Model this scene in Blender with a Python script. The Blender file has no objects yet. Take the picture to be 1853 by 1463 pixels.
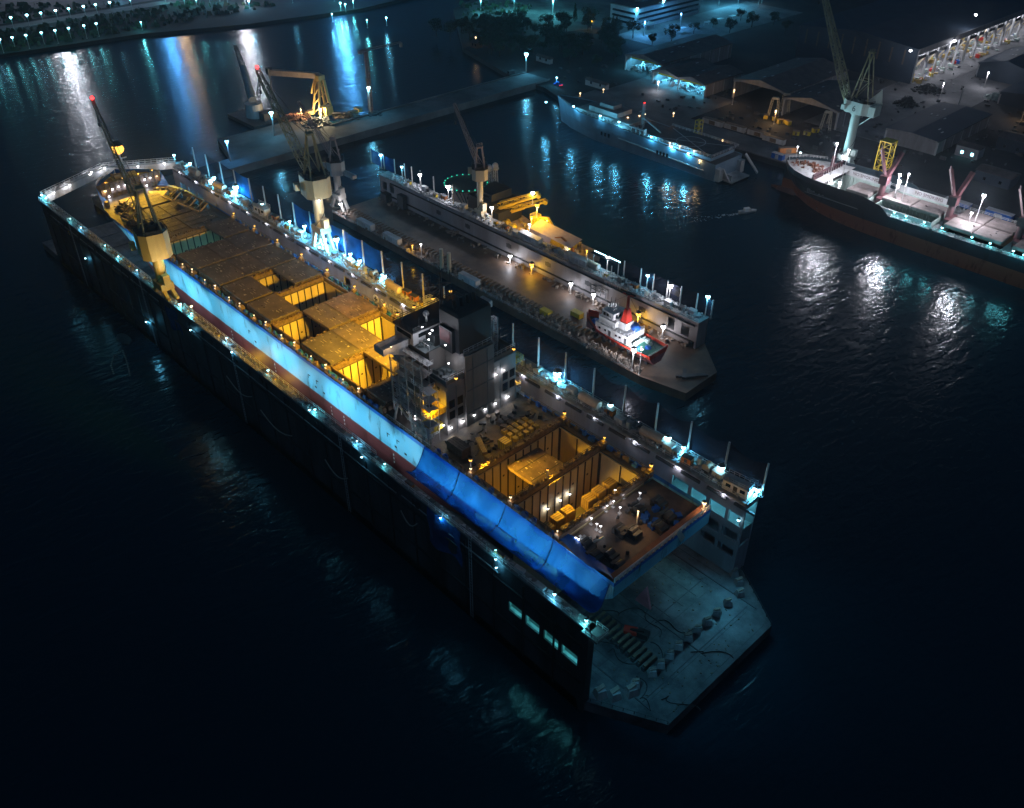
import bpy, math, random
import numpy as np
from mathutils import Vector, Matrix
random.seed(7)
R_ = math.radians
scene = bpy.context.scene
COL = scene.collection

# ------------------------------------------------------------------ camera
CAMZ = 160.0
F_PX, PITCH, ROLL, YAW = 1610.347, R_(36.0834), R_(0.3881), R_(136.2939)
PW, PH = 1853.0, 1463.0
_fw = Vector((math.cos(YAW)*math.cos(PITCH), math.sin(YAW)*math.cos(PITCH), -math.sin(PITCH)))
_r = Vector((math.sin(YAW), -math.cos(YAW), 0)); _u = _r.cross(_fw)
_r2 = _r*math.cos(ROLL)+_u*math.sin(ROLL); _u2 = -_r*math.sin(ROLL)+_u*math.cos(ROLL)
cam = bpy.data.cameras.new('camera'); camo = bpy.data.objects.new('camera', cam); COL.objects.link(camo)
M = Matrix((_r2, _u2, -_fw)).transposed().to_4x4(); M.translation = (0, 0, CAMZ)
camo.matrix_world = M
cam.sensor_width = 36; cam.sensor_fit = 'HORIZONTAL'; cam.lens = F_PX/PW*36
cam.clip_start = 1; cam.clip_end = 9000
scene.camera = camo

# ------------------------------------------------------------------ night sky, added roof fill, exposure
W = bpy.data.worlds.new('World'); scene.world = W; W.use_nodes = True
nt = W.node_tree; nt.nodes.clear()
sky = nt.nodes.new('ShaderNodeTexSky'); sky.sky_type = 'NISHITA'; sky.sun_disc = False
sky.sun_elevation = R_(-4); sky.sun_rotation = R_(200)
nmul = nt.nodes.new('ShaderNodeMix'); nmul.data_type = 'RGBA'; nmul.blend_type = 'ADD'; nmul.inputs[0].default_value = 1
nmul.inputs[7].default_value = (0.07, 0.29, 0.60, 1)
bg = nt.nodes.new('ShaderNodeBackground'); bg.inputs[1].default_value = 0.078
out = nt.nodes.new('ShaderNodeOutputWorld')
nt.links.new(sky.outputs[0], nmul.inputs[6]); nt.links.new(nmul.outputs[2], bg.inputs[0]); nt.links.new(bg.outputs[0], out.inputs[0])
sun = bpy.data.lights.new('added_roof_fill', 'SUN'); sun.energy = 0.028; sun.angle = R_(0.5); sun.color = (0.75, 0.82, 1.0)  # weak lamp added to give roofs shape, standing in for city glow
suno = bpy.data.objects.new('added_roof_fill', sun); COL.objects.link(suno)
suno.rotation_euler = (R_(48), 0, R_(75))
scene.view_settings.view_transform = 'Standard'; scene.view_settings.look = 'None'
scene.view_settings.exposure = 0.3; scene.view_settings.gamma = 1
scene.render.engine = 'CYCLES'
cy = scene.cycles
cy.use_denoising = True; cy.max_bounces = 5; cy.diffuse_bounces = 2; cy.glossy_bounces = 2
cy.transmission_bounces = 2; cy.volume_bounces = 0; cy.transparent_max_bounces = 12; cy.sample_clamp_indirect = 3; cy.sample_clamp_direct = 0
cy.caustics_reflective = False; cy.caustics_refractive = False
try: cy.use_light_tree = True
except Exception: pass

# ------------------------------------------------------------------ picture point -> world point on a plane the thing stands on
def ray(px, py):
    d = _fw + _r2*((px-PW/2)/F_PX) - _u2*((py-PH/2)/F_PX)
    return d/-d.z
def P(px, py, z):
    v = ray(px, py)*(CAMZ-z); return Vector((v.x, v.y, z))
def onY(px, py, y):
    r = ray(px, py); t = y/r.y; return Vector((r.x*t, y, CAMZ-t))
def onX(px, py, x):
    r = ray(px, py); t = x/r.x; return Vector((x, r.y*t, CAMZ-t))

# ------------------------------------------------------------------ materials
def _new(name):
    m = bpy.data.materials.new(name); m.use_nodes = True
    return m, m.node_tree, m.node_tree.nodes['Principled BSDF']
def mat(name, c, c2=None, rough=0.6, metal=0.0, scale=0.35, bump=0.0, streak=False, detail=6, lo=0.38, hi=0.66):
    """painted / rusty / dirty surface: two colours mixed by noise in object space"""
    m, t, b = _new(name)
    if c2 is None: c2 = tuple(x*0.6 for x in c)
    tc = t.nodes.new('ShaderNodeTexCoord'); mp = t.nodes.new('ShaderNodeMapping')
    if streak: mp.inputs['Scale'].default_value = (1, 1, 0.15)
    nz = t.nodes.new('ShaderNodeTexNoise'); nz.inputs['Scale'].default_value = scale; nz.inputs['Detail'].default_value = detail
    nz.inputs['Roughness'].default_value = 0.65
    rp = t.nodes.new('ShaderNodeValToRGB'); e = rp.color_ramp.elements
    e[0].position = lo; e[0].color = (*c2, 1); e[1].position = hi; e[1].color = (*c, 1)
    t.links.new(tc.outputs['Object'], mp.inputs[0]); t.links.new(mp.outputs[0], nz.inputs['Vector'])
    t.links.new(nz.outputs[0], rp.inputs[0]); t.links.new(rp.outputs[0], b.inputs['Base Color'])
    b.inputs['Roughness'].default_value = rough; b.inputs['Metallic'].default_value = metal
    if bump:
        bm = t.nodes.new('ShaderNodeBump'); bm.inputs['Strength'].default_value = bump; bm.inputs['Distance'].default_value = 0.2
        t.links.new(nz.outputs[0], bm.inputs['Height']); t.links.new(bm.outputs[0], b.inputs['Normal'])
    return m
def emit(name, c, s):
    m = bpy.data.materials.new(name); m.use_nodes = True; t = m.node_tree; t.nodes.clear()
    e = t.nodes.new('ShaderNodeEmission'); e.inputs[0].default_value = (*c, 1); e.inputs[1].default_value = s
    o = t.nodes.new('ShaderNodeOutputMaterial'); t.links.new(e.outputs[0], o.inputs[0]); return m

M_ = {}
M_['steel'] = mat('grey painted steel', (.30, .31, .33), (.16, .15, .14), .55, streak=True)
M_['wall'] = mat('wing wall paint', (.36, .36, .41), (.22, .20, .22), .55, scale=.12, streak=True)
M_['wall2'] = mat('small dock wall paint', (.34, .33, .34), (.22, .2, .2), .6, scale=.1, streak=True)
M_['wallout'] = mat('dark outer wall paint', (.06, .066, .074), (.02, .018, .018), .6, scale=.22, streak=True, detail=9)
M_['dockfloor'] = mat('wet rusty dock floor', (.20, .128, .085), (.06, .04, .03), .6, scale=.07, detail=9, bump=.3)
M_['dockfloor1'] = mat('scuffed steel dock floor', (.15, .155, .16), (.03, .032, .035), .5, scale=.16, detail=10, bump=.3)
M_['walk'] = mat('worn walkway deck', (.26, .28, .28), (.12, .12, .12), .6, scale=.3)
M_['white'] = mat('white paint', (.72, .72, .72), (.5, .48, .45), .5, scale=.4, streak=True)
M_['pale'] = mat('pale grey paint', (.5, .51, .53), (.34, .33, .32), .5, streak=True)
M_['dark'] = mat('black steel', (.02, .02, .022), (.012, .012, .012), .6)
M_['darkgrey'] = mat('dark grey steel', (.07, .072, .078), (.04, .04, .042), .6)
M_['mast'] = mat('galvanised pole', (.55, .52, .5), (.38, .36, .34), .5)
M_['craney'] = mat('yellow crane paint', (.62, .42, .10), (.46, .30, .08), .5, scale=.25, streak=True)
M_['cranec'] = mat('cream crane paint', (.62, .55, .38), (.46, .38, .26), .5, scale=.25, streak=True)
M_['craneg'] = mat('pale green crane paint', (.42, .52, .48), (.30, .36, .33), .5, scale=.25, streak=True)
M_['cranew'] = mat('off white crane paint', (.55, .52, .47), (.40, .37, .33), .5, scale=.25, streak=True)
M_['jibg'] = mat('olive lattice paint', (.36, .33, .18), (.22, .2, .12), .6)
M_['jibp'] = mat('faded pink lattice paint', (.46, .34, .30), (.32, .24, .22), .6)
M_['cover'] = mat('brown hatch cover paint', (.15, .115, .095), (.075, .06, .052), .6, scale=.13, detail=9, bump=.15)
M_['cover2'] = mat('grey brown hatch cover paint', (.125, .105, .095), (.06, .052, .048), .6, scale=.2, detail=9, bump=.15)
M_['cover3'] = mat('rusty hatch cover paint', (.19, .125, .08), (.075, .052, .04), .62, scale=.28, detail=9, bump=.2)
M_['coverm'] = mat('pale marking paint', (.5, .45, .35), (.35, .3, .22), .6)
M_['shipdeck'] = mat('dark ship deck paint', (.085, .07, .06), (.045, .038, .034), .6, scale=.2)
M_['lash'] = mat('rusty lashing gear', (.20, .14, .09), (.09, .06, .04), .6, scale=1.2)
M_['hold'] = mat('cream hold paint', (.62, .52, .30), (.48, .39, .22), .6, scale=.15, streak=True)
M_['guide'] = mat('dark cell guide steel', (.03, .027, .022), (.02, .018, .015), .6)
M_['bluegear'] = mat('blue coaming paint', (.02, .14, .55), (.012, .08, .3), .5, scale=.8)
M_['orange'] = mat('orange machinery paint', (.55, .2, .04), (.35, .12, .03), .5)
M_['yellow'] = mat('yellow safety paint', (.70, .50, .03), (.48, .34, .03), .5)
M_['red'] = mat('red paint', (.62, .04, .02), (.42, .03, .02), .45, scale=.4)
M_['green'] = mat('green deck paint', (.03, .18, .13), (.02, .11, .08), .55, scale=.5)
M_['blue'] = mat('blue tarpaulin', (.02, .14, .55), (.015, .09, .38), .5, scale=.6, bump=.4)
M_['brown'] = mat('red brown primer', (.27, .11, .06), (.17, .07, .045), .6)
M_['block'] = mat('concrete and timber block', (.33, .27, .22), (.2, .16, .13), .8, scale=1.5)
M_['accom'] = mat('grey accommodation paint', (.20, .18, .165), (.12, .11, .10), .55, scale=.15, streak=True)
M_['accomd'] = mat('dull green grey paint', (.09, .11, .115), (.05, .062, .065), .55, scale=.2)
M_['glass'] = mat('dark window glass', (.012, .016, .02), (.01, .012, .014), .12)
M_['funnelred'] = mat('dull red funnel patch', (.075, .014, .016), (.05, .01, .012), .6)
M_['navy'] = mat('navy grey hull paint', (.19, .28, .36), (.13, .19, .25), .5, scale=.1, streak=True)
M_['navyd'] = mat('dark grey flight deck', (.11, .105, .11), (.06, .058, .06), .65, scale=.15)
M_['bulkhull'] = mat('dark blue bulk hull paint', (.016, .03, .04), (.010, .02, .028), .45, scale=.1, streak=True)
M_['rustred'] = mat('rusty red bottom paint', (.34, .12, .065), (.2, .08, .05), .6, scale=.12, streak=True)
M_['bulkdeck'] = mat('pinkish hatch cover paint', (.33, .275, .26), (.18, .145, .135), .6, scale=.2)
M_['greygreen'] = mat('pale green hold paint', (.38, .46, .42), (.27, .33, .30), .6, scale=.2, streak=True)
M_['maroon'] = mat('maroon crane paint', (.14, .055, .06), (.085, .035, .04), .55)
M_['roof'] = mat('dark corrugated roof', (.13, .095, .085), (.07, .055, .052), .7, scale=.25)
M_['roofblue'] = mat('dark slate blue roof', (.03, .05, .075), (.02, .035, .055), .7, scale=.1)
M_['shedwall'] = mat('shed cladding', (.27, .26, .27), (.18, .17, .17), .65, streak=True)
M_['concrete'] = mat('stained concrete', (.20, .195, .195), (.085, .083, .085), .8, scale=.05, detail=9)
M_['ground'] = mat('dark yard ground', (.052, .05, .05), (.022, .024, .026), .9, scale=.03, detail=9)
M_['shore'] = mat('dark scrub and mud', (.022, .03, .026), (.010, .014, .013), .95, scale=.02, detail=9)
M_['office'] = mat('office render', (.36, .37, .38), (.28, .28, .29), .7)
M_['leaf'] = mat('dark leaves', (.035, .075, .03), (.014, .03, .016), .7, scale=.9)
M_['bark'] = mat('bark', (.08, .06, .045), (.05, .04, .03), .9)
M_['rope'] = mat('pale rope', (.4, .38, .33), (.28, .26, .22), .8)
M_['foam'] = mat('white foam', (.5, .52, .52), (.3, .33, .34), .6, scale=2)
M_['skin'] = mat('orange boiler suit', (.6, .2, .05), (.5, .16, .04), .8)
E_ = {'c': emit('cyan white lamp glass', (.40, .86, 1.0), 14), 'w': emit('white lamp glass', (.95, .96, 1.0), 12), 'a': emit('amber lamp glass', (1.0, .46, .07), 2.4),
      'o': emit('warm deck lamp glass', (1.0, .68, .36), 3.5), 'g': emit('green lamp glass', (.04, .8, .5), 1.1), 'r': emit('red lamp glass', (1.0, .03, .03), 5),
      'h': emit('icy lamp glass', (.7, .93, 1.0), 9), 't': emit('teal lamp glass', (.30, .90, 1.0), 9), 'y': emit('pale amber lamp glass', (1.0, .8, .45), 8), 'b': emit('blue lamp glass', (.2, .6, 1.0), 7)}
LC = {'c': (.11, .62, 1.0), 'h': (.42, .82, 1.0), 'w': (.86, .88, 1.0), 'a': (1.0, .545, .03), 'y': (1.0, .80, .45), 'o': (1.0, .60, .26), 'g': (.05, 1.0, .6), 'r': (1, .03, .03), 't': (.12, .76, .90), 'b': (.08, .42, 1.0)}

def hull_mat(name, bands, top=None):
    """bands: list of (height, colour) painted bands along world height"""
    m, t, b = _new(name)
    g = t.nodes.new('ShaderNodeNewGeometry'); sx = t.nodes.new('ShaderNodeSeparateXYZ')
    t.links.new(g.outputs['Position'], sx.inputs[0])
    zmin, zmax = bands[0][0], bands[-1][0]+1
    mr = t.nodes.new('ShaderNodeMapRange'); mr.inputs[1].default_value = zmin; mr.inputs[2].default_value = zmax
    t.links.new(sx.outputs[2], mr.inputs[0])
    rp = t.nodes.new('ShaderNodeValToRGB'); rp.color_ramp.interpolation = 'CONSTANT'; e = rp.color_ramp.elements
    for i, (z, c) in enumerate(bands):
        p = (z-zmin)/(zmax-zmin)
        el = e[i] if i < 2 else e.new(p)
        el.position = p; el.color = (*c, 1)
    t.links.new(mr.outputs[0], rp.inputs[0])
    mp = t.nodes.new('ShaderNodeMapping'); mp.inputs['Scale'].default_value = (1, 1, .25); t.links.new(g.outputs['Position'], mp.inputs[0])
    nz = t.nodes.new('ShaderNodeTexNoise'); nz.inputs['Scale'].default_value = .4; nz.inputs['Detail'].default_value = 9; nz.inputs['Roughness'].default_value = .7
    t.links.new(mp.outputs[0], nz.inputs['Vector'])
    r2 = t.nodes.new('ShaderNodeValToRGB'); r2.color_ramp.elements[0].position = .33; r2.color_ramp.elements[0].color = (.42, .34, .28, 1); r2.color_ramp.elements[1].position = .45
    t.links.new(nz.outputs[0], r2.inputs[0])
    mx = t.nodes.new('ShaderNodeMix'); mx.data_type = 'RGBA'; mx.blend_type = 'MULTIPLY'; mx.inputs[0].default_value = 1
    n3 = t.nodes.new('ShaderNodeTexNoise'); n3.inputs['Scale'].default_value = .11; n3.inputs['Detail'].default_value = 5; t.links.new(g.outputs['Position'], n3.inputs['Vector'])
    r3 = t.nodes.new('ShaderNodeValToRGB'); r3.color_ramp.elements[0].position = .4; r3.color_ramp.elements[0].color = (0,0,0,1); r3.color_ramp.elements[1].position = .62; r3.color_ramp.elements[1].color = (.32,.32,.32,1)
    t.links.new(n3.outputs[0], r3.inputs[0]); m3 = t.nodes.new('ShaderNodeMix'); m3.data_type = 'RGBA'; t.links.new(r3.outputs[0], m3.inputs[0]); t.links.new(rp.outputs[0], m3.inputs[6]); m3.inputs[7].default_value = (*(top or (.2,.2,.2)), 1)
    if top:
        q = t.nodes.new('ShaderNodeMath'); q.operation = 'GREATER_THAN'; q.inputs[1].default_value = bands[1][0]; t.links.new(sx.outputs[2], q.inputs[0])
        q2 = t.nodes.new('ShaderNodeMath'); q2.operation = 'LESS_THAN'; q2.inputs[1].default_value = bands[2][0]; t.links.new(sx.outputs[2], q2.inputs[0])
        q3 = t.nodes.new('ShaderNodeMath'); q3.operation = 'MULTIPLY'; t.links.new(q.outputs[0], q3.inputs[0]); t.links.new(q2.outputs[0], q3.inputs[1])
        q4 = t.nodes.new('ShaderNodeMath'); q4.operation = 'MULTIPLY'; t.links.new(q3.outputs[0], q4.inputs[0]); t.links.new(r3.outputs[0], q4.inputs[1]); t.links.new(q4.outputs[0], m3.inputs[0])
    if not top: m3.inputs[0].default_value = 0; t.links.remove(m3.inputs[0].links[0])
    t.links.new(m3.outputs[2], mx.inputs[6]); t.links.new(r2.outputs[0], mx.inputs[7]); t.links.new(mx.outputs[2], b.inputs['Base Color'])
    b.inputs['Roughness'].default_value = .45
    return m

def cloth(name, c, trans, alpha, tint=None):
    """thin woven sheet: diffuse + translucent + see-through weave"""
    m = bpy.data.materials.new(name); m.use_nodes = True; t = m.node_tree; t.nodes.clear()
    o = t.nodes.new('ShaderNodeOutputMaterial')
    d = t.nodes.new('ShaderNodeBsdfDiffuse'); tr = t.nodes.new('ShaderNodeBsdfTranslucent'); tp = t.nodes.new('ShaderNodeBsdfTransparent')
    tc = t.nodes.new('ShaderNodeTexCoord'); nz = t.nodes.new('ShaderNodeTexNoise'); nz.inputs['Scale'].default_value = .22; nz.inputs['Detail'].default_value = 7
    t.links.new(tc.outputs['Object'], nz.inputs['Vector'])
    rp = t.nodes.new('ShaderNodeValToRGB'); rp.color_ramp.elements[0].position = .35; rp.color_ramp.elements[0].color = (*[x*.55 for x in c], 1)
    rp.color_ramp.elements[1].position = .65; rp.color_ramp.elements[1].color = (*c, 1)
    t.links.new(nz.outputs[0], rp.inputs[0]); t.links.new(rp.outputs[0], d.inputs[0]); t.links.new(rp.outputs[0], tr.inputs[0])
    tp.inputs[0].default_value = (*(tint or [min(1, .35+x*.9) for x in c]), 1)
    m1 = t.nodes.new('ShaderNodeMixShader'); m1.inputs[0].default_value = trans
    m2 = t.nodes.new('ShaderNodeMixShader'); m2.inputs[0].default_value = alpha
    t.links.new(d.outputs[0], m1.inputs[1]); t.links.new(tr.outputs[0], m1.inputs[2])
    t.links.new(m1.outputs[0], m2.inputs[1]); t.links.new(tp.outputs[0], m2.inputs[2]); t.links.new(m2.outputs[0], o.inputs[0])
    return m
M_['tarp'] = cloth('blue containment sheet', (.004, .12, .62), .45, .5, (.12, .5, 1))
M_['net'] = cloth('dark safety net', (.06, .065, .10), .3, .55)
M_['netb'] = cloth('blue safety net', (.03, .14, .42), .35, .35)

# ------------------------------------------------------------------ mesh builder
WL = {}
class MB:
    def __init__(s): s.v = []; s.f = []; s.m = []; s.mi = 0
    def add(s, vs, fs):
        o = len(s.v); s.v += [tuple(v) for v in vs]; s.f += [tuple(i+o for i in f) for f in fs]; s.m += [s.mi]*len(fs); return s
    def bx(s, x0, x1, y0, y1, z0, z1):
        return s.add([(x0,y0,z0),(x1,y0,z0),(x1,y1,z0),(x0,y1,z0),(x0,y0,z1),(x1,y0,z1),(x1,y1,z1),(x0,y1,z1)],
              [(0,3,2,1),(4,5,6,7),(0,1,5,4),(1,2,6,5),(2,3,7,6),(3,0,4,7)])
    def box(s, cx, cy, z0, sx, sy, sz, rz=0):
        c, n = math.cos(rz), math.sin(rz); q = []
        for dz in (0, sz):
            for a, b in ((-1,-1),(1,-1),(1,1),(-1,1)):
                x, y = a*sx/2, b*sy/2; q.append((cx+x*c-y*n, cy+x*n+y*c, z0+dz))
        return s.add(q, [(0,3,2,1),(4,5,6,7),(0,1,5,4),(1,2,6,5),(2,3,7,6),(3,0,4,7)])
    def bar(s, p, q, w, h=None):
        p, q = Vector(p), Vector(q); d = q-p
        if d.length < 1e-6: return s
        d.normalize(); up = Vector((0,0,1)) if abs(d.z) < .95 else Vector((1,0,0))
        a = d.cross(up).normalized()*w/2; b = a.cross(d).normalized()*(h or w)/2
        return s.add([p-a-b,p+a-b,p+a+b,p-a+b,q-a-b,q+a-b,q+a+b,q-a+b],
              [(0,3,2,1),(4,5,6,7),(0,1,5,4),(1,2,6,5),(2,3,7,6),(3,0,4,7)])
    def cyl(s, p, q, r0, r1=None, n=12):
        if r1 is None: r1 = r0
        p, q = Vector(p), Vector(q); d = (q-p).normalized(); up = Vector((0,0,1)) if abs(d.z) < .95 else Vector((1,0,0))
        a = d.cross(up).normalized(); b = a.cross(d); vs = []
        for c, r in ((p, r0), (q, r1)):
            for i in range(n):
                t = 2*math.pi*i/n; vs.append(c+a*r*math.cos(t)+b*r*math.sin(t))
        fs = [(i, (i+1) % n, n+(i+1) % n, n+i) for i in range(n)]+[tuple(range(n-1,-1,-1)), tuple(range(n, 2*n))]
        return s.add(vs, fs)
    def prism(s, poly, z0, z1, top=1.0):
        n = len(poly); cx = sum(p[0] for p in poly)/n; cy = sum(p[1] for p in poly)/n
        vs = [(x,y,z0) for x,y in poly]+[(cx+(x-cx)*top, cy+(y-cy)*top, z1) for x,y in poly]
        return s.add(vs, [(i,(i+1)%n,n+(i+1)%n,n+i) for i in range(n)]+[tuple(range(n-1,-1,-1)), tuple(range(n,2*n))])
    def quad(s, a, b, c, d): return s.add([a,b,c,d], [(0,1,2,3)])
    def loft(s, rings, caps=True, closed=True):
        n = len(rings[0]); vs = [v for r in rings for v in r]; fs = []
        for k in range(len(rings)-1):
            for i in range(n if closed else n-1):
                j = (i+1) % n; fs.append((k*n+i, k*n+j, (k+1)*n+j, (k+1)*n+i))
        if caps: fs += [tuple(range(n-1,-1,-1)), tuple(range((len(rings)-1)*n, len(rings)*n))]
        return s.add(vs, fs)
    def sphere(s, c, r, n=8, m=5, sz=1.0):
        c = Vector(c); rings = []
        for k in range(m+1):
            t = math.pi*k/m; rr = max(.001, math.sin(t))*r
            rings.append([c+Vector((rr*math.cos(2*math.pi*i/n), rr*math.sin(2*math.pi*i/n), -math.cos(t)*r*sz)) for i in range(n)])
        return s.loft(rings)
    def rail(s, pts, h=1.1, step=2.5, w=.1, bars=2):
        for p, q in zip(pts[:-1], pts[1:]):
            p, q = Vector(p), Vector(q); n = max(1, int((q-p).length/step))
            for i in range(n+1):
                c = p.lerp(q, i/n); s.bar(c, c+Vector((0,0,h)), w)
            for b in range(bars):
                o = Vector((0,0,h*(b+1)/bars)); s.bar(p+o, q+o, w)
        return s
    def lattice(s, p, q, w0, w1, n, c=.22, d=.13, side=None):
        c *= .8; d *= .7
        p, q = Vector(p), Vector(q); ax = (q-p).normalized()
        up = Vector((0,0,1)) if abs(ax.z) < .95 else Vector((1,0,0))
        a = ax.cross(up).normalized(); b = a.cross(ax).normalized(); prev = None
        for i in range(n+1):
            t = i/n; w = w0+(w1-w0)*t
            if side: w = w*(side(t))
            o = p.lerp(q, t); cur = [o+a*w/2+b*w/2, o-a*w/2+b*w/2, o-a*w/2-b*w/2, o+a*w/2-b*w/2]
            for k in range(4): s.bar(cur[k], cur[(k+1)%4], d)
            if prev:
                for k in range(4):
                    s.bar(prev[k], cur[k], c); s.bar(prev[k], cur[(k+1)%4], d) if i % 2 else s.bar(prev[(k+1)%4], cur[k], d)
            prev = cur
        return s
    def build(s, name, mats, parent=None, smooth=False):
        o = WL.get(parent.name, Vector((0,0,0))) if parent else Vector((0,0,0))
        me = bpy.data.meshes.new(name)
        me.from_pydata([(v[0]-o.x, v[1]-o.y, v[2]-o.z) for v in s.v], [], s.f)
        if not isinstance(mats, (list, tuple)): mats = [mats]
        for m in mats: me.materials.append(M_[m] if isinstance(m, str) else m)
        if len(mats) > 1: me.polygons.foreach_set('material_index', s.m)
        if smooth: me.polygons.foreach_set('use_smooth', [True]*len(me.polygons))
        me.update()
        ob = bpy.data.objects.new(name, me); COL.objects.link(ob)
        if parent: ob.parent = parent; WL[ob.name] = o
        return ob
def tag(o, label=None, cat=None, group=None, kind=None):
    if label: o['label'] = label
    if cat: o['category'] = cat
    if group: o['group'] = group
    if kind: o['kind'] = kind
    return o
def thing(name, label, cat, loc, group=None, rz=0):
    o = bpy.data.objects.new(name, None); COL.objects.link(o); o.location = loc; o.rotation_euler[2] = rz
    WL[o.name] = Vector(loc) if rz == 0 else Vector((0,0,0)); o.empty_display_size = .5
    return tag(o, label, cat, group)
def struct(name, mb, m): return tag(mb.build(name, m), kind='structure')
def proto(name, label, cat, group=None): return thing(name, label, cat, (0,0,0), group)
def copy_tree(o, parent=None):
    c = o.copy(); COL.objects.link(c)
    if parent: c.parent = parent
    for ch in o.children: copy_tree(ch, c)
    return c
class Repeat:
    """first placement uses the prototype itself, the rest are copies of it with its parts"""
    def __init__(s, maker): s.maker = maker; s.o = None
    def put(s, loc, label, group=None, rz=0, scale=None):
        if s.o is None: s.o = s.maker(); o = s.o
        else: o = copy_tree(s.o)
        o.location = loc; o.rotation_euler[2] = rz; tag(o, label, None, group)
        if scale: o.scale = scale if isinstance(scale, tuple) else (scale,)*3
        return o
_one = 'first second third fourth fifth sixth seventh eighth ninth tenth eleventh twelfth thirteenth fourteenth fifteenth sixteenth seventeenth eighteenth nineteenth'.split()
_ten = {20:'twentieth',30:'thirtieth',40:'fortieth',50:'fiftieth',60:'sixtieth',70:'seventieth',80:'eightieth',90:'ninetieth',100:'hundredth'}
_tn = {2:'twenty',3:'thirty',4:'forty',5:'fifty',6:'sixty',7:'seventy',8:'eighty',9:'ninety',10:'hundred'}
def nth(i):
    i += 1
    if i < 20: return _one[i-1]
    if i % 10 == 0: return _ten[i]
    return _tn[i//10]+'-'+_one[i % 10-1]
def text(s, size, m, parent, origin, xdir, updir, name='lettering', depth=.02):
    c = bpy.data.curves.new(name, 'FONT'); c.body = s; c.size = size; c.extrude = depth
    o = bpy.data.objects.new(name, c); COL.objects.link(o)
    dg = bpy.context.evaluated_depsgraph_get(); me = bpy.data.meshes.new_from_object(o.evaluated_get(dg))
    bpy.data.objects.remove(o); ob = bpy.data.objects.new(name, me); COL.objects.link(ob)
    X = Vector(xdir).normalized(); Y = Vector(updir).normalized(); Zd = X.cross(Y)
    m4 = Matrix((X, Y, Zd)).transposed().to_4x4(); org = Vector(origin)
    if parent: ob.parent = parent; org = org-WL[parent.name]
    m4.translation = org; ob.matrix_basis = m4
    me.materials.clear(); me.materials.append(M_[m] if isinstance(m, str) else m); WL[ob.name] = WL.get(parent.name) if parent else org
    return ob

# ------------------------------------------------------------------ lamps (each carries its own light)
_lc = {}
def _light(col, power, kind='POINT', rad=.35, spot=None):
    k = (col, power, kind, spot)
    if k not in _lc:
        L = bpy.data.lights.new('lamp_light', kind); L.energy = power; L.color = LC[col]; L.shadow_soft_size = rad
        if kind == 'SPOT': L.spot_size = R_(spot); L.spot_blend = .6
        _lc[k] = L
    return bpy.data.objects.new('lamp_light', _lc[k])
_lm = {}
def lamp(loc, h, col, power, r, label, group=None, style='post', cat='lamp', aim=None, spot=90, wpole=.16):
    """style post: a pole of height h with a hooded head; fixture: a short bracket, head right at loc"""
    loc = Vector(loc)
    t = thing('lamp_post' if style == 'post' else 'floodlight', label, cat, loc, group)
    k = (style, round(h, 1), round(r, 2), wpole)
    if k not in _lm:
        a = MB(); b = MB(); c = MB()
        if style == 'post':
            a.cyl((0,0,0), (0,0,h), wpole*1.3, wpole, 6); a.box(0, 0, 0, .7, .7, .25); a.bar((-r*1.2,0,h), (r*1.2,0,h), .16)
        else:
            a.bar((0,0,0), (0,0,h), .18)
        b.cyl((0,0,h+r*1.55), (0,0,h+r*2.1), r*1.15, r*.5, 8)
        c.sphere((0,0,h+r*.8), r, 10, 6, .85)
        _lm[k] = (a, b, c)
    a, b, c = _lm[k]
    for mb, nm, mm in ((a, 'pole', 'mast'), (b, 'lamp_hood', 'darkgrey'), (c, 'bulb', E_[col])):
        kk = (k, nm, col)
        if kk not in _lm:
            ob = mb.build(nm, mm); _lm[kk] = ob.data
        else:
            ob = bpy.data.objects.new(nm, _lm[kk]); COL.objects.link(ob)
        ob.parent = t
    if power:
        if aim is None:
            l = _light(col, power*(.62 if style == 'post' else 1)); l.location = (.3, -.55-wpole, h-.25) if style == 'post' else (0, 0, h-r*.45-.35)
        else:
            l = _light(col, power, 'SPOT', .3, spot); d = Vector(aim)-(loc+Vector((0,0,h)))
            l.rotation_euler = d.to_track_quat('-Z', 'Y').to_euler(); l.location = Vector((0,0,h+r*.8))+d.normalized()*(r+.3)
        COL.objects.link(l); l.parent = t
    return t
# ================================================================== SETTING: water, land, quays
def water_mat():
    m, t, b = _new('night sea water')
    b.inputs['Base Color'].default_value = (.002, .022, .035, 1); b.inputs['Roughness'].default_value = .19; b.inputs['IOR'].default_value = 1.33
    g = t.nodes.new('ShaderNodeNewGeometry'); mp = t.nodes.new('ShaderNodeMapping')
    mp.inputs['Rotation'].default_value = (0, 0, R_(-44)); mp.inputs['Scale'].default_value = (1.0, .42, 1)
    t.links.new(g.outputs['Position'], mp.inputs[0])
    n1 = t.nodes.new('ShaderNodeTexNoise'); n1.inputs['Scale'].default_value = .33; n1.inputs['Detail'].default_value = 3; n1.inputs['Distortion'].default_value = .6
    n2 = t.nodes.new('ShaderNodeTexNoise'); n2.inputs['Scale'].default_value = .8; n2.inputs['Detail'].default_value = 3
    ad = t.nodes.new('ShaderNodeMath'); ad.operation = 'MULTIPLY_ADD'; ad.inputs[1].default_value = .35
    t.links.new(mp.outputs[0], n1.inputs['Vector']); t.links.new(mp.outputs[0], n2.inputs['Vector'])
    t.links.new(n2.outputs[0], ad.inputs[0]); t.links.new(n1.outputs[0], ad.inputs[2])
    bm = t.nodes.new('ShaderNodeBump'); bm.inputs['Strength'].default_value = .33; bm.inputs['Distance'].default_value = 1.0
    t.links.new(ad.outputs[0], bm.inputs['Height']); t.links.new(bm.outputs[0], b.inputs['Normal'])
    return m
M_['water'] = water_mat()
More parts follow.
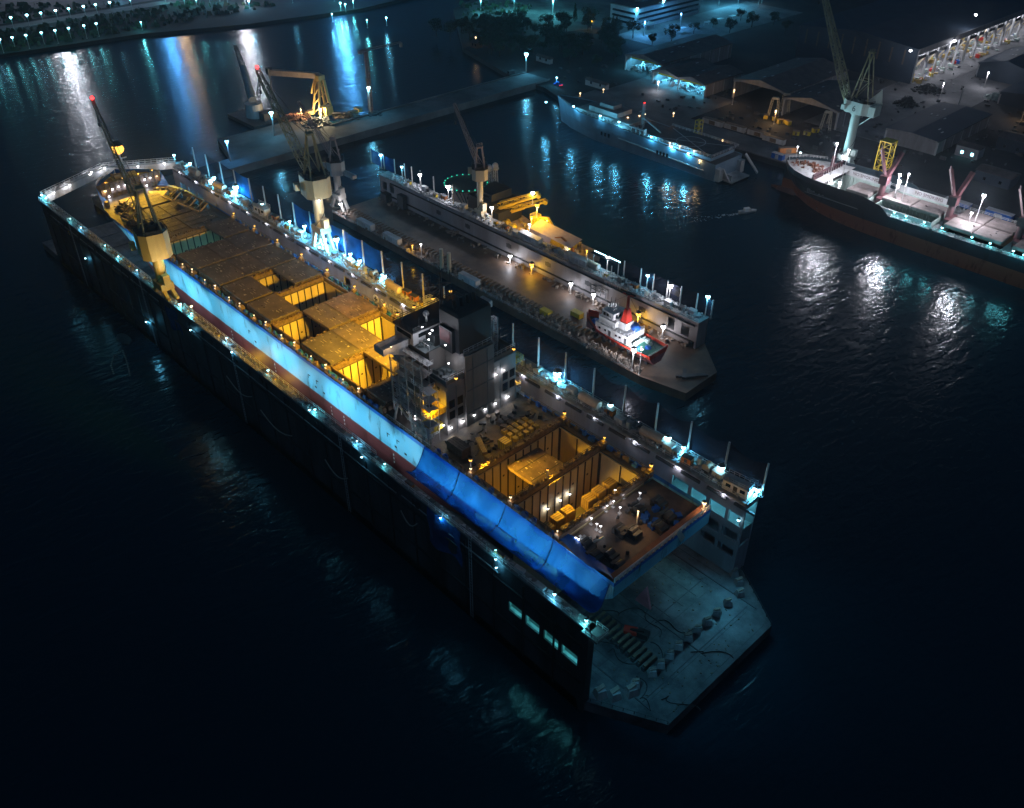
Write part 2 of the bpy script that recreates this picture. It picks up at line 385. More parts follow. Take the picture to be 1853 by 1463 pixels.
struct('water', MB().quad((-5000,-3000,0),(2500,-3000,0),(2500,5000,0),(-5000,5000,0)), 'water')
def pxy(px, py, z): v = P(px, py, z); return (v.x, v.y)
yard = [(-404,382),(-372,380),(-350,372),(-233,379),(-100,381),(300,381),(300,1600),(-900,1600),(-760,900),(-640,640),(-560,470),(-470,402)]
struct('ground', MB().prism(yard, -4, 2.6), 'ground')
struct('far_shore', MB().prism([(-625,330),(-610,420),(-640,640),(-760,900),(-900,1600),(-2600,1600),(-2600,-700),(-690,-700),(-668,60),(-660,170),(-650,260)], -4, 2.2), 'shore')
struct('quay_apron', MB().prism([(-348,372.4),(-233,379.4),(-100,381.4),(240,381.4),(240,398),(-348,398)], 2.0, 3.0), 'concrete')
jm = MB(); jm.prism([(-399,250),(-379.5,250),(-379.5,392),(-399,392)], -3, 3.2); jm.prism([(-392,120),(-380,120),(-379.6,249.98),(-420,249.98),(-421,196),(-393,188)], -3, 3.2)
jm.bx(-379.5,-378.9,120,392,3.2,3.9); jm.bx(-399.6,-399,250,392,3.2,3.9)
struct('jetty', jm, 'concrete')
struct('yard_road', MB().bx(-236,-185,440,1000,2.6,2.75), 'concrete')
struct('office_forecourt', MB().bx(-424,-372,500,660,2.6,2.74), 'concrete')
struct('lit_yard', MB().prism([(-560,480),(-470,440),(-440,520),(-455,700),(-640,700)], 2.6, 2.74), 'concrete')
struct('shore_road', MB().bx(-735,-722,-300,330,2.2,2.5), 'concrete')
struct('shore_sand', MB().prism([(-1100,-300),(-742,-300),(-742,330),(-900,330)], 2.2, 2.4), 'concrete')
struct('shed_apron', MB().bx(-345,-280,398.2,442,2.6,2.75), 'concrete')

# ================================================================== LARGE FLOATING DOCK
YN0, YN1, YF0, YF1, ZT, ZP = 87.6, 89.4, 139.5, 144.3, 26.0, 3.0
dock = thing('floating_dock', 'large floating dock with two tall wing walls holding the container ship', 'floating dock', (-205, 116, 0))
def plate(mb, x0, x1, z0, z1, y0, y1, holes=()):
    xs = sorted({x0, x1, *[h[0] for h in holes], *[h[1] for h in holes]}); zs = sorted({z0, z1, *[h[2] for h in holes], *[h[3] for h in holes]})
    for a, b in zip(xs[:-1], xs[1:]):
        run = None
        for c, d in zip(zs[:-1], zs[1:]):
            inside = any(h[0] <= (a+b)/2 <= h[1] and h[2] <= (c+d)/2 <= h[3] for h in holes)
            if inside:
                if run: mb.bx(a, b, y0, y1, *run); run = None
            else: run = (run[0], d) if run else (c, d)
        if run: mb.bx(a, b, y0, y1, *run)
pm = MB(); pm.prism([(-362, YN0), (-71.7, YN0), (-55, 96.5), (-55, 133.5), (-71.7, YF1), (-362, YF1)], -2, ZP)
pm.build('pontoon', 'dockfloor1', dock)
fr = MB()
for y in (96.6, 115.8, 135): fr.bx(-355, -60, y-.15, y+.15, ZP, ZP+.12)
for x in range(-350, -56, 12): fr.bx(x-.1, x+.1, 97, 134, ZP, ZP+.08)
for y in np.arange(90.5, 142, 4.7): fr.bx(-360, -72, y-.04, y+.04, ZP, ZP+.05)
for x in np.arange(-71, -56, 4.9): fr.bx(x-.04, x+.04, 97.5, 132.5, ZP, ZP+.05)
fr.build('deck_seams', 'darkgrey', dock)
for (a, b) in (((-71.5,88.2),(-55.2,96.6)),((-55.2,133.4),(-71.5,144))):
    ew = MB(); a, b = Vector((*a,ZP)), Vector((*b,ZP)); n_ = 8
    for k in range(n_+1): c_ = a.lerp(b,k/n_); ew.bar(c_,c_+Vector((0,0,.9)),.12)
    ew.bar(a+Vector((0,0,.9)),b+Vector((0,0,.9)),.07); ew.build('edge_rail', 'darkgrey', dock)
for k in range(9):
    b = MB(); pr_ = None; x0, y0 = -84+k*2.9, 99+random.uniform(0,30)
    for q in range(14):
        c_ = Vector((x0+q*.55+1.2*math.sin(q*.5+k), y0+q*.5*math.cos(k*1.7)+1.1*math.sin(q*.7), ZP+.14))
        if pr_: b.cyl(pr_, c_, .11, .11, 5)
        pr_ = c_
    b.build('hose', 'dark', dock)
h_in = [(-90.3,-85.6,18.0,21.6),(-84.6,-80.4,18.2,21.4),(-79.4,-74.9,18.2,21.4),(-74.2,-70.6,18.2,21.4),(-80,-75.8,13.0,15.9),(-75,-70.8,13.2,15.9),(-80.4,-76.2,8.6,11),(-75.2,-71,8.4,10.6)]
h_bow = [(-341,-336,14,20),(-334,-329,14,20),(-327,-322,14,20),(-312,-309,17,20)]
wm = MB(); plate(wm, -346, -70, ZP, ZT-.5, YF0, YF0+.4, h_in+h_bow+[(-226,-222.5,17,22)])
plate(wm, -346, -70, ZP, ZT-.5, YF1-.4, YF1); wm.bx(-346,-345.6,YF0+.4,YF1-.4,ZP,ZT-.5); wm.bx(-70.4,-70,YF0+.4,YF1-.4,ZP,12); wm.bx(-70.4,-70,YF0+.4,YF1-.4,24,ZT-.5)
for x in (-91, -85.1, -79.9, -74.55, -70.9): wm.bx(x-.25, x+.25, YF0+.4, YF0+1.2, ZP, ZT-.5)
wm.bx(-92,-70.4,YF0+.4,YF1-.4,16.4,16.8); wm.bx(-346,-320,YF0+.4,YF1-.4,13.2,13.6)
wm.build('wing_wall', 'wall', dock)
wt = MB(); wt.bx(-346.3,-69.7,YF0-.3,YF1+.3,ZT-.5,ZT); wt.cyl((-346,YF0-.45,ZT-.3),(-70,YF0-.45,ZT-.3),.35,.35,8); wt.build('wing_wall_walkway', 'walk', dock)
fe = MB()
for x in np.arange(-343, -72, 7.5): fe.bx(x, x+5.4, YF0-.5, YF0-.02, 23.9, 24.6)
fe.build('fender_strip', 'darkgrey', dock)
h_n = [(-92.2,-88.2,13.2,16),(-87.1,-83.1,13.2,16),(-81.8,-77.7,13.2,16),(-76.7,-72.4,13.2,16)]
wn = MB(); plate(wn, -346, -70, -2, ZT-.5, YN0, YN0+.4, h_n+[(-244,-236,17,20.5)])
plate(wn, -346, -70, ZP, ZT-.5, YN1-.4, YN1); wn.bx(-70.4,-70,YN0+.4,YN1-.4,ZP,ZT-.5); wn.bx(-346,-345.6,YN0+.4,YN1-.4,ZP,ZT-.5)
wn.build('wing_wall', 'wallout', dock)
wt = MB(); wt.bx(-346.3,-69.7,YN0-.3,YN1+.12,ZT-.5,ZT); wt.bx(-71,-67,YN0-1.2,YN1+.3,ZT-.5,ZT); wt.build('wing_wall_walkway', 'walk', dock)
sr_ = MB(); sr_.bx(-93,-71.2,YN1-.5,YN1-.42,12.6,17.2); sr_.bx(-93,-71.2,YN0+.42,YN1-.5,12.6,12.9); sr_.bx(-93,-71.2,YN0+.42,YN1-.5,17.1,17.3)
for x in (-93,-87.6,-82.4,-77.2,-71.4): sr_.bx(x,x+.2,YN0+.42,YN1-.5,12.9,17.1)
sr_.build('stern_compartment', 'craneg', dock)
for x in np.arange(-338, -96, 13.5):
    b = MB(); b.cyl((x,YN0-.42,ZT-2.6),(x,YN0-.1,ZT-2.6),.95,.95,14); b.cyl((x,YN0-.45,ZT-2.6),(x,YN0-.43,ZT-2.6),.5,.5,12); b.bar((x,YN0-.3,ZT-1.6),(x,YN0-.2,ZT-.4),.1); b.build('tyre_fender', 'dark', dock)
for x in (-318, -262, -204, -152, -104):
    b = MB()
    for a in (-.4, .4): b.bar((x+a,YN0-.35,1),(x+a,YN0-.35,ZT),.1)
    for z in np.arange(1.5, ZT, .9): b.bar((x-.4,YN0-.35,z),(x+.4,YN0-.35,z),.07)
    b.build('side_ladder', 'pale', dock)
for x0, x1, z in ((-340,-250,22.6),(-230,-130,21.8),(-128,-95,22.4)):
    b = MB(); b.cyl((x0,YN0-.25,z),(x1,YN0-.25,z),.16,.16,6); b.build('side_pipe', 'steel', dock)
rb = MB()
for z in (9, 20): rb.bx(-345, -71, YN0-.35, YN0, z, z+.5)
for x in range(-340, -72, 9): rb.bx(x, x+.35, YN0-.3, YN0, 2, 24)
rb.build('rubbing_strake', 'dark', dock)
r1 = MB(); r1.rail([(-346,YN0-.1,ZT),(-70,YN0-.1,ZT)], 1.2, 2.4, .1); r1.rail([(-346,YN1+.1,ZT),(-258,YN1+.1,ZT)], 1.2, 2.4, .1); r1.rail([(-236,YN1+.1,ZT),(-140,YN1+.1,ZT)],1.2,2.4,.1)
r1.rail([(-70,YN0-1.1,ZT),(-67,YN0-1.1,ZT),(-67,YN1+.2,ZT),(-70,YN1+.2,ZT)],1.2,1.5,.12)
r1.build('railing', 'white', dock)
r2 = MB(); r2.rail([(-346,YF0,ZT),(-70,YF0,ZT)], 1.1, 2.6, .08); r2.rail([(-130,YF1-.2,ZT),(-70,YF1-.2,ZT),(-70,YF0,ZT)], 1.1, 2.6, .1); r2.build('railing', 'pale', dock)
# V-shaped bow gangway between the wing walls
bw = MB()
for a, b in (((-344.5,89,27.6),(-357,116.8,27.6)), ((-357,116.8,27.6),(-343.6,140.4,27.6))):
    a, b = Vector(a), Vector(b); d = (b-a).normalized(); n = Vector((-d.y, d.x, 0))*1.1
    bw.add([a-n+Vector((0,0,-2.6)), b-n+Vector((0,0,-2.6)), b+n+Vector((0,0,-2.6)), a+n+Vector((0,0,-2.6)), a-n, b-n, b+n, a+n],
           [(0,3,2,1),(4,5,6,7),(0,1,5,4),(1,2,6,5),(2,3,7,6),(3,0,4,7)])
    bw.rail([a-n, b-n], 1.3, 2.2, .16); bw.rail([a+n, b+n], 1.3, 2.2, .16)
bwo = bw.build('bow_gangway', 'white', dock)
tt = text('SAFETY FIRST', 3.9, 'white', dock, (-206.2, YF0-.06, 19.3), (1,0,0), (0,0,1), 'safety_lettering')
em = MB(); em.cyl((-208.6, YF0-.1, 20.7), (-208.6, YF0-.02, 20.7), 1.45, 1.45, 20); em.build('safety_emblem', 'white', dock)
ec = MB(); ec.bx(-209.5,-207.7,YF0-.16,YF0-.1,20.4,21.0); ec.bx(-208.9,-208.3,YF0-.15,YF0-.1,19.8,21.6); ec.build('emblem_cross', 'darkgrey', dock)

# ================================================================== CONTAINER SHIP
YC, HB, ZD = 115.8, 16.1, 26.0
ship = thing('container_ship', 'long container ship in the large dock with brown hatch covers and blue hull', 'ship', (-205, YC, 4.6))
def hb(x, z):
    xs = -327-(max(z, 6)-6)/27*16.0
    d = x-xs
    if d <= 0: return .15
    k = min(1, max(0, (z-5)/21)); L = 30-21.5*k**1.3
    v = HB*(1-math.exp(-(d/L)**1.15))
    if z < 18 and x > -150:
        s = (x+150)/75; v *= 1-s*((18-z)/13.4)*.85
    if z < 7: v *= .8+.2*(z-4.6)/2.4
    return max(v, .15)
zl = [4.6, 5.3, 7, 10, 13, 16, 19, 22, 24.3, 26.4]
xsn = [-342.5,-341,-338,-334,-330,-326,-320,-312,-303,-294,-284,-270,-250,-220,-190,-160,-140,-120,-105,-92,-82,-75.4,-74.4]
hm = MB(); rings = []
for x in xsn:
    lev = list(zl)
    if x <= -329.9: lev = [z if z < 20 else 20+(z-20)*(11.2/6.4) for z in zl]
    xa = lambda z: min(x, -74.4-max(0, 21-z)*1.55) if x > -112 else x
    rings.append([(xa(z), YC-hb(x, z), z) for z in lev[::-1]]+[(xa(z), YC+hb(x, z), z) for z in lev])
hm.loft(rings, caps=False, closed=False)
n = len(zl); last = rings[-1]
for i in range(n-1): hm.quad(last[i], last[i+1], last[2*n-2-i], last[2*n-1-i])
hull = hm.build('hull', hull_mat('ship hull paint', [(0, (.17, .035, .035)), (16.9, (.15, .46, .62)), (25.2, (.012, .15, .52))], (.34, .40, .44)), ship)
# hull markings: draft marks and tug marks
mk = MB()
for x in (-176, -170, -148, -139, -205, -230):
    for z in (13, 14.2, 15.4): mk.bx(x, x+.35, YC-HB-.06, YC-HB-.03, z, z+.6)
mk.build('draft_marks', 'white', ship)
mk = MB()
for x in (-186, -182, -150, -146, -218):
    mk.bx(x, x+1.2, YC-HB-.06, YC-HB-.03, 21.4, 21.7); mk.bx(x, x+.25, YC-HB-.05, YC-HB-.02, 20.4, 21.4)
    mk.bx(x+3, x+3.9, YC-HB-.06, YC-HB-.03, 18.7, 19.3)
mk.build('hull_marks', 'guide', ship)
XB = [-280.2, -266.0, -251.3, -236.6, -221.9, -207.2, -192.2, -176.9, -162.0, -152.5]
YB = [102.2, 112.0, 119.6, 129.4]
OPEN = {(0,0),(0,1),(3,1),(4,1),(4,2),(5,0),(6,2),(7,0),(7,2)}
dk = MB(); dk.bx(-281, -90.6, YC-HB+.02, YB[0]-.2, ZD-.4, ZD); dk.bx(-281, -90.6, YB[3]+.2, YC+HB-.02, ZD-.4, ZD)
edges = []
def crossdeck(x0, x1): dk.bx(x0, x1, YB[0]-.2, YB[3]+.2, ZD-.4, ZD)
crossdeck(-281, XB[0]+.35)
for i in range(1, 10): crossdeck(XB[i]-.6, XB[i]+.6)
crossdeck(-152, -118.2); crossdeck(-105.8, -104.9); crossdeck(-91.2, -90.6)
fo = [(x, YC-hb(x, 26)+.05) for x in (-329.6,-326,-320,-312,-303,-294,-284,-281)]; dk.prism(fo+[(x, 2*YC-y) for x, y in fo[::-1]], ZD-.5, ZD-.1)
MB().bx(-90.6, -74.5, YC-HB+.02, YC+HB-.02, 24.2, 24.6).build('mooring_deck', mat('brown mooring deck paint', (.19,.13,.095), (.07,.05,.042), .6, scale=.16, detail=8), ship)
dk.build('main_deck', 'shipdeck', ship)
fo = [(x, YC-hb(x, 30)+.1) for x in (-340.4,-338,-334,-329.9)]
MB().prism(fo+[(x, 2*YC-y) for x, y in fo[::-1]], 29.8, 30.2).build('forecastle_deck', mat('amber brown foredeck', (.42,.33,.16), (.25,.19,.1), .6), ship)
bk = MB(); h0 = hb(-330, 31)
bk.bx(-330, -329.6, YC-h0, YC+h0, ZD-.1, 31.5)
for y in np.arange(YC-h0+1, YC+h0, 1.9): bk.bx(-329.6, -329.0, y, y+.2, ZD-.1, 31.2)
for z in (27.4, 29.4): bk.bx(-329.6, -329.3, YC-h0+.2, YC+h0-.2, z, z+.2)
bk.build('breakwater', mat('dusty breakwater plating', (.17,.13,.12), (.1,.075,.07), .6), ship)
# coamings, covers, holds
for i in range(9):
    x0, x1 = XB[i]+.6, XB[i+1]-.6
    for y in (YB[0], YB[3]): co = MB(); co.bx(x0, x1, y-.2, y+.2, ZD, 27.3); co.build('hatch_coaming', 'lash', ship)
def hatch_cover(x0, x1, y0, y1, z=27.3, seams=()):
    m = MB(); m.bx(x0, x1, y0, y1, z, z+.75)
    for y in (y0+.02, y1-.27): m.bx(x0+.02, x1-.02, y, y+.25, z+.75, z+.83)
    m.mi = 2
    for s in seams: m.bx(s-.12, s+.12, y0+.1, y1-.1, z+.75, z+.79)
    m.mi = 1
    L = x1-x0; W_ = y1-y0
    for fx in (.06, .36, .64, .94):
        for fy in (.12, .37, .63, .88):
            cx, cyy = x0+L*fx, y0+W_*fy
            if random.random() < .7: m.bx(cx-.28, cx+.28, cyy-.05, cyy+.05, z+.75, z+.77)
            if random.random() < .55: m.bx(cx-.05+.5, cx+.05+.5, cyy-.25, cyy+.25, z+.75, z+.77)
    for fx in (.25, .75):
        cx, cyy = x0+L*fx, (y0+y1)/2
        for d in (-.9, .9): m.bx(cx-.8, cx+.8, cyy+d*.5-.06, cyy+d*.5+.06, z+.75, z+.78)
    for q in range(7):
        cx, cyy = random.uniform(x0+.6, x1-.6), random.uniform(y0+.6, y1-.6); m.mi = 2 if q < 3 else 1; m.box(cx, cyy, z+.75, random.uniform(.15,.7), random.uniform(.1,.5), .1)
    m.mi = 0
    return m.build('hatch_cover', [random.choice(('cover','cover','cover2','cover3')), 'coverm', 'guide'], ship)
def hold(x0, x1, y0, y1, zf=9.0):
    m = MB()
    m.bx(x0-.25, x0, y0-.25, y1+.25, zf, ZD-.42); m.bx(x1, x1+.25, y0-.25, y1+.25, zf, ZD-.42)
    m.bx(x0, x1, y0-.25, y0, zf, ZD-.42); m.bx(x0, x1, y1, y1+.25, zf, ZD-.42)
    m.bx(x0-.25, x1+.25, y0-.25, y1+.25, zf-.3, zf)
    h = m.build('cargo_hold', 'hold', ship)
    g = MB(); ys = np.linspace(y0+.2, y1-.2, 12)
    for y in ys:
        g.bx(x0+.003, x0+.22, y-.14, y+.14, zf, ZD-.3); g.bx(x1-.22, x1-.003, y-.14, y+.14, zf, ZD-.3)
    for x in (x0+.4, (x0+x1)/2, x1-.4):
        for y in (y0+.003, y1-.22): g.bx(x-.12, x+.12, y, y+.217, zf, ZD-.5)
    for y in ys[1:-1:2]:
        for z in (14.5, 21): g.box(x0+.02, y+1.1, z, .06, .55, .5)
    g.build('cell_guides', 'guide', h)
    return h
for i in range(9):
    x0, x1 = XB[i]+.62, XB[i+1]-.62
    for j in range(3):
        if (i, j) not in OPEN: hatch_cover(x0, x1, YB[j]+.06, YB[j+1]-.06)
    if i < 8 and any((i, j) in OPEN for j in range(3)): hold(x0, x1, YB[0]+.25, YB[3]-.25, 10 if i else 13)
hold(-118, -106, 101.4, 129.2, 11.5); hold(-104.7, -91.4, 101.4, 129.2, 8.5)
MB().bx(-98.8, -91.5, 101.5, 129.1, 20.0, 20.3).build('tween_deck', 'shipdeck', ship)
hatch_cover(-117.4, -106.4, 110.6, 121, 23.6, (-114.2, -109.5))
for (x0, x1, y0, y1) in ((-296,-281.3,103.2,116),(-296,-281.3,116.2,128.2),(-309,-297,107,116),(-309,-297,116.2,125),(-321,-310.5,108.5,123)):
    hatch_cover(x0, x1, y0, y1, 26.2, np.linspace(x0, x1, 5)[1:-1])
# lashing gear along each gap and along both sides
def clutter(mb, x0, x1, y0, y1, z, n, smax=.9, hmax=.8):
    for _ in range(n):
        mb.box(random.uniform(x0, x1), random.uniform(y0, y1), z, random.uniform(.2, smax), random.uniform(.2, smax), random.uniform(.15, hmax), random.uniform(0, 3))
for i in range(0, 10):
    m = MB(); clutter(m, XB[i]-.5, XB[i]+.5, YB[0], YB[3], ZD+1.2, 46, .7, .7); m.bx(XB[i]-.5, XB[i]+.5, YB[0], YB[3], ZD, ZD+1.2)
    for y in np.arange(YB[0]+1, YB[3], 2.4): m.bar((XB[i]-.5, y, ZD+1.2), (XB[i]+.5, y+.5, ZD+2.1), .14)
    m.build('lashing_gear', 'lash', ship)
for (x0, x1) in ((-118.9,-118.2),(-105.7,-104.9),(-91.3,-90.5)):
    m = MB(); m.bx(x0, x1, 101, 129.6, ZD, 27.2); clutter(m, x0, x1, 101, 129.6, 27.2, 60, .7, .8); m.rail([(x0,101,27.2),(x0,129.6,27.2)], 1.0, 2, .1); m.build('lashing_bridge', 'lash', ship)
for sgn in (-1, 1):
    yy = YC+sgn*(HB-.9)
    for x in np.arange(-279, -92, 2.7):
        if -153 < x < -133: continue
        b = MB(); w_ = random.uniform(.9, 2.0); b.box(x, yy+random.uniform(-.4, .4), ZD, w_, random.uniform(.4, .9), random.uniform(.5, 1.3)); b.box(x+w_*.2, yy, ZD+.3, w_*.5, .3, 1.2)
        b.build('blue_locker', 'bluegear', ship) if random.random() < .55 else b.build('side_locker', 'lash', ship)
    for x in XB+[-118.5, -105.3, -91]: b = MB(); b.box(x, YC+sgn*(HB-1.1), ZD, 1.5, 1.3, 1.7); b.box(x, YC+sgn*(HB-1.1), ZD+1.7, .9, .9, .3); b.build('lashing_post', 'lash', ship)
    m = MB(); m.rail([(-281, YC+sgn*(HB-.1), 26.4), (-92, YC+sgn*(HB-.1), 26.4)], .9, 2.5, .08); m.build('side_rail', 'lash', ship)
# bow fittings
M_['foregear'] = mat('amber grey foredeck machinery', (.5,.42,.25), (.25,.2,.1), .6)
for k in range(22): m = MB(); x_, y_ = random.uniform(-338,-331), YC+random.uniform(-4.5,4.5); m.box(x_, y_, 30.2, random.uniform(.5,1.8), random.uniform(.4,1.4), random.uniform(.4,1.5), random.uniform(0,3)); m.build('foredeck_fitting', 'foregear', ship)
for y_ in (112, 117):
    m = MB(); m.cyl((-333.6,y_,31.2),(-333.6,y_+3.2,31.2),1.0,1.0,12); m.bx(-334.8,-332.4,y_+.4,y_+1,30.2,31.2); m.bx(-334.8,-332.4,y_+2.2,y_+2.8,30.2,31.2); m.build('windlass', 'foregear', ship)
for s_ in (-1,1):
    m = MB(); m.rail([(-340,YC+s_*2.6,31.2),(-337.5,YC+s_*7,31.2),(-331,YC+s_*11.6,31.2)],1.1,1.5,.12); m.build('bow_rail', 'pale', ship)
fm = MB(); fm.cyl((-333,115.8,30.2),(-333,115.8,39.6),.6,.4,10); fm.bar((-333,113.4,38),(-333,118.2,38),.35); fm.bar((-333,115.8,36),(-335.6,115.8,30.4),.3)
fm.lattice((-333.2,115.8,30.2),(-333.2,115.8,37.6),1.6,1.0,6,.16,.1); fm.build('foremast', 'pale', ship)
for k in range(46):
    b = MB(); x_, y_ = random.uniform(-328,-283), YC+random.choice((-1,1))*random.uniform(7,13.6); b.box(x_, y_, 26, random.uniform(.4,2.2), random.uniform(.3,1.6), random.uniform(.3,1.5), random.uniform(0,3)); b.build('bow_deck_gear', random.choice(('guide','lash','darkgrey','foregear')), ship)
for (a, b_, c_) in (((-324,108),(-316,110),(-322,114)),((-325,120),(-314,119),(-318,125))):
    b = MB(); b.add([(*a,26.5),(*b_,26.5),(*c_,27.6),(*a,26.0),(*b_,26.0),(*c_,26.0)],[(0,1,2),(5,4,3),(0,3,4,1),(1,4,5,2),(2,5,3,0)]); b.build('triangular_plate', 'foregear', ship)
M_['timber'] = mat('raw timber', (.5,.36,.2), (.34,.24,.13), .8)
M_['canvas'] = mat('dark canvas', (.035,.028,.03), (.02,.016,.018), .8)
for (x, y, r) in ((-316,105.4,2.5),(-309,104.2,2.3),(-302,103.4,2.4),(-314,126,2.8),(-305,127.4,3.0),(-297,128.4,2.4),(-302,121,2.6)):
    mo = MB(); rings = []
    for q in range(6): t_ = q/5; rings.append([(x+math.cos(a)*r*(1-t_**2*.8)*random.uniform(.85,1.1), y+math.sin(a)*r*.8*(1-t_**2*.8)*random.uniform(.85,1.1), 26.0+t_*r*.8) for a in np.linspace(0, 2*math.pi*8/9, 9)])
    mo.loft(rings); mo.build('covered_machinery', 'canvas', ship)
for (x, y) in ((-316,108),(-309,106.5),(-304,105.4),(-312,124.5),(-303,126),(-296.5,127)):
    fr = MB(); fr.bar((x-3,y-3.4,27),(x+3,y-2.6,27.2),.5); fr.bar((x+2.5,y-3,26),(x+2.5,y+1.5,29),.35); fr.bar((x-2.5,y-1,26),(x+1,y+1.4,30),.3); fr.build('timber_frame', 'timber', ship)

# accommodation block
ac = MB(); X0, X1 = -152.3, -134.0
ac.bx(X0, X1, 106.6, 129.2, ZD, 40.4); ac.bx(X0, -141, 107.6, 128, 40.4, 46.4); ac.bx(-141, X1, 112.4, 121.4, 40.4, 47.0)
ac.bx(X1, X1+.5, 112.3, 121.5, ZD, 46.4); ac.bx(X1+.003, X1+.35, 106.7, 111.2, 39.4, 40.9)
acc = ac.build('accommodation', 'accom', ship)
rf = MB(); rf.bx(-152.5,-133.8,106.4,112.35,40.4,40.7); rf.bx(-141,-133.8,121.45,129.4,40.4,40.7); rf.bx(-152.5,-141,106.4,129.4,46.4,46.7); rf.build('deckhouse_roof', 'accomd', acc)
for (y0, y1, ys) in ((106.7,112.3,106.7),(121.5,129.1,128.9)):
    pr = MB(); pr.bx(X1-.25, X1, y0, y1, 40.7, 41.9); pr.bx(-140,X1-.25,ys,ys+.25,40.7,41.9); pr.build('parapet', 'accomd', acc)
for y0 in (107.4, 110.0, 124.8, 127.2):
    for z0 in (30.4, 33.6): MB().bx(X1+.003, X1+.06, y0, y0+1.7, z0, z0+2.3).build('window', 'glass', acc)
sw = MB()
for z in (28.5, 31.8, 35, 38.2, 43.4):
    for x in np.arange(-151, -136, 2.3): sw.bx(x, x+.9, 106.52, 106.59, z, z+.9) if z < 40 else sw.bx(x, x+.9, 107.52, 107.59, z, z+.9) if x < -142 else None
sw.build('side_windows', 'glass', acc)
wh = MB(); wh.bx(-152.2,-145.2,106.4,125.2,46.7,50.2); wh.bx(-150.2,-146.6,98.6,106.4,46.5,46.9); wh.bx(-150.2,-146.6,125.2,133,46.5,46.9)
for (y0, y1) in ((98.6,106.4),(125.2,133)):
    wh.bx(-150.2,-149.9,y0,y1,46.9,48.2); wh.bx(-146.9,-146.6,y0,y1,46.9,48.2)
wh.bx(-149.9,-146.9,98.6,98.9,46.9,48.2); wh.bx(-149.9,-146.9,132.7,133,46.9,48.2)
wh.add([(-149.5,106.4,43),(-147.4,106.4,43),(-149.5,99.5,46.5),(-147.4,99.5,46.5),(-149.5,106.4,46.5),(-147.4,106.4,46.5)],[(0,1,3,2),(2,3,5,4),(0,2,4),(1,5,3),(0,4,5,1)])
who = wh.build('wheelhouse', 'pale', ship)
gw = MB(); gw.bx(-152.26,-152.21,107,124.6,48.3,49.5); gw.bx(-151.4,-146,106.33,106.39,48.3,49.5); gw.bx(-145.18,-145.1,108,112,48.4,49.4); gw.build('bridge_windows', 'glass', who)
mr = MB(); mr.bx(-152.6,-144.8,106,125.6,50.2,50.5); mr.rail([(-152.4,106.2,50.5),(-152.4,125.4,50.5),(-145,125.4,50.5),(-145,106.2,50.5),(-152.4,106.2,50.5)],1.1,2,.1); mr.build('monkey_island', 'dark', who)
ms = MB(); ms.cyl((-148.5,118,50.5),(-148.5,118,61),.55,.3,8); ms.bar((-148.5,114.6,57),(-148.5,121.4,57),.3); ms.bar((-150.2,118,54),(-146.8,118,54),.35); ms.bar((-148.5,115,58),(-148.5,115,61),.15); ms.bar((-148.5,121,57),(-148.5,121,60.4),.15)
ms.box(-150,118,54.2,.6,3.6,.4,.4); ms.box(-147,118,58.6,.5,2.6,.35,-.5)
ms.build('radar_mast', 'dark', ship)
for (x, y, h) in ((-151,108,3.4),(-146,109,2.6),(-151,123,4),(-146,124,3)): ms = MB(); ms.bar((x,y,50.5),(x,y,50.5+h),.14); ms.box(x,y,50.5,.5,.5,.3); ms.build('antenna', 'dark', ship)
ms = MB(); ms.cyl((-147,112,50.5),(-147,112,52),.3,.3,8); ms.sphere((-147,112,52.6),.8,8,6); ms.build('satellite_dome', 'pale', ship)
fu = MB(); fu.bx(-141.5,-134.6,111.6,121.6,47.0,56.5); fu.bx(-140.5,-136,110.6,111.6,47,53); fu.prism([(-141.5,111.6),(-134.6,111.6),(-134.6,121.6),(-141.5,121.6)],56.5,57.3,.9)
for y in (113.6,115.6,117.6,119.6): fu.cyl((-138,y,57),(-138.4,y,59.2),.5,.45,8)
fu.bx(-145,-141.5,110,123,46.7,49.5)
fun = fu.build('funnel', mat('black funnel paint', (.014,.017,.02),(.008,.01,.012),.6), ship); MB().bx(-140.2,-136.6,110.54,110.6,49.4,52.6).build('funnel_patch', 'funnelred', fun)
# outside stairs, balconies
for k in range(34):
    b = MB(); x_, y_ = random.uniform(-152,-142), random.uniform(107.5,128.5); z_ = 40.7 if y_ < 107.4 else 46.7
    if -152 < x_ < -145 and 106 < y_ < 125.4: x_ = -143.2 + random.uniform(-1.2,1.2)
    b.box(x_, y_, z_, random.uniform(.3,1.3), random.uniform(.3,1.3), random.uniform(.4,1.6), random.uniform(0,1)); b.build('roof_vent', 'accomd', acc)
for k in range(22):
    b = MB(); s_ = k % 2; b.box(random.uniform(-140,-135.2), random.uniform(107.4,111.4) if s_ else random.uniform(122.5,128.4), 40.7, random.uniform(.3,1.4), random.uniform(.3,1.2), random.uniform(.4,1.8), random.uniform(0,1)); b.build('roof_vent', 'accomd', acc)
b = MB()
for y in (109.2, 114.6, 119.2, 123.4): b.bar((X1+.62,y,ZD),(X1+.62,y,40 if y < 112 or y > 122 else 46),.14)
for z in (30, 36.6, 42.4): b.bar((X1+.7,112.6,z),(X1+.7,121.2,z),.16)
b.build('wall_pipes', 'accomd', acc)
for q_ in ([(-152.4,106.6,46.7),(-152.4,128.8,46.7)],[(-141.2,108,46.7),(-145,108,46.7)],[(X1-.1,112.5,47),(X1-.1,121.3,47)],[(X1-.1,106.8,41.9),(X1-.1,112.2,41.9)],[(X1-.1,121.6,41.9),(X1-.1,129,41.9)]): b = MB(); b.rail(q_,1.1,1.4,.1); b.build('house_rail', 'pale', acc)
b = MB()
for x in np.arange(-151.6,-139,3.1):
    for y in (103.6,105.8): b.bar((x,y,ZD),(x,y,45.5),.13)
    b.bar((x,103.6,45),(x,105.8,45),.1)
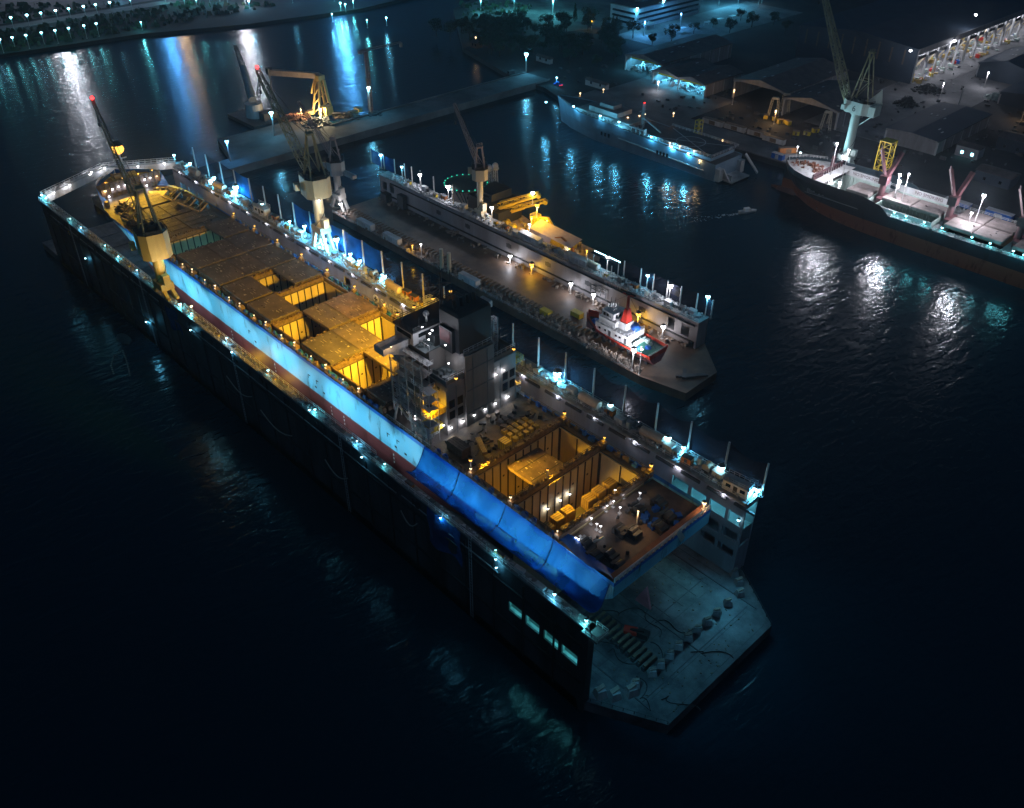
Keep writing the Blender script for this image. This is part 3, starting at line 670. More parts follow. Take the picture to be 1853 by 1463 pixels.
for z in np.arange(28.4,45.6,2.6):
    for y in (103.6,105.8): b.bar((-151.6,y,z),(-139.2,y,z),.11)
    b.bx(-151.6,-139.2,104,105.4,z-.06,z) if int(z) % 2 else None
    b.bar((-151.6+(z-28)*.5,103.6,z),(-148.5+(z-28)*.5,103.6,z+2.6),.1)
b.build('side_scaffold', 'pale', acc)
for (x,y,h) in ((-137,124.4,10),(-139.6,127,8)): b = MB(); b.lattice((x,y,40.7),(x,y,40.7+h),1.6,1.4,8,.2,.14); b.build('scaffold_tower', 'steel', acc)
b = MB()
for k in range(6):
    z = ZD+k*2.4; b.bx(-137.4,-134.2,101.6,104.2,z+2.2,z+2.3)
    for (x,y) in ((-137.4,101.6),(-134.2,101.6),(-137.4,104.2),(-134.2,104.2)): b.bar((x,y,z),(x,y,z+2.4),.12)
    b.bar((-137.4,101.6,z),(-134.2,101.6,z+2.4),.1); b.rail([(-137.4,101.6,z+2.3),(-134.2,101.6,z+2.3)],1,1,.08)
b.build('scaffolding', 'pale', acc)
st = MB()
for k, z in enumerate((29.2, 32.4, 35.6, 38.8, 42, 45.2)):
    y0 = 103.4 if z < 40 else 104.6
    st.bx(-151.5+(k % 2)*2,-139+(k % 2),y0,106.58,z-.15,z); st.rail([(-151.5+(k%2)*2,106.4,z),(-151.5+(k%2)*2,y0,z),(-139+(k%2),y0,z),(-139+(k%2),106.4,z)],1.1,1.5,.12)
    xa, xb = (-149.5,-144.5) if k % 2 else (-144.5,-149.5)
    if k: st.bar((xa,y0+1,z-3.2),(xb,y0+1,z),.25,.8)
for x in (-151,-145,-139): st.bar((x,103.5,ZD),(x,103.5,42),.18)
st.build('outside_stairs', 'pale', acc)
for (y0, y1, z, yy) in ((102.6,106.6,33.2,0),(129.2,132.4,36.6,0),(101.8,105.6,29,0)):
    b = MB(); b.bx(-138.4,-134.4,y0,y1,z-.2,z); b.rail([(-138.4,y0,z),(-134.4,y0,z),(-134.4,y1,z),(-138.4,y1,z),(-138.4,y0,z)],1.2,1,.16,3); b.build('balcony', 'yellow', acc)
for s in (-1, 1):
    y = YC+s*14.4; lb = MB()
    for x in (-141.5,-136.5): lb.bar((x,y,ZD),(x,y,30.5),.3); lb.bar((x,y,30.5),(x,y+s*1.2,32.5),.3)
    lb.bar((-141.5,y,29),(-136.5,y,29),.2); lb.build('boat_davit', 'pale', ship)
    lb = MB(); lb.rail([(-150,y+s*1.2,ZD),(-133,y+s*1.2,ZD)],1.2,1.6,.12,3); lb.build('deck_rail', 'pale', ship)
    lb = MB()
    for z in (28, 30): lb.rail([(-140,y-.8,z),(-134,y-.8,z),(-134,y+.9,z)],1.1,1.2,.12); lb.bx(-140,-134,y-.8,y+.9,z-.12,z)
    for x in (-139.8,-134.2): lb.bx(x-.1,x+.1,y-.7,y-.5,ZD,31)
    lb.build('ladder_platform', 'pale', ship)
    lb = MB(); lb.bar((-148,y-.4,ZD),(-146,y-.4,32),.5); lb.bar((-146,y-.4,32),(-142,y-.4,29.5),.35); lb.build('provision_crane', 'pale', ship)
# aft working deck and mooring deck
for k in range(44):
    b = MB(); x_, y_ = random.uniform(-132.6,-121), random.uniform(102.5,129); b.box(x_, y_, ZD+.12, random.uniform(.3,1.8), random.uniform(.2,1.2), random.uniform(.2,1.1), random.uniform(0,3)); b.build('deck_fitting', 'guide' if k % 3 else 'lash', ship)
for k in range(7):
    b = MB(); pr_ = None; x_, y_ = random.uniform(-131,-121), random.uniform(103,122)
    for q in range(9):
        c_ = Vector((x_+q*.5*math.cos(k)+.8*math.sin(q*.8+k), y_+q*.9+.8*math.sin(q*.6), ZD+.22))
        if pr_: b.cyl(pr_, c_, .12, .12, 5)
        pr_ = c_
    b.build('hose', 'guide', ship)
ad = MB(); ad.bx(-133.2,-119,101.5,129.6,ZD,ZD+.12); ad.build('aft_deck_plating', mat('ochre deck plating', (.17,.12,.06),(.045,.035,.025),.7,scale=.25,detail=9), ship)
for (x, y) in ((-86,104.5),(-83,103.5),(-81,106),(-84,113),(-82,114.6),(-80,124),(-84,126),(-79,120),(-86,121),(-77.5,105)):
    md = MB(); md.cyl((x,y-1,25.6),(x,y+1,25.6),.8,.8,10); md.box(x+1.1,y,24.6,1,2.4,1.2); md.box(x-1.1,y,24.6,.7,2.8,1.5); md.bx(x-1.4,x+1.5,y-1.4,y+1.4,24.6,24.8); md.build('mooring_winch', 'darkgrey', ship)
for k in range(30): md = MB(); md.box(random.uniform(-89,-77.5),random.uniform(101.5,128),24.6,random.uniform(.3,.9),random.uniform(.3,.8),random.uniform(.3,1.2),random.uniform(0,3)); md.build('deck_bollard', 'darkgrey', ship)
for k in range(14): ws = MB(); ws.cyl((-88+random.uniform(-1,2.6),102.4+k*.32+random.uniform(-.4,.4),24.6),(-88+random.uniform(-1,2.6),102.4+k*.32,25.5),.32,.32,8); ws.build('white_drum', 'white', ship)
ws = MB(); ws.bar((-86,105.2,25.2),(-83.8,107,27.6),.35); ws.build('white_strut', 'white', ship)
for k in range(12): bd = MB(); bd.box(random.uniform(-84,-77),random.uniform(119,128),24.6,random.uniform(.8,2),random.uniform(.6,1.6),random.uniform(.5,1.2),random.uniform(0,3)); bd.build('blue_tarped_gear', 'blue', ship)
sr = MB(); sr.bx(-76.6,-74.45,YC-HB+.3,YC+HB-.3,26.0,26.3); sr.bx(-76.6,-76.3,YC-HB+.3,YC+HB-.3,24.6,26); sr.build('stern_platform', 'brown', ship)
sb = MB(); sb.rail([(-74.5,YC-HB+.3,26.3),(-74.5,YC+HB-.3,26.3)],1.2,1.25,.3,2); sb.build('stern_rail', 'white', ship)
rd = MB(); rd.add([(-80,YC-.3,4.8),(-75.6,YC-.3,5),(-77.4,YC-.3,11),(-80,YC+.3,4.8),(-75.6,YC+.3,5),(-77.4,YC+.3,11)],[(0,1,2),(5,4,3),(0,3,4,1),(1,4,5,2),(2,5,3,0)]); rd.build('rudder', mat('pink primer', (.5,.14,.16),(.36,.09,.1),.6), ship)
fl = MB(); fl.bar((-74.3,118.4,26.3),(-73,118.4,30.2),.12); fl.quad((-73.7,118.4,28),(-73,118.4,30),(-72.2,119.6,27.4),(-72.8,119.4,25.6)); fl.build('ensign_staff', 'white', ship)
# things on the ship's aft deck and in the aft hold
def crate_maker(nm, lab, mk, sx, sy, sz):
    def f():
        t = proto(nm, lab, nm.replace('_', ' ')); b = MB(); b.bx(-sx/2,sx/2,-sy/2,sy/2,0,sz); b.build('body', mk, t)
        r = MB()
        for x in np.linspace(-sx/2, sx/2, 5):
            r.bx(x-.06,x+.06,-sy/2-.05,-sy/2,0,sz); r.bx(x-.06,x+.06,sy/2,sy/2+.05,0,sz); r.bx(x-.05,x+.05,-sy/2,sy/2,sz,sz+.06)
        r.build('ribs', 'lash', t); return t
    return f
M_['crateo'] = mat('ochre pallet box', (.48,.33,.10),(.3,.2,.06),.7,scale=.8)
rp = Repeat(crate_maker('cargo_crate','ochre cargo crate','crateo',2.3,2.6,2.4)); k = 0
for col, x in enumerate((-94.2,-97.6)):
    for j in range(7):
        if (col, j) in ((1,3),(0,0)): continue
        h = 20.3
        o = rp.put((x+random.uniform(-.3,.3), 104+j*3.5+random.uniform(-.3,.3), h), f'{nth(j)} ochre crate from the near side in the {("sternmost","second")[col]} row of the aft hold', 'ochre crates stowed in the aft hold', random.uniform(-.08,.08), (1,1,1.0+.5*((j*3+col) % 3)/2))
rp = Repeat(crate_maker('twistlock_bin','yellow steel bin','yellow',1.2,1.2,1.0))
for r in range(3):
    for j in range(5):
        rp.put((-121.4-r*1.9, 117.2+j*1.75, ZD+.12), f'{nth(j)} yellow bin along the {("hatch side row","middle row","house side row")[r]} on the aft deck', 'yellow twistlock bins on the aft deck')
rp = Repeat(crate_maker('deck_box','dark deck box','darkgrey',1.5,1.2,1.1))
for j in range(9): rp.put((-128.5+(j % 3)*1.9, 118.5+(j//3)*2.1+random.uniform(-.3,.3), ZD+.12), f'{nth(j)} dark deck box behind the accommodation block from its near corner', 'dark boxes behind the accommodation', random.uniform(-.4,.4))
t = crate_maker('tool_container','yellow box container standing on the ochre aft deck near the hatch end','yellow',2.6,2.2,2.4)(); t.location = (-121, 113.4, ZD+.12)
t = crate_maker('shipping_container','grey red ribbed container with ochre roof near the rail of the aft deck','lash',2.6,5.4,2.6)(); t.location = (-127.4, 104.4, ZD+.12); t.rotation_euler[2] = R_(90)
t = crate_maker('spreader_frame','long ochre lifting spreader lying on the aft deck','crateo',1.2,6.2,.9)(); t.location = (-125, 109.4, ZD+.12); t.rotation_euler[2] = R_(65)
t = crate_maker('tool_chest','small ochre chest beside the near hatch corner on the aft deck','crateo',1.3,1.4,1.4)(); t.location = (-120.2, 107.4, ZD+.12)

# blue containment sheet from the ship's rail down to the near wing wall
tm = MB(); NX, NY = 60, 16; g = []
for i in range(NX+1):
    u = i/NX; xt = -134.2+u*58.6; xb = -130.5+u*57.6; row = []
    dro = max(0, (u-.74)/.26)
    for j in range(NY+1):
        v = j/NY; x = xt+(xb-xt)*v
        yt = 99.55+ (0 if dro == 0 else .3*dro); zt = 26.55-1.0*dro
        y = yt+(90.75-yt)*v; z = zt+(26.15-zt)*v-3.1*math.sin(math.pi*v)*(1-.18*math.cos(u*40))-(.34*math.sin(u*53+v*4+2*math.sin(u*17))+.22*math.sin(u*97-v*6))*math.sin(math.pi*v)-.3*random.random()*math.sin(math.pi*v)
        row.append((x, y, z))
    g.append(row)
vs = [p for r in g for p in r]; fs = []
for i in range(NX):
    for j in range(NY): a = i*(NY+1)+j; fs.append((a, a+1, a+NY+2, a+NY+1))
tm.add(vs, fs); tp = thing('containment_sheet', 'bright blue sheet slung between the stern quarter of the ship and the near wing wall', 'tarpaulin', (-104, 95, 24))
tm.build('sheet', 'tarp', tp, True)
sm = MB()
for i in (0, 13, 29, 44, 60):
    for j in range(NY): sm.bar(g[i][j], g[i][j+1],   .2 if i in (0,60) else .24, .05)
sm.build('seams', mat('navy seam webbing', (.01,.03,.14),(.008,.02,.1),.7), tp)
sc = MB(); pts = []
NXc = 14; gg = [[(-91.5+i*1.15, 99.9+j*.62+.5*math.sin(i*.6), 26.5-.30*j*(i/NXc)+.25*math.sin(i*1.1+j)) for j in range(6)] for i in range(NXc+1)]
sc.add([p for r in gg for p in r], [(i*6+j, i*6+j+1, i*6+j+7, i*6+j+6) for i in range(NXc) for j in range(5)])
so = sc.build('folded_sheet', 'blue', None, True); tag(so, 'crumpled blue sheet lying over the near edge of the stern mooring deck', 'tarpaulin')

# net panels hung from the outer side of the near wing wall
for (x0, x1, z0, z1, lab, mm) in ((-118,-106.4,15.5,26,'blue net hanging outside the near wing wall below the blue tarpaulin','netb'),(-245,-236,16.5,24,'blue cloth draped outside the near wing wall below the yellow crane','netb')):
    m = MB(); q = [[(x0+(x1-x0)*i/8, YN0-.5-.4*math.sin(i*.9)-.3*math.sin(j), z1+(z0-z1)*j/6-(.6*math.sin(i*.8) if j else 0)) for j in range(7)] for i in range(9)]
    m.add([p for r in q for p in r], [(i*7+j, i*7+j+1, i*7+j+8, i*7+j+7) for i in range(8) for j in range(6)])
    tag(m.build('hanging_net', mm), lab, 'net')
for k, (x0, x1, z) in enumerate(((-210,-196,15),(-192,-176,12.5),(-160,-150,14),(-128,-122,18))):
    pr_ = None; m = MB()
    for i in range(10):
        q = Vector((x0+(x1-x0)*i/9, YN0-.8, z-2.5*math.sin(math.pi*i/9)))
        if pr_: m.cyl(pr_, q, .16, .16, 5)
        pr_ = q
    tag(m.build('mooring_rope', 'rope'), f'{nth(k)} pale rope from the bow end looped outside the near wing wall', 'rope', 'ropes outside the near wing wall')

# net poles along the outer edge of the far wing wall, with the nets hung between them
xp = [onY(*q, YF1-.4).x for q in ((354,297),(377,310),(403,325),(428,340),(455,356),(481,372),(508,388),(535,407),(565,425),(625,458),(659,480),(694,500),(730,522),(767,545),(805,562),(928,640),(974,660),(1022,690),(1073,715),(1128,748),(1185,782),(1244,818),(1309,860),(1376,905))]
def mk_pole():
    t = proto('net_pole', 'net pole', 'pole'); m = MB(); m.cyl((0,0,0),(0,0,9.4),.28,.24,8); m.build('pole_tube', 'mast', t)
    m = MB(); m.box(0,0,0,1,1,.25); m.bar((0,-.9,0),(0,0,2.4),.14); m.build('pole_foot', 'darkgrey', t); return t
rp = Repeat(mk_pole)
for i, x in enumerate(xp): rp.put((x, YF1-.4, ZT), f'{nth(i)} tall pale net pole from the bow end along the far wing wall', 'net poles along the far wing wall')
k = 0
for i in range(len(xp)-1):
    x0, x1 = xp[i], xp[i+1]
    if x1-x0 > 22 or i in (0, 14): continue
    blue = i in (3, 7, 8, 9, 10); m = MB(); n = 6; q = []
    for a in range(n+1):
        u = a/n; sag = .9*math.sin(math.pi*u)*(2.2 if i > 10 else 1)
        q.append([(x0+(x1-x0)*u, YF1-.1+.45*math.sin(u*3.1)+.1*b, 9.2+ZT-sag-(9.2-sag-.2)*b/4) for b in range(5)])
    m.add([p for r in q for p in r], [(a*5+b, a*5+b+1, a*5+b+6, a*5+b+5) for a in range(n) for b in range(4)])
    tag(m.build('safety_net', 'netb' if blue else 'net'), f'{"bright blue" if blue else "dark"} net, {nth(k)} sheet from the bow end along the far wing wall', 'net', 'net sheets along the far wing wall'); k += 1

# deck furniture on the two wing walls
def mk_box(nm, cat, mk, sx, sy, sz, det='lash'):
    def f():
        t = proto(nm, cat, cat); m = MB(); m.bx(-sx/2,sx/2,-sy/2,sy/2,.15,sz); m.build('body', mk, t)
        m = MB(); m.bx(-sx/2-.08,sx/2+.08,-sy/2-.08,sy/2+.08,sz,sz+.12); m.bx(-sx/2,-sx/2+.3,-sy/2,sy/2,0,.15); m.bx(sx/2-.3,sx/2,-sy/2,sy/2,0,.15); m.bx(-sx*.15,sx*.15,-sy/2-.04,-sy/2,.3,sz*.85); m.build('trim', det, t); return t
    return f
def mk_hut():
    t = proto('deck_hut', 'hut', 'hut'); m = MB(); m.bx(-3.2,3.2,-1.3,1.3,0,2.6); m.build('walls', 'white', t); m = MB(); m.bx(-3.4,3.4,-1.5,1.5,2.6,2.75); m.rail([(-3.3,-1.4,2.75),(3.3,-1.4,2.75),(3.3,1.4,2.75),(-3.3,1.4,2.75)],1.1,1.2,.1); m.build('roof', 'pale', t)
    m = MB(); m.bx(-.5,.5,-1.34,-1.3,.1,2.1); m.build('door', 'darkgrey', t); m = MB(); m.bx(1.2,2.4,-1.34,-1.3,1.1,2); m.bx(-2.4,-1.2,-1.34,-1.3,1.1,2); m.build('window', 'glass', t); return t
def mk_winch():
    t = proto('capstan_winch', 'winch', 'winch'); m = MB(); m.cyl((0,-.9,1),(0,.9,1),.8,.8,12); m.cyl((0,-1,1),(0,-.9,1),1.15,1.15,12); m.cyl((0,.9,1),(0,1,1),1.15,1.15,12); m.build('drum', 'rope', t); m = MB(); m.box(0,0,0,1.6,2.6,.4); m.box(1,0,.4,.8,1.2,.9); m.build('base', 'darkgrey', t); return t
def mk_tank():
    t = proto('storage_tank', 'tank', 'tank'); m = MB(); m.cyl((-3.2,0,1.5),(3.2,0,1.5),1.2,1.2,14); m.build('shell', mat('cream tank paint', (.6,.5,.38),(.45,.34,.25),.5), t); m = MB(); m.bx(-2.4,-1.8,-1,1,0,.8); m.bx(1.8,2.4,-1,1,0,.8); m.cyl((3.2,0,1.5),(3.45,0,1.5),1.0,.5,14); m.build('saddles', 'white', t); return t
RB = {'white': Repeat(mk_box('equipment_locker','equipment locker','white',2.6,1.6,1.5,'pale')), 'orange': Repeat(mk_box('orange_generator','generator','orange',2.6,1.5,1.7,'darkgrey')),
      'grey': Repeat(mk_box('equipment_box','equipment box','steel',1.7,1.3,1.2,'darkgrey')), 'teal': Repeat(mk_box('cable_cabinet','cabinet','craneg',1.0,.9,1.9,'pale')), 'hut': Repeat(mk_hut), 'winch': Repeat(mk_winch), 'tank': Repeat(mk_tank), 'yel': Repeat(mk_box('gas_rack','gas rack','yellow',1.6,1.1,1.3,'lash'))}
DESC = {'white': 'white equipment locker', 'orange': 'orange generator set', 'grey': 'small grey equipment box', 'teal': 'upright pale green cable cabinet', 'hut': 'white deck hut with railed roof', 'winch': 'rope winch', 'tank': 'cream horizontal storage tank', 'yel': 'yellow gas bottle rack'}
def furnish(seq, y0, y1, z, where, group):
    cnt = {}
    for (x, kd) in seq:
        if where == 'the near wing wall' and kd in ('white',) and x % 2: continue
        i = cnt.get(kd, 0); cnt[kd] = i+1
        RB[kd].put((x, random.uniform(y0, y1), z), f'{nth(i)} {DESC[kd]} from the bow end on {where}', f'{DESC[kd]}s on {where}', random.choice((0, 0, math.pi, .1)), (.9,.6,.5) if where == 'the near wing wall' else None)
seqF = [(-341,'teal'),(-337,'winch'),(-333,'white'),(-329,'tank'),(-322,'teal'),(-318,'white'),(-309,'tank'),(-302,'orange'),(-296,'grey'),(-291,'white'),(-283,'teal'),(-279,'hut'),(-271,'orange'),(-267,'grey'),(-262,'yel'),(-258,'winch'),(-254,'white'),(-233,'grey'),(-229,'teal'),(-225,'white'),(-221,'yel'),(-217,'teal'),(-213,'winch'),(-209,'grey'),(-205,'white'),(-201,'tank'),(-196,'orange'),(-192,'orange'),(-188,'yel'),(-183,'hut'),(-176,'white'),(-170,'grey'),(-163,'teal'),(-156,'grey'),(-150,'white'),(-144,'teal'),(-138,'winch'),(-132,'grey'),(-126,'white'),(-122,'teal'),(-119,'tank'),(-113,'orange'),(-109,'white'),(-106,'teal'),(-103,'grey'),(-99,'tank'),(-94,'white'),(-91.5,'grey'),(-88,'orange'),(-85.5,'teal'),(-83,'winch'),(-80,'white'),(-77,'teal'),(-74,'hut')]
furnish(seqF, YF0+1.5, YF1-1.7, ZT, 'the far wing wall', '')
seqN = [(-342,'teal'),(-338,'white'),(-331,'grey'),(-322,'white'),(-312,'teal'),(-303,'grey'),(-294,'white'),(-284,'grey'),(-272,'yel'),(-262,'white'),(-232,'teal'),(-228,'white'),(-222,'grey'),(-214,'yel'),(-205,'grey'),(-197,'white'),(-188,'orange'),(-184,'yel'),(-176,'white'),(-168,'grey'),(-158,'teal'),(-150,'white'),(-140,'grey'),(-126,'orange'),(-118,'grey'),(-96,'orange'),(-90,'white'),(-86.6,'white'),(-84,'white'),(-79,'grey'),(-75,'white')]
furnish(seqN, YN0+.8, YN1-.8, ZT, 'the near wing wall', '')
m = MB()
for _ in range(760):
    x = random.uniform(-344, -72); y = random.uniform(YF0+.4, YF1-.9); m.box(x, y, ZT, random.uniform(.15,1.4), random.uniform(.15,.6), random.uniform(.1,.9), random.uniform(0,3))
for _ in range(130):
    x = random.uniform(-344, -72); y = random.uniform(YF0+.4, YF1-.9); m.bar((x,y,ZT+.1), (x+random.uniform(-2,2), y+random.uniform(-.8,.8), ZT+random.uniform(.1,1.6)), .14)
tag(m.build('loose_gear', 'pale'), 'loose hoses, fittings and scrap strewn along the far wing wall top', 'loose gear', None, 'stuff')
m = MB()
for _ in range(330):
    x = random.uniform(-344, -72); m.box(x, random.uniform(YN0+.25, YN1-.25), ZT, random.uniform(.15,1.2), random.uniform(.12,.5), random.uniform(.1,.45), random.uniform(0,.4))
tag(m.build('loose_gear', 'pale'), 'loose hoses, fittings and scrap strewn along the near wing wall top', 'loose gear', None, 'stuff')

# stern pontoon: keel blocks and side blocks
def mk_keel(l=4.4, w=1.0, h=1.5, mm='block'):
    def f():
        t = proto('keel_block', 'keel block', 'keel block'); m = MB(); m.bx(-w/2,w/2,-l/2,l/2,0,h*.7); m.build('concrete_base', mm, t); m = MB(); m.bx(-w*.4,w*.4,-l*.42,l*.42,h*.7,h); m.build('timber_cap', 'lash', t); return t
    return f
rp = Repeat(mk_keel(4.6, .8, 1.5, 'darkgrey'))
for i in range(12): rp.put((-84+i*1.55, 106.4-i*.12, ZP), f'{nth(i)} dark keel block from the ship on the open stern deck', 'keel blocks on the open stern deck')
def mk_side():
    t = proto('bilge_block', 'bilge block', 'bilge block'); m = MB(); m.prism([(-1,-.9),(1,-.9),(1,.9),(-1,.9)],0,1.4,.7); m.build('block_body', 'steel', t); m = MB(); m.bar((-.7,0,1.4),(.6,0,2.1),.7,.25); m.build('timber_pad', 'block', t); return t
rp = Repeat(mk_side)
for i, q in enumerate(((1150,1240),(1180,1220),(1195,1205),(1212,1188),(1228,1172),(1245,1157),(1262,1142),(1280,1128),(1297,1112),(1317,1094),(1338,1077),(1337,1057),(1328,1040))):
    v = P(*q, ZP); rp.put((v.x, v.y, ZP), f'{nth(i)} steel bilge block from the near corner along the stern deck edge', 'bilge blocks across the stern deck', random.uniform(-.4,.4)+.7)
for i, q in enumerate(((1086,1258),(1112,1262),(1142,1255))):
    v = P(*q, ZP); rp.put((v.x, v.y, ZP), f'{nth(i)} dark bilge block by the near corner of the stern deck', 'dark blocks at the near stern corner', 1.2, (1.3,1.3,1.4))
t = thing('scissor_lift', 'red and black wheeled work platform parked on the open stern deck', 'work platform', P(1140,1148,ZP)); v = t.location.copy()
m = MB(); m.box(v.x,v.y,ZP+.8,3,1.8,.9,.5); m.build('chassis','red',t); m = MB(); m.box(v.x+2.4,v.y+1.4,ZP+.3,2.6,1.8,1.5,.3); m.bar((v.x,v.y,ZP+1.6),(v.x+3,v.y+1,ZP+2.8),.5); m.build('boom','dark',t)
m = MB()
for a, b in ((-1.1,-.9),(1.1,-.9),(1.1,.9),(-1.1,.9)): m.cyl((v.x+a,v.y+b-.2,ZP+.5),(v.x+a,v.y+b+.2,ZP+.5),.5,.5,10)
m.build('wheels','dark',t)
m = MB()
for _ in range(190):
    x, y = random.uniform(-86,-56), random.uniform(91,141)
    if x > -71 and not (97-(x+71)*-.0 < y < 133): continue
    m.box(x, y, ZP, random.uniform(.1,.6), random.uniform(.1,.3), random.uniform(.05,.25), random.uniform(0,3))
tag(m.build('deck_debris','lash'),'scrap, plates and timber offcuts littering the open stern deck of the dock','debris',None,'stuff')
# fender pontoon and floats outside the near wall
m = MB(); v = P(225,615,0); m.loft([[(v.x+math.cos(a)*r*2.2, v.y+math.sin(a)*r, z) for a in np.linspace(0, 5.5, 9)] for r, z in ((1.5,-.5),(2,.3),(1.6,.9))]); tag(m.build('mooring_buoy','darkgrey'),'dark mooring buoy afloat off the near wing wall','buoy')
for nm_, pts in (('first',((222,635),(206,645),(201,662),(207,680))),('second',((222,635),(228,650),(233,668),(236,682)))):
    m = MB(); vv = [P(*q, .1) for q in pts]
    for a, b in zip(vv[:-1], vv[1:]):
        for k in range(5): c = a.lerp(b, k/5); m.sphere(c, .33, 6, 4)
    tag(m.build('float_line','rope'), f'{"curved" if nm_=="first" else "straight"} string of pale floats trailing from the dark buoy', 'float line')
# ================================================================== CRANES
def on_ray(px, py, foot, dist, far=True):
    """the point seen at that direction whose distance from the jib foot is the jib length"""
    r = ray(px, py); o = Vector((0,0,CAMZ))-Vector(foot); a = r.dot(r); b = 2*r.dot(o); c = o.dot(o)-dist*dist
    d = max(0, b*b-4*a*c)**.5; t = (-b+(d if far else -d))/(2*a); return Vector((0,0,CAMZ))+r*t
def crane(label, base, zped, zhouse, ptop, house, az, tip, aft, mb_='craney', mj='jibg', rped=1.9, portal=3.6, num=None, group=None, jw=2.0, tiplamp=None, open_jib=True, floor=None):
    base = Vector(base); bx_, by_, z0 = base; t = thing('jib_crane', label, 'crane', base, group)
    c, s = math.cos(az), math.sin(az)
    def L(a, b, z): return Vector((bx_+a*c-b*s, by_+a*s+b*c, z))
    m = MB()
    for i in (-1, 1):
        for j in (-1, 1):
            m.bar((bx_+i*portal, by_+j*1.35, z0), (bx_+i*rped*.8, by_+j*rped*.6, zped), 1.0, 1.1); m.box(bx_+i*portal, by_+j*1.35, z0, 2.0, .9, .8)
    m.bx(bx_-rped*1.6, bx_+rped*1.6, by_-rped*1.15, by_+rped*1.15, zped-1.2, zped+1.0); m.bx(bx_+rped, bx_+rped*2.1, by_-1, by_+1, zped+1, zped+4); m.build('portal', mb_, t)
    m = MB(); m.cyl((bx_,by_,zped), (bx_,by_,zhouse), rped, rped*.92, 20); m.cyl((bx_,by_,zhouse-.9),(bx_,by_,zhouse-.1), rped*1.25, rped*1.25, 20); m.build('pedestal', mb_, t, False)
    m = MB()
    for k in range(9): m.bar((bx_+rped*1.05*math.cos(k*.7-2.4), by_+rped*1.05*math.sin(k*.7-2.4), zped+(zhouse-zped)*k/9), (bx_+rped*1.05*math.cos((k+1)*.7-2.4), by_+rped*1.05*math.sin((k+1)*.7-2.4), zped+(zhouse-zped)*(k+1)/9), .16)
    m.build('ladder', 'darkgrey', t)
    l, w = house; h = ptop-zhouse
    poly = [(-l*.5,-w*.28),(-l*.28,-w*.5),(l*.32,-w*.5),(l*.5,-w*.2),(l*.5,w*.2),(l*.32,w*.5),(-l*.28,w*.5),(-l*.5,w*.28)]
    pw = [(bx_+a*c-b*s, by_+a*s+b*c) for a, b in poly]
    m = MB(); m.prism(pw, zhouse, ptop); ho = m.build('machinery_house', mb_, t)
    m = MB(); cx = sum(p[0] for p in pw)/8; cyy = sum(p[1] for p in pw)/8
    m.prism([(cx+(x-cx)*.97, cyy+(y-cyy)*.97) for x, y in pw], ptop, ptop+.06); m.rail([(x, y, ptop) for x, y in pw+pw[:1]], 1.1, 1.6, .12)
    for _ in range(7): q = L(random.uniform(-l*.35,l*.3), random.uniform(-w*.3,w*.3), ptop); m.box(q.x,q.y,ptop,random.uniform(.6,1.8),random.uniform(.5,1.2),random.uniform(.5,1.3),az)
    q = L(-l*.2,0,ptop); m.cyl(q+Vector((0,0,1))+Vector((-s,c,0)), q+Vector((0,0,1))-Vector((-s,c,0)), .9, .9, 10); m.build('house_roof', 'dark', ho)
    # the jib's heading
    tip = Vector(tip); foot = L(l*.42, 0, zhouse+h*.75); hd = Vector((tip.x-foot.x, tip.y-foot.y, 0)).normalized(); sd = Vector((-hd.y, hd.x, 0))
    m = MB(); q = L(l*.36, w*.62, zhouse+h*.2); m.box(q.x,q.y,q.z,1.8,1.5,2.2,az); m.build('cab', mb_, t)
    q2 = L(l*.36+.93, w*.62, zhouse+h*.2+.9); m = MB(); m.box(q2.x,q2.y,q2.z,.05,1.2,1.0,az); m.build('cab_window', 'glass', t)
    # A-frame
    at = L(-l*.05, 0, aft); m = MB()
    for sg in (-1, 1):
        m.bar(L(l*.25, sg*w*.3, ptop), at+sd*sg*1.0, .5); m.bar(L(-l*.4, sg*w*.3, ptop), at+sd*sg*1.0, .42)
        m.bar(L(l*.12, sg*w*.3, ptop+(aft-ptop)*.45), L(-l*.25, sg*w*.24, ptop+(aft-ptop)*.45), .25); m.bar(L(l*.25,sg*w*.3,ptop), L(-l*.25, sg*w*.24, ptop+(aft-ptop)*.45), .2)
    m.bar(at-sd*1.4, at+sd*1.4, .6); m.box(at.x, at.y, at.z, 2.4, 2.2, .5, az); m.rail([at+sd*1.2+Vector((0,0,.5)), at-sd*1.2+Vector((0,0,.5))], 1.0, 1, .12); m.bar(L(l*.2,-w*.3,ptop),L(.05*l,w*.2,ptop+(aft-ptop)*.7),.22); m.build('a_frame', mj, t)
    # jib
    m = MB(); n = max(8, int((tip-foot).length/2.6)); m.lattice(foot, tip, jw, jw*.45, n, .3 if jw < 3.4 else .5, .17 if jw < 3.4 else .3, side=lambda u: .55+.45*min(1, u*5)); m.build('jib', mj, t)
    m = MB(); m.bar(at, tip, .12); m.bar(at+sd*.6, foot.lerp(tip, .62), .12); m.bar(tip, tip-Vector((0,0,7)), .12); m.box(tip.x, tip.y, tip.z-8, .9, .5, 1.2); m.build('hoist_ropes', 'dark', t)
    if tiplamp:
        m = MB(); m.sphere(tip+Vector((0,0,.9)), .62, 8, 6); m.build('warning_light', E_[tiplamp], t)
    if num:
        o = L(l*.13, -w*.5-.03, zhouse+h*.32); text(num, h*.62, 'dark', ho, o-Vector((c,s,0))*.9*h*.28, (c,s,0), (0,0,1), 'crane_number')
    return t
A0 = Vector((-247, 89, 26)); footA = A0+Vector((-3,0,20)); tipA = on_ray(168, 183, footA, 50)
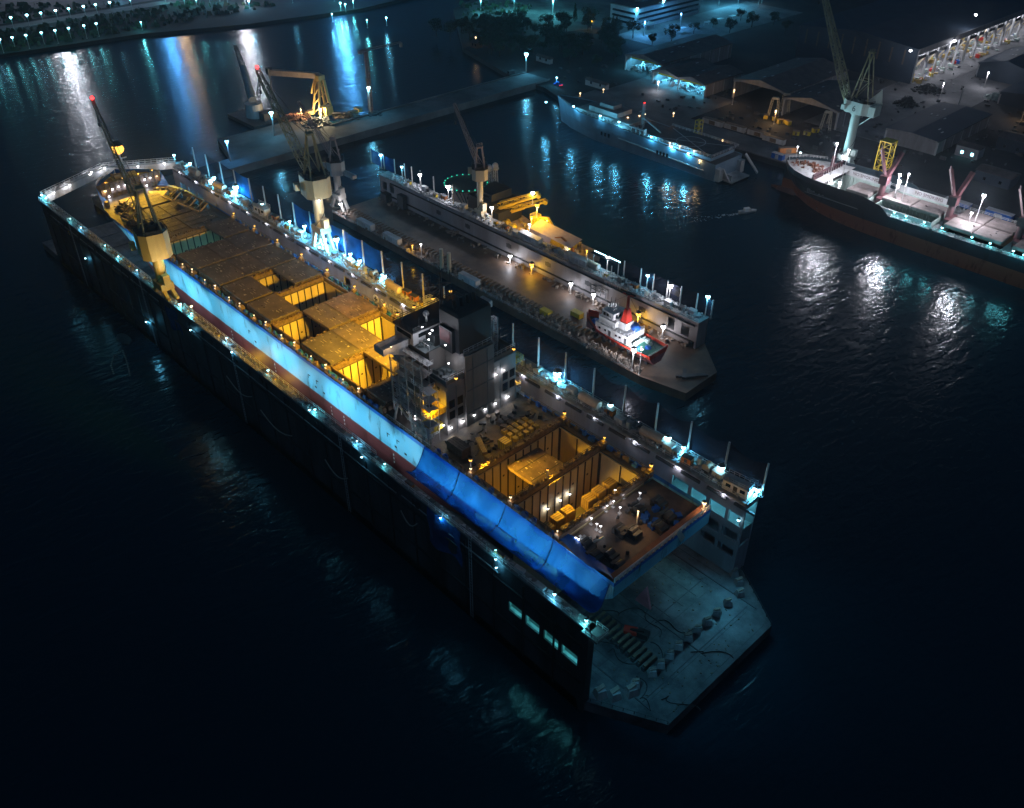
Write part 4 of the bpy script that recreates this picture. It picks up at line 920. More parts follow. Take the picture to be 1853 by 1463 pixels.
cA = crane('yellow jib crane on the near wing wall with red light at jib tip', A0, 29.5, 39.4, 47.4, (9.6, 8.6), R_(170), tipA, 60, rped=1.75, portal=4.4, jw=1.4, tiplamp='r', mj='jibg', group=None)
B0 = Vector((-240.3, 141.9, 26)); tipB = on_ray(466, 127, B0+Vector((0,0,24)), 52)
cB = crane('yellow and cream jib crane numbered 9 standing on the far wing wall', B0, 33.5, 45.2, 51.6, (9.4, 8.4), math.atan2(tipB.y-B0.y, tipB.x-B0.x), tipB, 65, mb_='cranec', rped=1.75, portal=4.2, tiplamp='r', num='9', jw=3.0)
hbox = MB(); hbox.bx(-244.6,-236,137.5,146,45.4,51.4)
C0 = Vector((-309, 193, 3)); tipC = on_ray(540, 185, C0+Vector((0,0,20)), 34)
cC = crane('off white jib crane at the bow end of the small dock', C0, 9, 19, 24.6, (9, 7.4), R_(150), tipC, 33, mb_='cranew', mj='jibp', rped=1.6, portal=4.2)
m = MB(); e = P(680, 309, 20); m.bx(-305, e.x, 193.2, 195.2, 19.2, 20.6); m.bar((-305,194.2,20.6),(e.x,194.2,20.6),.3); m.build('counter_boom', 'cranew', cC)
D0 = onY(869, 362, 217.5); D0.z = 13; tipD = on_ray(822, 188, D0+Vector((0,0,14)), 32)
cD = crane('small cream jib crane with a slim pedestal standing on the small dock wing wall', D0, 14.6, onY(872,324,217.5).z, onY(875,306,217.5).z, (7.4, 6), R_(140), tipD, onY(872,268,217.5).z, mb_='cranec', mj='jibp', rped=1.25, portal=3.4, jw=1.7)
E0 = Vector((-187, 396, 3)); zt = onY(1556, 205, 396).z; tipE = on_ray(1488, -25, E0+Vector((0,0,30)), 62)
cE = crane('tall pale green quay crane numbered 6 beside the bulk carrier bow', E0, 8, zt, zt+5.2, (13.5, 6.4), R_(180-4), tipE, onY(1573, 95, 396).z, mb_='craneg', mj='jibg', rped=2.1, portal=4.4, jw=3.6)
text('6', 3.8, 'dark', cE, E0+Vector((-1.2, -3.24, zt-3+1.1)), (1,0,0), (0,0,1), 'crane_number')
m = MB(); m.bx(E0.x+6.6,E0.x+9.6,E0.y-3,E0.y+3,zt+.2,zt+4.6); m.rail([(E0.x+9.6,E0.y-3,zt+4.6),(E0.x+9.6,E0.y+3,zt+4.6)],1.1,1.2,.12); m.bar((E0.x+8,E0.y-2,zt),(E0.x+1.8,E0.y,zt-6),.35); m.quad((E0.x+3,E0.y+1,zt+5.2),(E0.x+9,E0.y+1,zt+12),(E0.x+10,E0.y+2,zt+5.4),(E0.x+7,E0.y+1.5,zt+4.4)); m.build('counterweight', 'craneg', cE)
# heavy A-frame crane on the jetty
H0 = P(585, 206, 3.2); zt = onY(583, 143, H0.y).z; t = thing('shear_leg_crane', 'orange lit shear leg crane with a long box boom on the jetty head', 'crane', H0)
be = P(487, 131, zt+1); m = MB()
top = Vector((H0.x, H0.y, zt))
for dx, dy in ((-3.4,-4),(3.4,-4),(-3.4,4),(3.4,4)): m.bar(H0+Vector((dx,dy,0)), top+Vector((dx*.35,dy*.3,0)), .9)
for k in range(4):
    z = H0.z+(zt-H0.z)*k/4; f = 1-.65*k/4; m.bar((H0.x-3.4*f,H0.y-4*f,z),(H0.x+3.4*f*.9,H0.y-4*f*.9,z+(zt-H0.z)/4),.4); m.bar((H0.x+3.4*f,H0.y-4*f,z),(H0.x+3.4*f,H0.y+4*f,z+2),.4)
m.build('tower_legs', 'craney', t)
m = MB(); m.box(top.x,top.y,zt-.8,5,4,2.2); m.bar(top+Vector((2.6,1,-1)), (H0.x+3.6,H0.y+2,H0.z+(zt-H0.z)*.35), 1.3); m.bar(top+Vector((-2.6,-1,-1)), (H0.x-4.5,H0.y-3,H0.z+(zt-H0.z)*.55), .9); m.box(H0.x+3,H0.y+1,H0.z,4,4.4,4.6); m.build('winch_house', 'craney', t)
m = MB(); m.bar(top+Vector((0,0,1)), be, 2.4, 2.8); m.build('box_boom', mat('faded pink boom paint',(.52,.38,.30),(.38,.27,.22),.6), t)
m = MB(); m.bar(be, be-Vector((0,0,14)), .3); m.box(be.x,be.y,be.z-1,2.5,2.5,3); m.rail([be+Vector((0,0,1.5)), top+Vector((0,0,2.4))],1,4,.15); m.build('boom_tip', 'darkgrey', t)
# grey crane barge beyond the jetty
G0 = P(462, 212, 1.5); t = thing('crane_barge', 'grey floating crane barge with a leaning tube boom beyond the jetty', 'crane barge', (G0.x, G0.y, 0))
m = MB(); m.prism([(G0.x-14,G0.y-9),(G0.x+14,G0.y-9),(G0.x+16,G0.y),(G0.x+14,G0.y+9),(G0.x-14,G0.y+9)],-1,1.8); m.box(G0.x+9,G0.y+3,1.8,5,8,4); m.build('barge_hull', 'darkgrey', t)
m = MB(); m.cyl((G0.x,G0.y,1.8),(G0.x,G0.y,9),4.6,4.6,20); m.build('slewing_drum', 'pale', t)
q = on_ray(440, 122, G0+Vector((0,0,8)), 27, True); m = MB(); m.cyl(G0+Vector((0,0,9)), q, 2.1, 1.6, 14); m.build('tube_boom', 'pale', t)
q3 = on_ray(425, 84, G0+Vector((0,0,8)), 42, True); m = MB(); m.lattice(q, q3, 2.6, 1.2, 8, .35, .2); m.bar(G0+Vector((-5,0,9)), q3, .5); m.lattice(G0+Vector((4,1,9)), on_ray(470,140,G0,24,True), 2, 1.2, 7, .3, .2); m.build('lattice_legs', 'steel', t)
# tower crane with a thin mast
T0 = P(672, 206, 3.2); zt = onY(668, 92, T0.y).z; t = thing('tower_crane', 'thin dark tower crane on the jetty edge with a short horizontal jib', 'tower crane', T0)
m = MB(); m.lattice(T0, (T0.x,T0.y,zt), 1.6, 1.4, 22, .25, .15); m.build('mast', 'brown', t); j1 = P(652, 93, zt); j2 = P(725, 77, zt); m = MB(); m.lattice(j1, j2, 1.3, .7, 14, .22, .14); m.box(j1.x,j1.y,zt-1.4,2,2,1.6); m.box(j2.x,j2.y,zt-2.4,1.2,1.2,2.2); m.build('jib', 'steel', t)

# ================================================================== SMALL FLOATING DOCK
d2 = thing('floating_dock', 'smaller floating dock with a single wing wall carrying the red tug', 'floating dock', (-215, 203, 0)); Y2 = 213.8
m = MB(); m.prism([(-308,188.2),(-139,188.2),(-123.5,191.5),(-124,208),(-137,219),(-308,219)],-2,3); m.build('pontoon','dockfloor',d2)
m = MB(); plate(m,-308,-137,3,12.6,Y2,Y2+.4,[(-149,-146.2,6,10.2),(-143.4,-140.2,6,10.2),(-306,-303,7,10.5),(-301,-298,7,10.5),(-140,-137.8,3,5.4)]); m.bx(-308,-307.6,Y2+.4,219,3,12.6); m.bx(-137.4,-137,Y2+.4,219,3,12.6); m.bx(-308,-137,218.6,219,-1,12.6); m.bx(-308,-137,Y2+.4,218.6,5.8,6); m.build('wing_wall','wall2',d2)
m = MB(); m.bx(-308.2,-136.8,Y2-.3,219.3,12.6,13); m.build('wing_wall_walkway','walk',d2)
m = MB(); m.cyl((-300,Y2-.35,11.2),(-138,Y2-.35,11.2),.28,.28,8); m.cyl((-308,Y2-.4,5.2),(-138,Y2-.4,5.2),.3,.3,8); m.build('pipe_run','dark',d2)
m = MB()
for x in (-268,-250,-226,-205,-185,-160): m.cyl((x,Y2-.03,8.2),(x,Y2+.02,8.2),1.05,1.05,16); m.bx(x-1.4,x+1.4,Y2-.06,Y2-.01,7.4,9.0)
m.build('wall_recess','darkgrey',d2)
m = MB(); m.rail([(-308,Y2-.2,13),(-137,Y2-.2,13)],1.1,2.5,.09); m.rail([(-308,188.4,3),(-142,188.4,3)],1,3,.09); m.build('railing','pale',d2)
for x, s in ((-273.2,'SAFETY FIRST'),(-175.6,'SAFETY FIRST')):
    text(s, 1.75, 'white', d2, (x, Y2-.06, 11.45), (1,0,0), (0,0,1), 'safety_lettering'); m = MB(); m.cyl((x-1.2,Y2-.08,12),(x-1.2,Y2-.02,12),.7,.7,14); m.build('safety_emblem','white',d2)
for k in range(3): m = MB(); (m.bx(-293,-289,Y2-2.4,Y2-.1,3,9) if k == 0 else m.rail([(-183,Y2-.6,6),(-176,Y2-.6,6)],3,2,.25) if k == 1 else m.bx(-304,-300,Y2-3,Y2-.1,3,6.5)); m.build('access_ladder','darkgrey',d2)
rp = Repeat(mk_keel(3.6, 1.05, 1.5))
for i in range(66): rp.put((-303+i*2.12, 194.3+random.uniform(-.15,.15), 3), f'{nth(i)} concrete keel block from the bow end in the small dock row', 'keel blocks on the small dock', random.uniform(-.06,.06))
rp = Repeat(mk_box('spare_container','container','white',9.5,2.4,2.6,'pale'))
for i, (x, y) in enumerate(((-268,189.7),(-221.5,189.6),(-286,189.8))): rp.put((x,y,3), ('white container on the near edge of the small dock beside the amber lamp','long cream container on the near edge of the small dock beside two posts','white container nearest the bow end on the small dock edge')[i], 'white containers along the small dock edge')
for i, x in enumerate((-236.4,-232)):
    t = thing('guide_post', f'thick cream guide post on the small dock edge, {("bow side","stern side")[i]} of the pair', 'post', (x,188.9,3), 'guide posts'); m = MB(); m.cyl((x,188.9,3),(x,188.9,11.5),.75,.75,12); m.build('post_tube','cranec',t); m = MB(); m.box(x,188.9,3,2.2,1.4,.8); m.build('post_base','darkgrey',t)
rp = Repeat(mk_box('yellow_skip','skip','yellow',4.2,2.2,1.8,'yellow'))
for i, q in enumerate(((988,570),(1044,573),(1222,532))): v = P(*q, 3 if i<2 else 13); rp.put((v.x,v.y,v.z), ('yellow skip lying across the keel block row of the small dock','yellow skip standing upright on the small dock floor ahead of the tug','yellow rack on the small dock wing wall')[i])
m = MB()
for _ in range(420):
    x = random.uniform(-306,-140); y = random.choice((random.uniform(188.5,191.6), random.uniform(188.5,191.6), random.uniform(210,213.4))); m.box(x,y,3,random.uniform(.2,1.6),random.uniform(.2,1),random.uniform(.2,1.4),random.uniform(0,3))
for _ in range(160):
    x = random.uniform(-165,-140); y = random.uniform(188.4,191.5); m.bar((x,y,3),(x+random.uniform(-1.5,1.5),y+random.uniform(-.6,.6),3+random.uniform(.4,2.4)),.16)
tag(m.build('loose_gear','block'),'jumble of props and scrap along both edges of the small dock floor','loose gear',None,'stuff')
m = MB()
for _ in range(520): m.box(random.uniform(-300,-139),random.uniform(Y2+.5,218.6),13,random.uniform(.2,1.5),random.uniform(.2,.8),random.uniform(.15,1.1),random.uniform(0,3))
tag(m.build('loose_gear','pale'),'fittings, hoses and boxes cluttering the small dock wing wall top','loose gear',None,'stuff')
rp = Repeat(mk_pole)
for i, q in enumerate(((693,290),(718,300),(733,310),(752,318),(770,322),(783,330),(794,345),(838,357),(1127,505),(1154,520),(1178,530),(1202,542),(1228,552),(1252,568),(1277,582))):
    v = P(*q, 13); rp.put((v.x, 218.7, 13), f'{nth(i)} slim net pole from the bow end on the small dock wing wall', 'net poles along the small dock', 0, (1,1,.72))
px2 = [P(*q,13).x for q in ((693,290),(733,310),(770,322),(1127,505),(1178,530),(1228,552),(1277,582))]
for k, (a, b) in enumerate(((0,1),(1,2),(3,4),(4,5),(5,6))):
    m = MB(); q = [[(px2[a]+(px2[b]-px2[a])*i/5, 219+.3*math.sin(i), 19.6-(6*j/3)-.6*math.sin(math.pi*i/5)) for j in range(4)] for i in range(6)]
    m.add([p for r in q for p in r],[(i*4+j,i*4+j+1,i*4+j+5,i*4+j+4) for i in range(5) for j in range(3)]); tag(m.build('safety_net','netb' if k==0 else 'net'), f'{nth(k)} net sheet from the bow end along the small dock wing wall','net','net sheets along the small dock')
seq2 = [(-300,'teal'),(-290,'yel'),(-281,'white'),(-278,'grey'),(-272,'yel'),(-268,'orange'),(-256,'white'),(-248,'grey'),(-242,'teal'),(-236,'yel'),(-230,'orange'),(-224,'white'),(-205,'grey'),(-200,'teal'),(-193,'white'),(-178,'yel'),(-172,'winch'),(-166,'orange'),(-160,'teal'),(-156,'grey'),(-151,'white'),(-146,'grey'),(-142,'white')]
furnish(seq2, Y2+1.4, 217.4, 13, 'the small dock wing wall', '')
t = RB['tank'].put((-186,216.4,13),'cream tank beside the lit shelter on the small dock wing wall'); 
rp = Repeat(mk_box('long_white_bin','bin','white',10.5,2.6,2.4,'pale'))
for i, x in enumerate((-216.5,-192.5)): rp.put((x,215.8,13), f'long white bin on the small dock wing wall, {("bow","stern")[i]} side of the two')
t = thing('work_shelter', 'open work shelter with a bright strip light along its roof edge', 'shelter', (-181,217,13)); m = MB()
for x in (-187,-175.5):
    for y in (214.8,218.4): m.bar((x,y,13),(x,y,18.4),.22)
m.build('shelter_frame','mast',t); m = MB(); m.bx(-187.2,-175.3,216.8,218.6,18.4,18.55); m.build('shelter_roof','roofblue',t); m = MB(); m.bx(-187.2,-175.3,218.65,218.95,18.3,18.6); m.build('strip_light',E_['c'],t)
l = _light('c', 500); l.location = Vector((-181,218.2,17.6))-t.location; COL.objects.link(l); l.parent = t
# ------------------------------------------------------------------ red tug on the small dock
tug = thing('tug_boat', 'red and white tug boat standing on blocks in the small dock', 'tug boat', (-153, 196.4, 4.4))
def thb(x, z):
    s = (x+169.5)/30.5; s = max(0, min(1, s))
    v = 5.3*min(1, (s/.34)**.62) if s < .34 else 5.3*(1-.10*max(0, (s-.8)/.2)); k = min(1, max(.12, (z-4.4)/4.2)); bow = 1 if s > .3 else (.35+.65*k)
    return max(.12, v*(k**.42)*bow)
zz = [4.5,5.2,6.2,7.2,8.2,8.9]; rings = []
for x in (-169.3,-168.6,-167,-164.5,-161,-156,-150,-145,-141,-139.2,-138.9):
    sh = 1.5*max(0, (-155-x)/14)**1.6; lv = [z+(sh*(z-4.5)/4.4) for z in zz]; rings.append([(x,196.4-thb(x,z),lv[i]) for i, z in list(enumerate(zz))[::-1]]+[(x,196.4+thb(x,z),lv[i]) for i, z in enumerate(zz)])
m = MB(); m.loft(rings, False, False); lr = rings[-1]
for i in range(5): m.quad(lr[i],lr[i+1],lr[10-i],lr[11-i])
m.build('hull', hull_mat('tug hull paint',[(0,(.40,.13,.15)),(7.15,(.66,.05,.02))]), tug)
m = MB(); m.loft([[(x,196.4-thb(x,8.9)-.12,8.2+s),(x,196.4-thb(x,8.9)-.12,8.6+s),(x,196.4-thb(x,8.9)+.1,8.6+s),(x,196.4-thb(x,8.9)+.1,8.2+s)] for x, s in ((-167,1.2),(-161,.4),(-150,0),(-139.5,0))]); m.build('rubbing_band','red',tug)
pl = [(x,196.4-thb(x,8.6)+.1) for x in (-150,-145,-141,-139.3)]; m = MB(); m.prism(pl+[(x,392.8-y) for x, y in pl[::-1]],7.85,8.0); m.build('aft_deck','green',tug)
pl = [(x,196.4-thb(x,8.6)+.15) for x in (-168.5,-167,-164.5,-161,-156,-150)]; m = MB(); m.prism(pl+[(x,392.8-y) for x, y in pl[::-1]],8.3,8.45); m.build('foredeck','darkgrey',tug)
m = MB(); m.bx(-162,-148.4,192.2,200.6,8.45,11.4); m.add([(-148.4,192.2,8.45),(-145.8,192.2,8.45),(-148.4,192.2,10.6),(-148.4,192.6,8.45),(-145.8,192.6,8.45),(-148.4,192.6,10.6)],[(0,1,2),(5,4,3),(0,3,4,1),(1,4,5,2)]); m.bx(-161.4,-154.4,193,199.8,11.4,13.6); m.prism([(-160.8,193.8),(-155.6,193.4),(-155.6,199.4),(-160.8,199)],13.6,16,1.03); tw = m.build('superstructure','white',tug)
for y in (194.2,195.8,197.4): m = MB(); m.bx(-155.36,-155.3,y,y+1.1,14.3,15.4); m.build('window','glass',tw)
for x in (-160,-158.6,-157.2): m = MB(); m.box(x+.4,193.52,14.3,.9,.1,1.1); m.build('window','glass',tw)
for x in (-160.4,-158,-151.8,-153.4): m = MB(); m.bx(x,x+.7,192.13,192.18,9.6,10.3); m.build('porthole','glass',tw)
for x in (-156.2,-149.6): m = MB(); m.bx(x,x+.9,192.12,192.18,8.6,10.5); m.build('door','navyd',tw)
m = MB(); m.rail([(-162,192.3,11.4),(-148.5,192.3,11.4),(-148.5,200.5,11.4)],1,1.4,.09); m.rail([(-161.3,193.1,13.6),(-154.4,193.1,13.6),(-154.4,199.7,13.6)],1,1.3,.09); m.build('rail','pale',tw)
m = MB(); m.box(-158.4,196.4,16,2.6,2.8,.5); 
for k in range(5): m.cyl((-159.4+k*.5,195+k*.6,16.3),(-159.4+k*.5,195+k*.6,18.2),.22,.22,7)
m.build('deck_equipment','white',tug); m = MB(); m.bx(-154.2,-151.2,194.6,198.2,11.4,13.9); m.build('funnel_casing','white',tug)
m = MB(); m.prism([(-153.9,194.9),(-151.5,194.9),(-151.5,197.9),(-153.9,197.9)],13.9,18.5,.5); m.cyl((-152.7,196.4,18.4),(-152.7,196.4,23.4),.55,.4,10); m.bar((-155,196.4,23.2),(-150.6,196.4,23.6),.35); m.build('mast_funnel','red',tug)
m = MB(); m.bar((-156,196.4,24),(-150,196.4,24),.3,.5); m.box(-152.7,196.4,23.6,1.4,1.4,.5); m.build('radar','dark',tug)
for c_, r_ in (((-149.5,197.6,12.2),1.7),((-151,199,12),1.4),((-164.4,195.2,9.2),1.5),((-142.8,196,8.6),1.1),((-144.6,193.6,8.4),.8)): m = MB(); m.sphere(c_,r_,9,6,.62); m.build('tarpaulin_cover','blue',tug)
m = MB(); m.bx(-146.9,-146.5,193.4,199.2,8,9.5); m.bar((-146.7,193.4,9.6),(-146.7,199.2,9.6),.3); m.box(-145.5,199,8,1.2,1,1.2); m.cyl((-143.6,198.6,8),(-143.6,198.6,9),.4,.4,8); m.cyl((-144.4,194.6,8),(-144.4,194.6,8.8),.35,.35,8); m.bar((-147,196.4,10.4),(-143,197.4,8.4),.12); m.rail([(-139.2,192,8.2),(-139.2,200.6,8.2)],.9,1,.14); m.build('towing_gear','craneg',tug)
m = MB(); m.loft([[(x,196.4-thb(x,8.9)+.06,8.4+s),(x,196.4-thb(x,8.9)+.06,9.3+s),(x,196.4-thb(x,8.9)+.2,9.3+s),(x,196.4-thb(x,8.9)+.2,8.4+s)] for x, s in ((-169.2,1.7),(-167,1.25),(-164.5,.7),(-161.5,.3))]); m.loft([[(x,196.4+thb(x,8.9)-.06,8.4+s),(x,196.4+thb(x,8.9)-.06,9.3+s),(x,196.4+thb(x,8.9)-.2,9.3+s),(x,196.4+thb(x,8.9)-.2,8.4+s)] for x, s in ((-169.2,1.7),(-167,1.25),(-164.5,.7),(-161.5,.3))]); m.build('bow_bulwark','red',tug)
for k in range(9):
    x = -163+k*2.7; b = MB(); y = 196.4-thb(x,8.0)-.28; b.cyl((x,y-.2,7.6),(x,y+.16,7.6),.62,.62,12); b.bar((x,y+.1,8.2),(x,y+.2,9.0),.08); b.build('tyre_fender','dark',tug)
m = MB(); m.bar((-152.7,196.4,23.4),(-168.5,196.4,10.6),.07); m.bar((-152.7,196.4,23.4),(-140,196.4,9),.07); m.bar((-158.6,195.2,16.4),(-158.6,195.2,20.5),.12); m.bar((-158.6,197.4,16.4),(-158.6,197.4,19.6),.1); m.build('rigging','dark',tug)
rp = Repeat(mk_keel(3, 1.2, 1.4, 'darkgrey'))
for i in range(7): rp.put((-164+i*3.6,196.4,3), f'dark keel block under the red tug, {nth(i)} from its bow','keel blocks under the tug')
m = MB()
for k in range(4): m.bar((-131+k*.7,196+k*.5,3.4),(-125.8+k*.5,203+k*.2,3.6),.6)
m.box(-130,199,3,1.2,5,.8,.6); tag(m.build('steel_beams','darkgrey'),'dark steel beams on the bare stern apron of the small dock','steel beams')

# ------------------------------------------------------------------ offshore vessel moored behind the small dock
ov = thing('offshore_vessel', 'offshore work vessel with green lit helideck and yellow deck gear', 'ship', (-243, 232, 0)); YO = 231.5
def oh(x): s = (x+281)/80; return max(.2, 8.2*min(1, (max(0, s)/.26)**.6))
rings = []
for x in (-281,-278,-272,-264,-255,-240,-220,-203,-201.5):
    zd = 8.5 if x < -250 else 5.6; rings.append([(x+(2 if x<-270 else 0)*(1-k),YO-oh(x)*(.75+.25*k),-1+(zd+1)*k) for k in (1,.6,.2,0)]+[(x+(2 if x<-270 else 0)*(1-k),YO+oh(x)*(.75+.25*k),-1+(zd+1)*k) for k in (0,.2,.6,1)])
m = MB(); m.loft(rings,False,False); r_ = rings[-1]; m.add(r_,[tuple(range(8))]); 
for k in range(8):
    a, b = rings[k], rings[k+1]; m.quad(a[0],b[0],b[7],a[7])
m.build('hull',mat('orange grey hull',(.4,.3,.25),(.25,.18,.15),.5),ov)
m = MB(); m.bx(-262,-247,224.6,238.4,8.5,15); m.bx(-259,-249,226,237,15,18); m.bx(-248,-244,225,238,5.6,12); m.build('deckhouse','dark',ov)
m = MB(); m.bx(-263,-262.1,225,238,12.2,13.4); m.bx(-260,-250,225.94,225.99,16,17.2); m.build('window','glass',ov)
hc = P(843,332,17.5); m = MB(); m.cyl((hc.x,hc.y,17.1),(hc.x,hc.y,17.5),9.2,9.2,20)
for k in range(6): m.bar((hc.x+6*math.cos(k),hc.y+6*math.sin(k),17.1),(hc.x+3*math.cos(k)+3,hc.y+3*math.sin(k),8),.35)
m.build('helideck',mat('dark green helideck',(.03,.06,.055),(.02,.04,.036),.7),ov)
m = MB()
for k in range(22): a = 2*math.pi*k/22; m.sphere((hc.x+8.9*math.cos(a),hc.y+8.9*math.sin(a),17.8),.27,8,5)
m.build('helideck_lights',E_['g'],ov)
for k, q in enumerate(((907,350),(926,352))):
    v = P(*q,9); v.y = min(v.y,238); z = onY(q[0],308,v.y).z; m = MB(); m.lattice((v.x,v.y,9),(v.x,v.y,z-2),2.0,1.2,8,.25,.14); m.sphere((v.x,v.y,z-1),1.3,10,7); m.cyl((v.x,v.y,z-2.4),(v.x,v.y,z-1.9),1.5,1.5,10); m.build('radome_mast','pale',ov)
m = MB()
for (a, b, w) in (((-250,226,11.5),(-235,238.5,18.5),2.0),((-248,229.5,9.5),(-233,240.5,16),1.6)):
    a, b = Vector(a), Vector(b); m.bar(a, b, w*.55, w*.4); d_ = (b-a).normalized(); sd_ = Vector((-d_.y,d_.x,0)).normalized()
    m.lattice(a+Vector((0,0,w*.6)), b+Vector((0,0,w*.5)), w, w*.7, 9, .3, .2); m.cyl(a.lerp(b,.1)-Vector((0,0,1.1)), a.lerp(b,.55)-Vector((0,0,.5)), .35, .25, 8)
    m.cyl(b-sd_*.9, b+sd_*.9, .9, .9, 10)
m.build('crane_boom','yellow',ov)
m = MB(); m.cyl((-232,234,5.6),(-232,234,11),1.7,1.3,14); m.box(-232,234,11,3.4,3,2.2); m.bar((-231,234,12),(-223.5,232.5,14.5),1.1,.9); m.bar((-223.5,232.5,14.5),(-218,232,10.5),.8,.7); m.cyl((-230.4,234,10.4),(-226,233,13.2),.3,.3,8); m.build('deck_crane','yellow',ov)
for (x,y) in ((-243,228.5),(-238,227.5),(-228,237.6),(-222,237)):
    m = MB(); m.cyl((x,y-1,7.2),(x,y+1,7.2),1.2,1.2,14); m.cyl((x,y-1.15,7.2),(x,y-1,7.2),1.6,1.6,14); m.cyl((x,y+1,7.2),(x,y+1.15,7.2),1.6,1.6,14); m.box(x,y,5.6,2.6,2.8,.6); m.build('cable_reel','yellow',ov)
m = MB(); m.bx(-221,-209.5,231,234.4,5.6,8.4); m.bx(-220,-213,231.6,233.8,8.4,9.6); m.rail([(-221,231,8.4),(-209.5,231,8.4),(-209.5,234.4,8.4)],1,1.4,.14); m.build('yellow_skid','yellow',ov)
m = MB(); clutter(m,-250,-204,224.6,238,5.6,150,2.0,2.0); tag(m.build('deck_gear',mat('ochre deck gear',(.5,.4,.2),(.28,.2,.1),.6),ov),kind='stuff')
m = MB(); m.quad((-226,224.4,12.4),(-204,224.6,11.4),(-204,231,13),(-226,231,14)); m.quad((-226,224.4,12.4),(-226,224.4,7),(-216,224.5,7),(-214,224.5,11.9)); m.build('awning',mat('pale pink awning',(.62,.5,.46),(.5,.38,.35),.7),ov)
m = MB(); m.cyl((-206,228,5.6),(-206,228,10),.9,.6,10); m.bar((-206,228,10),(-210,226,13.5),.6); m.bar((-210,226,13.5),(-216,226,11),.4); m.build('knuckle_crane','orange',ov)
m = MB()
for a in range(0,5): m.cyl((-201.2,226+a*2.6,2),(-200,226+a*2.6,2),1.4,1.4,10)
m.build('tyre_fenders','dark',ov)

# ------------------------------------------------------------------ lamps of the two docks and the container ship
g = 'floodlights along the far wing wall'
for i, (px, py, r, pw) in enumerate(((318,296,.45,700),(344,298,.5,900),(393,352,.6,1800),(427,343,.95,5200),(475,372,.5,1200),(525,408,.45,700),(551,412,.6,1500),(588,451,.95,4200),(609,437,.85,3200),(634,462,.5,900),(651,475,.6,1500),(692,500,.4,800),(700,540,.5,1400),(921,634,.7,2000),(1008,686,.95,3600),(1104,741,.6,1500),(1208,799,.7,2000),(1236,815,.45,800),(1303,856,.8,2500),(1366,906,.6,1500))):
    v = onY(px, py, YF1-1.4); h = max(1.6, v.z-ZT); lamp((v.x, YF1-1.4, ZT), min(h, 6.5), 'c', pw*3.0, r*1.1, f'{nth(i)} cyan white floodlight from the bow end on the far wing wall', g)
g = 'rail lamps along the near wing wall'
for i, (x, pw, r) in enumerate(((-344,700,.5),(-340,600,.35),(-318,500,.35),(-309,400,.3),(-289,300,.3),(-279,500,.35),(-265,400,.3),(-236,900,.45),(-229,900,.4),(-208,500,.3),(-186,500,.3),(-164,500,.3),(-146,450,.3),(-135,300,.3),(-97,350,.32),(-80,500,.32),(-71.5,800,.42))):
    lamp((x, YN0+.7, ZT), random.choice((.9,1.3,1.9)), 't' if i % 3 else 'c', pw*random.choice((.25,.5,.9)), r*random.choice((.6,.8,1.0)), f'{nth(i)} small cyan lamp from the bow end on the near wing wall', g, wpole=.08)
g = 'floodlights aimed at the hull from the near wing wall'
for i, x in enumerate(np.arange(-131, -80, 7.4)):
    lamp((x, YN1+.3, 11.5), .3, 'h', 5200, .2, f'{nth(i)} low floodlight from the bow on the wall beneath the blue sheet', 'low floodlights beneath the blue sheet', 'fixture', aim=(x, YC-HB, 21.5), spot=84)
for i, x in enumerate(np.arange(-338, -74, 13.1)):
    lamp((x, YF0-.62, 24.9), .2, 'w', random.choice((140, 200, 300)), .13, f'{nth(i)} small white lamp from the bow under the far wing wall edge', 'small white lamps under the far wing wall edge', 'fixture')
lamp((-226, 93.6, ZP), 3.0, 'a', 2600, .4, 'amber lamp post on the dock floor beside the red hull bottom')
lamp((-207, 93.6, ZP), 5.0, 'a', 1600, .4, 'shorter lit amber lamp post on the dock floor aft of the crane', None)
for i, x in enumerate(np.arange(-296, -134, 9.6)):
    m_ = random.choice((3200, 4400, 5800))
    lamp((x, YN1+.3, 21.0 if x < -135 else 15), .3, 'h', m_, .22, f'{nth(i)} hooded floodlight from the bow end under the near wing wall edge', g, 'fixture', aim=(x+random.uniform(-2,2), YC-HB, 19.6+random.uniform(-.6,.6) if x < -135 else 24.5), spot=random.choice((92,100,108)))
g = 'lamps along the bow gangway'
for i, q in enumerate(((98,352),(127,338),(166,315),(190,308),(250,304),(298,299))):
    v = P(*q, 27.6); lamp((v.x, v.y, 26), 2.0, 'w', 420, .35, f'{nth(i)} white lamp along the bow gangway from the near wing wall', g, wpole=.08)
g = 'warm deck lamps on the ship rails'
k = 0
for i, x in enumerate(XB[:]+[-118.5,-105.3,-91]):
    for s, nm in ((-1,'near'),(1,'far')):
        if -154 < x < -134: continue
        r = random.choice((.3,.36,.42)) if s > 0 else random.choice((.2,.26,.3))
        lamp((x, YC+s*(HB-.7), 27.6), 1.0, 'o' if s < 0 else 'a', 110 if s < 0 else 110, r, f'warm lamp on the {nm} ship rail at the {nth(i)} hatch gap from the bow', g, wpole=.08)
for i, x in enumerate((-273,-258.6,-244,-229,-214.5,-199.6,-184.6,-169.5)):
    lamp((x, YC-HB+1.0, 26.4), 1.2, 'o', 110, .2, f'{nth(i)} small warm lamp from the bow between hatch gaps on the near rail', 'small warm lamps between hatch gaps', wpole=.08)
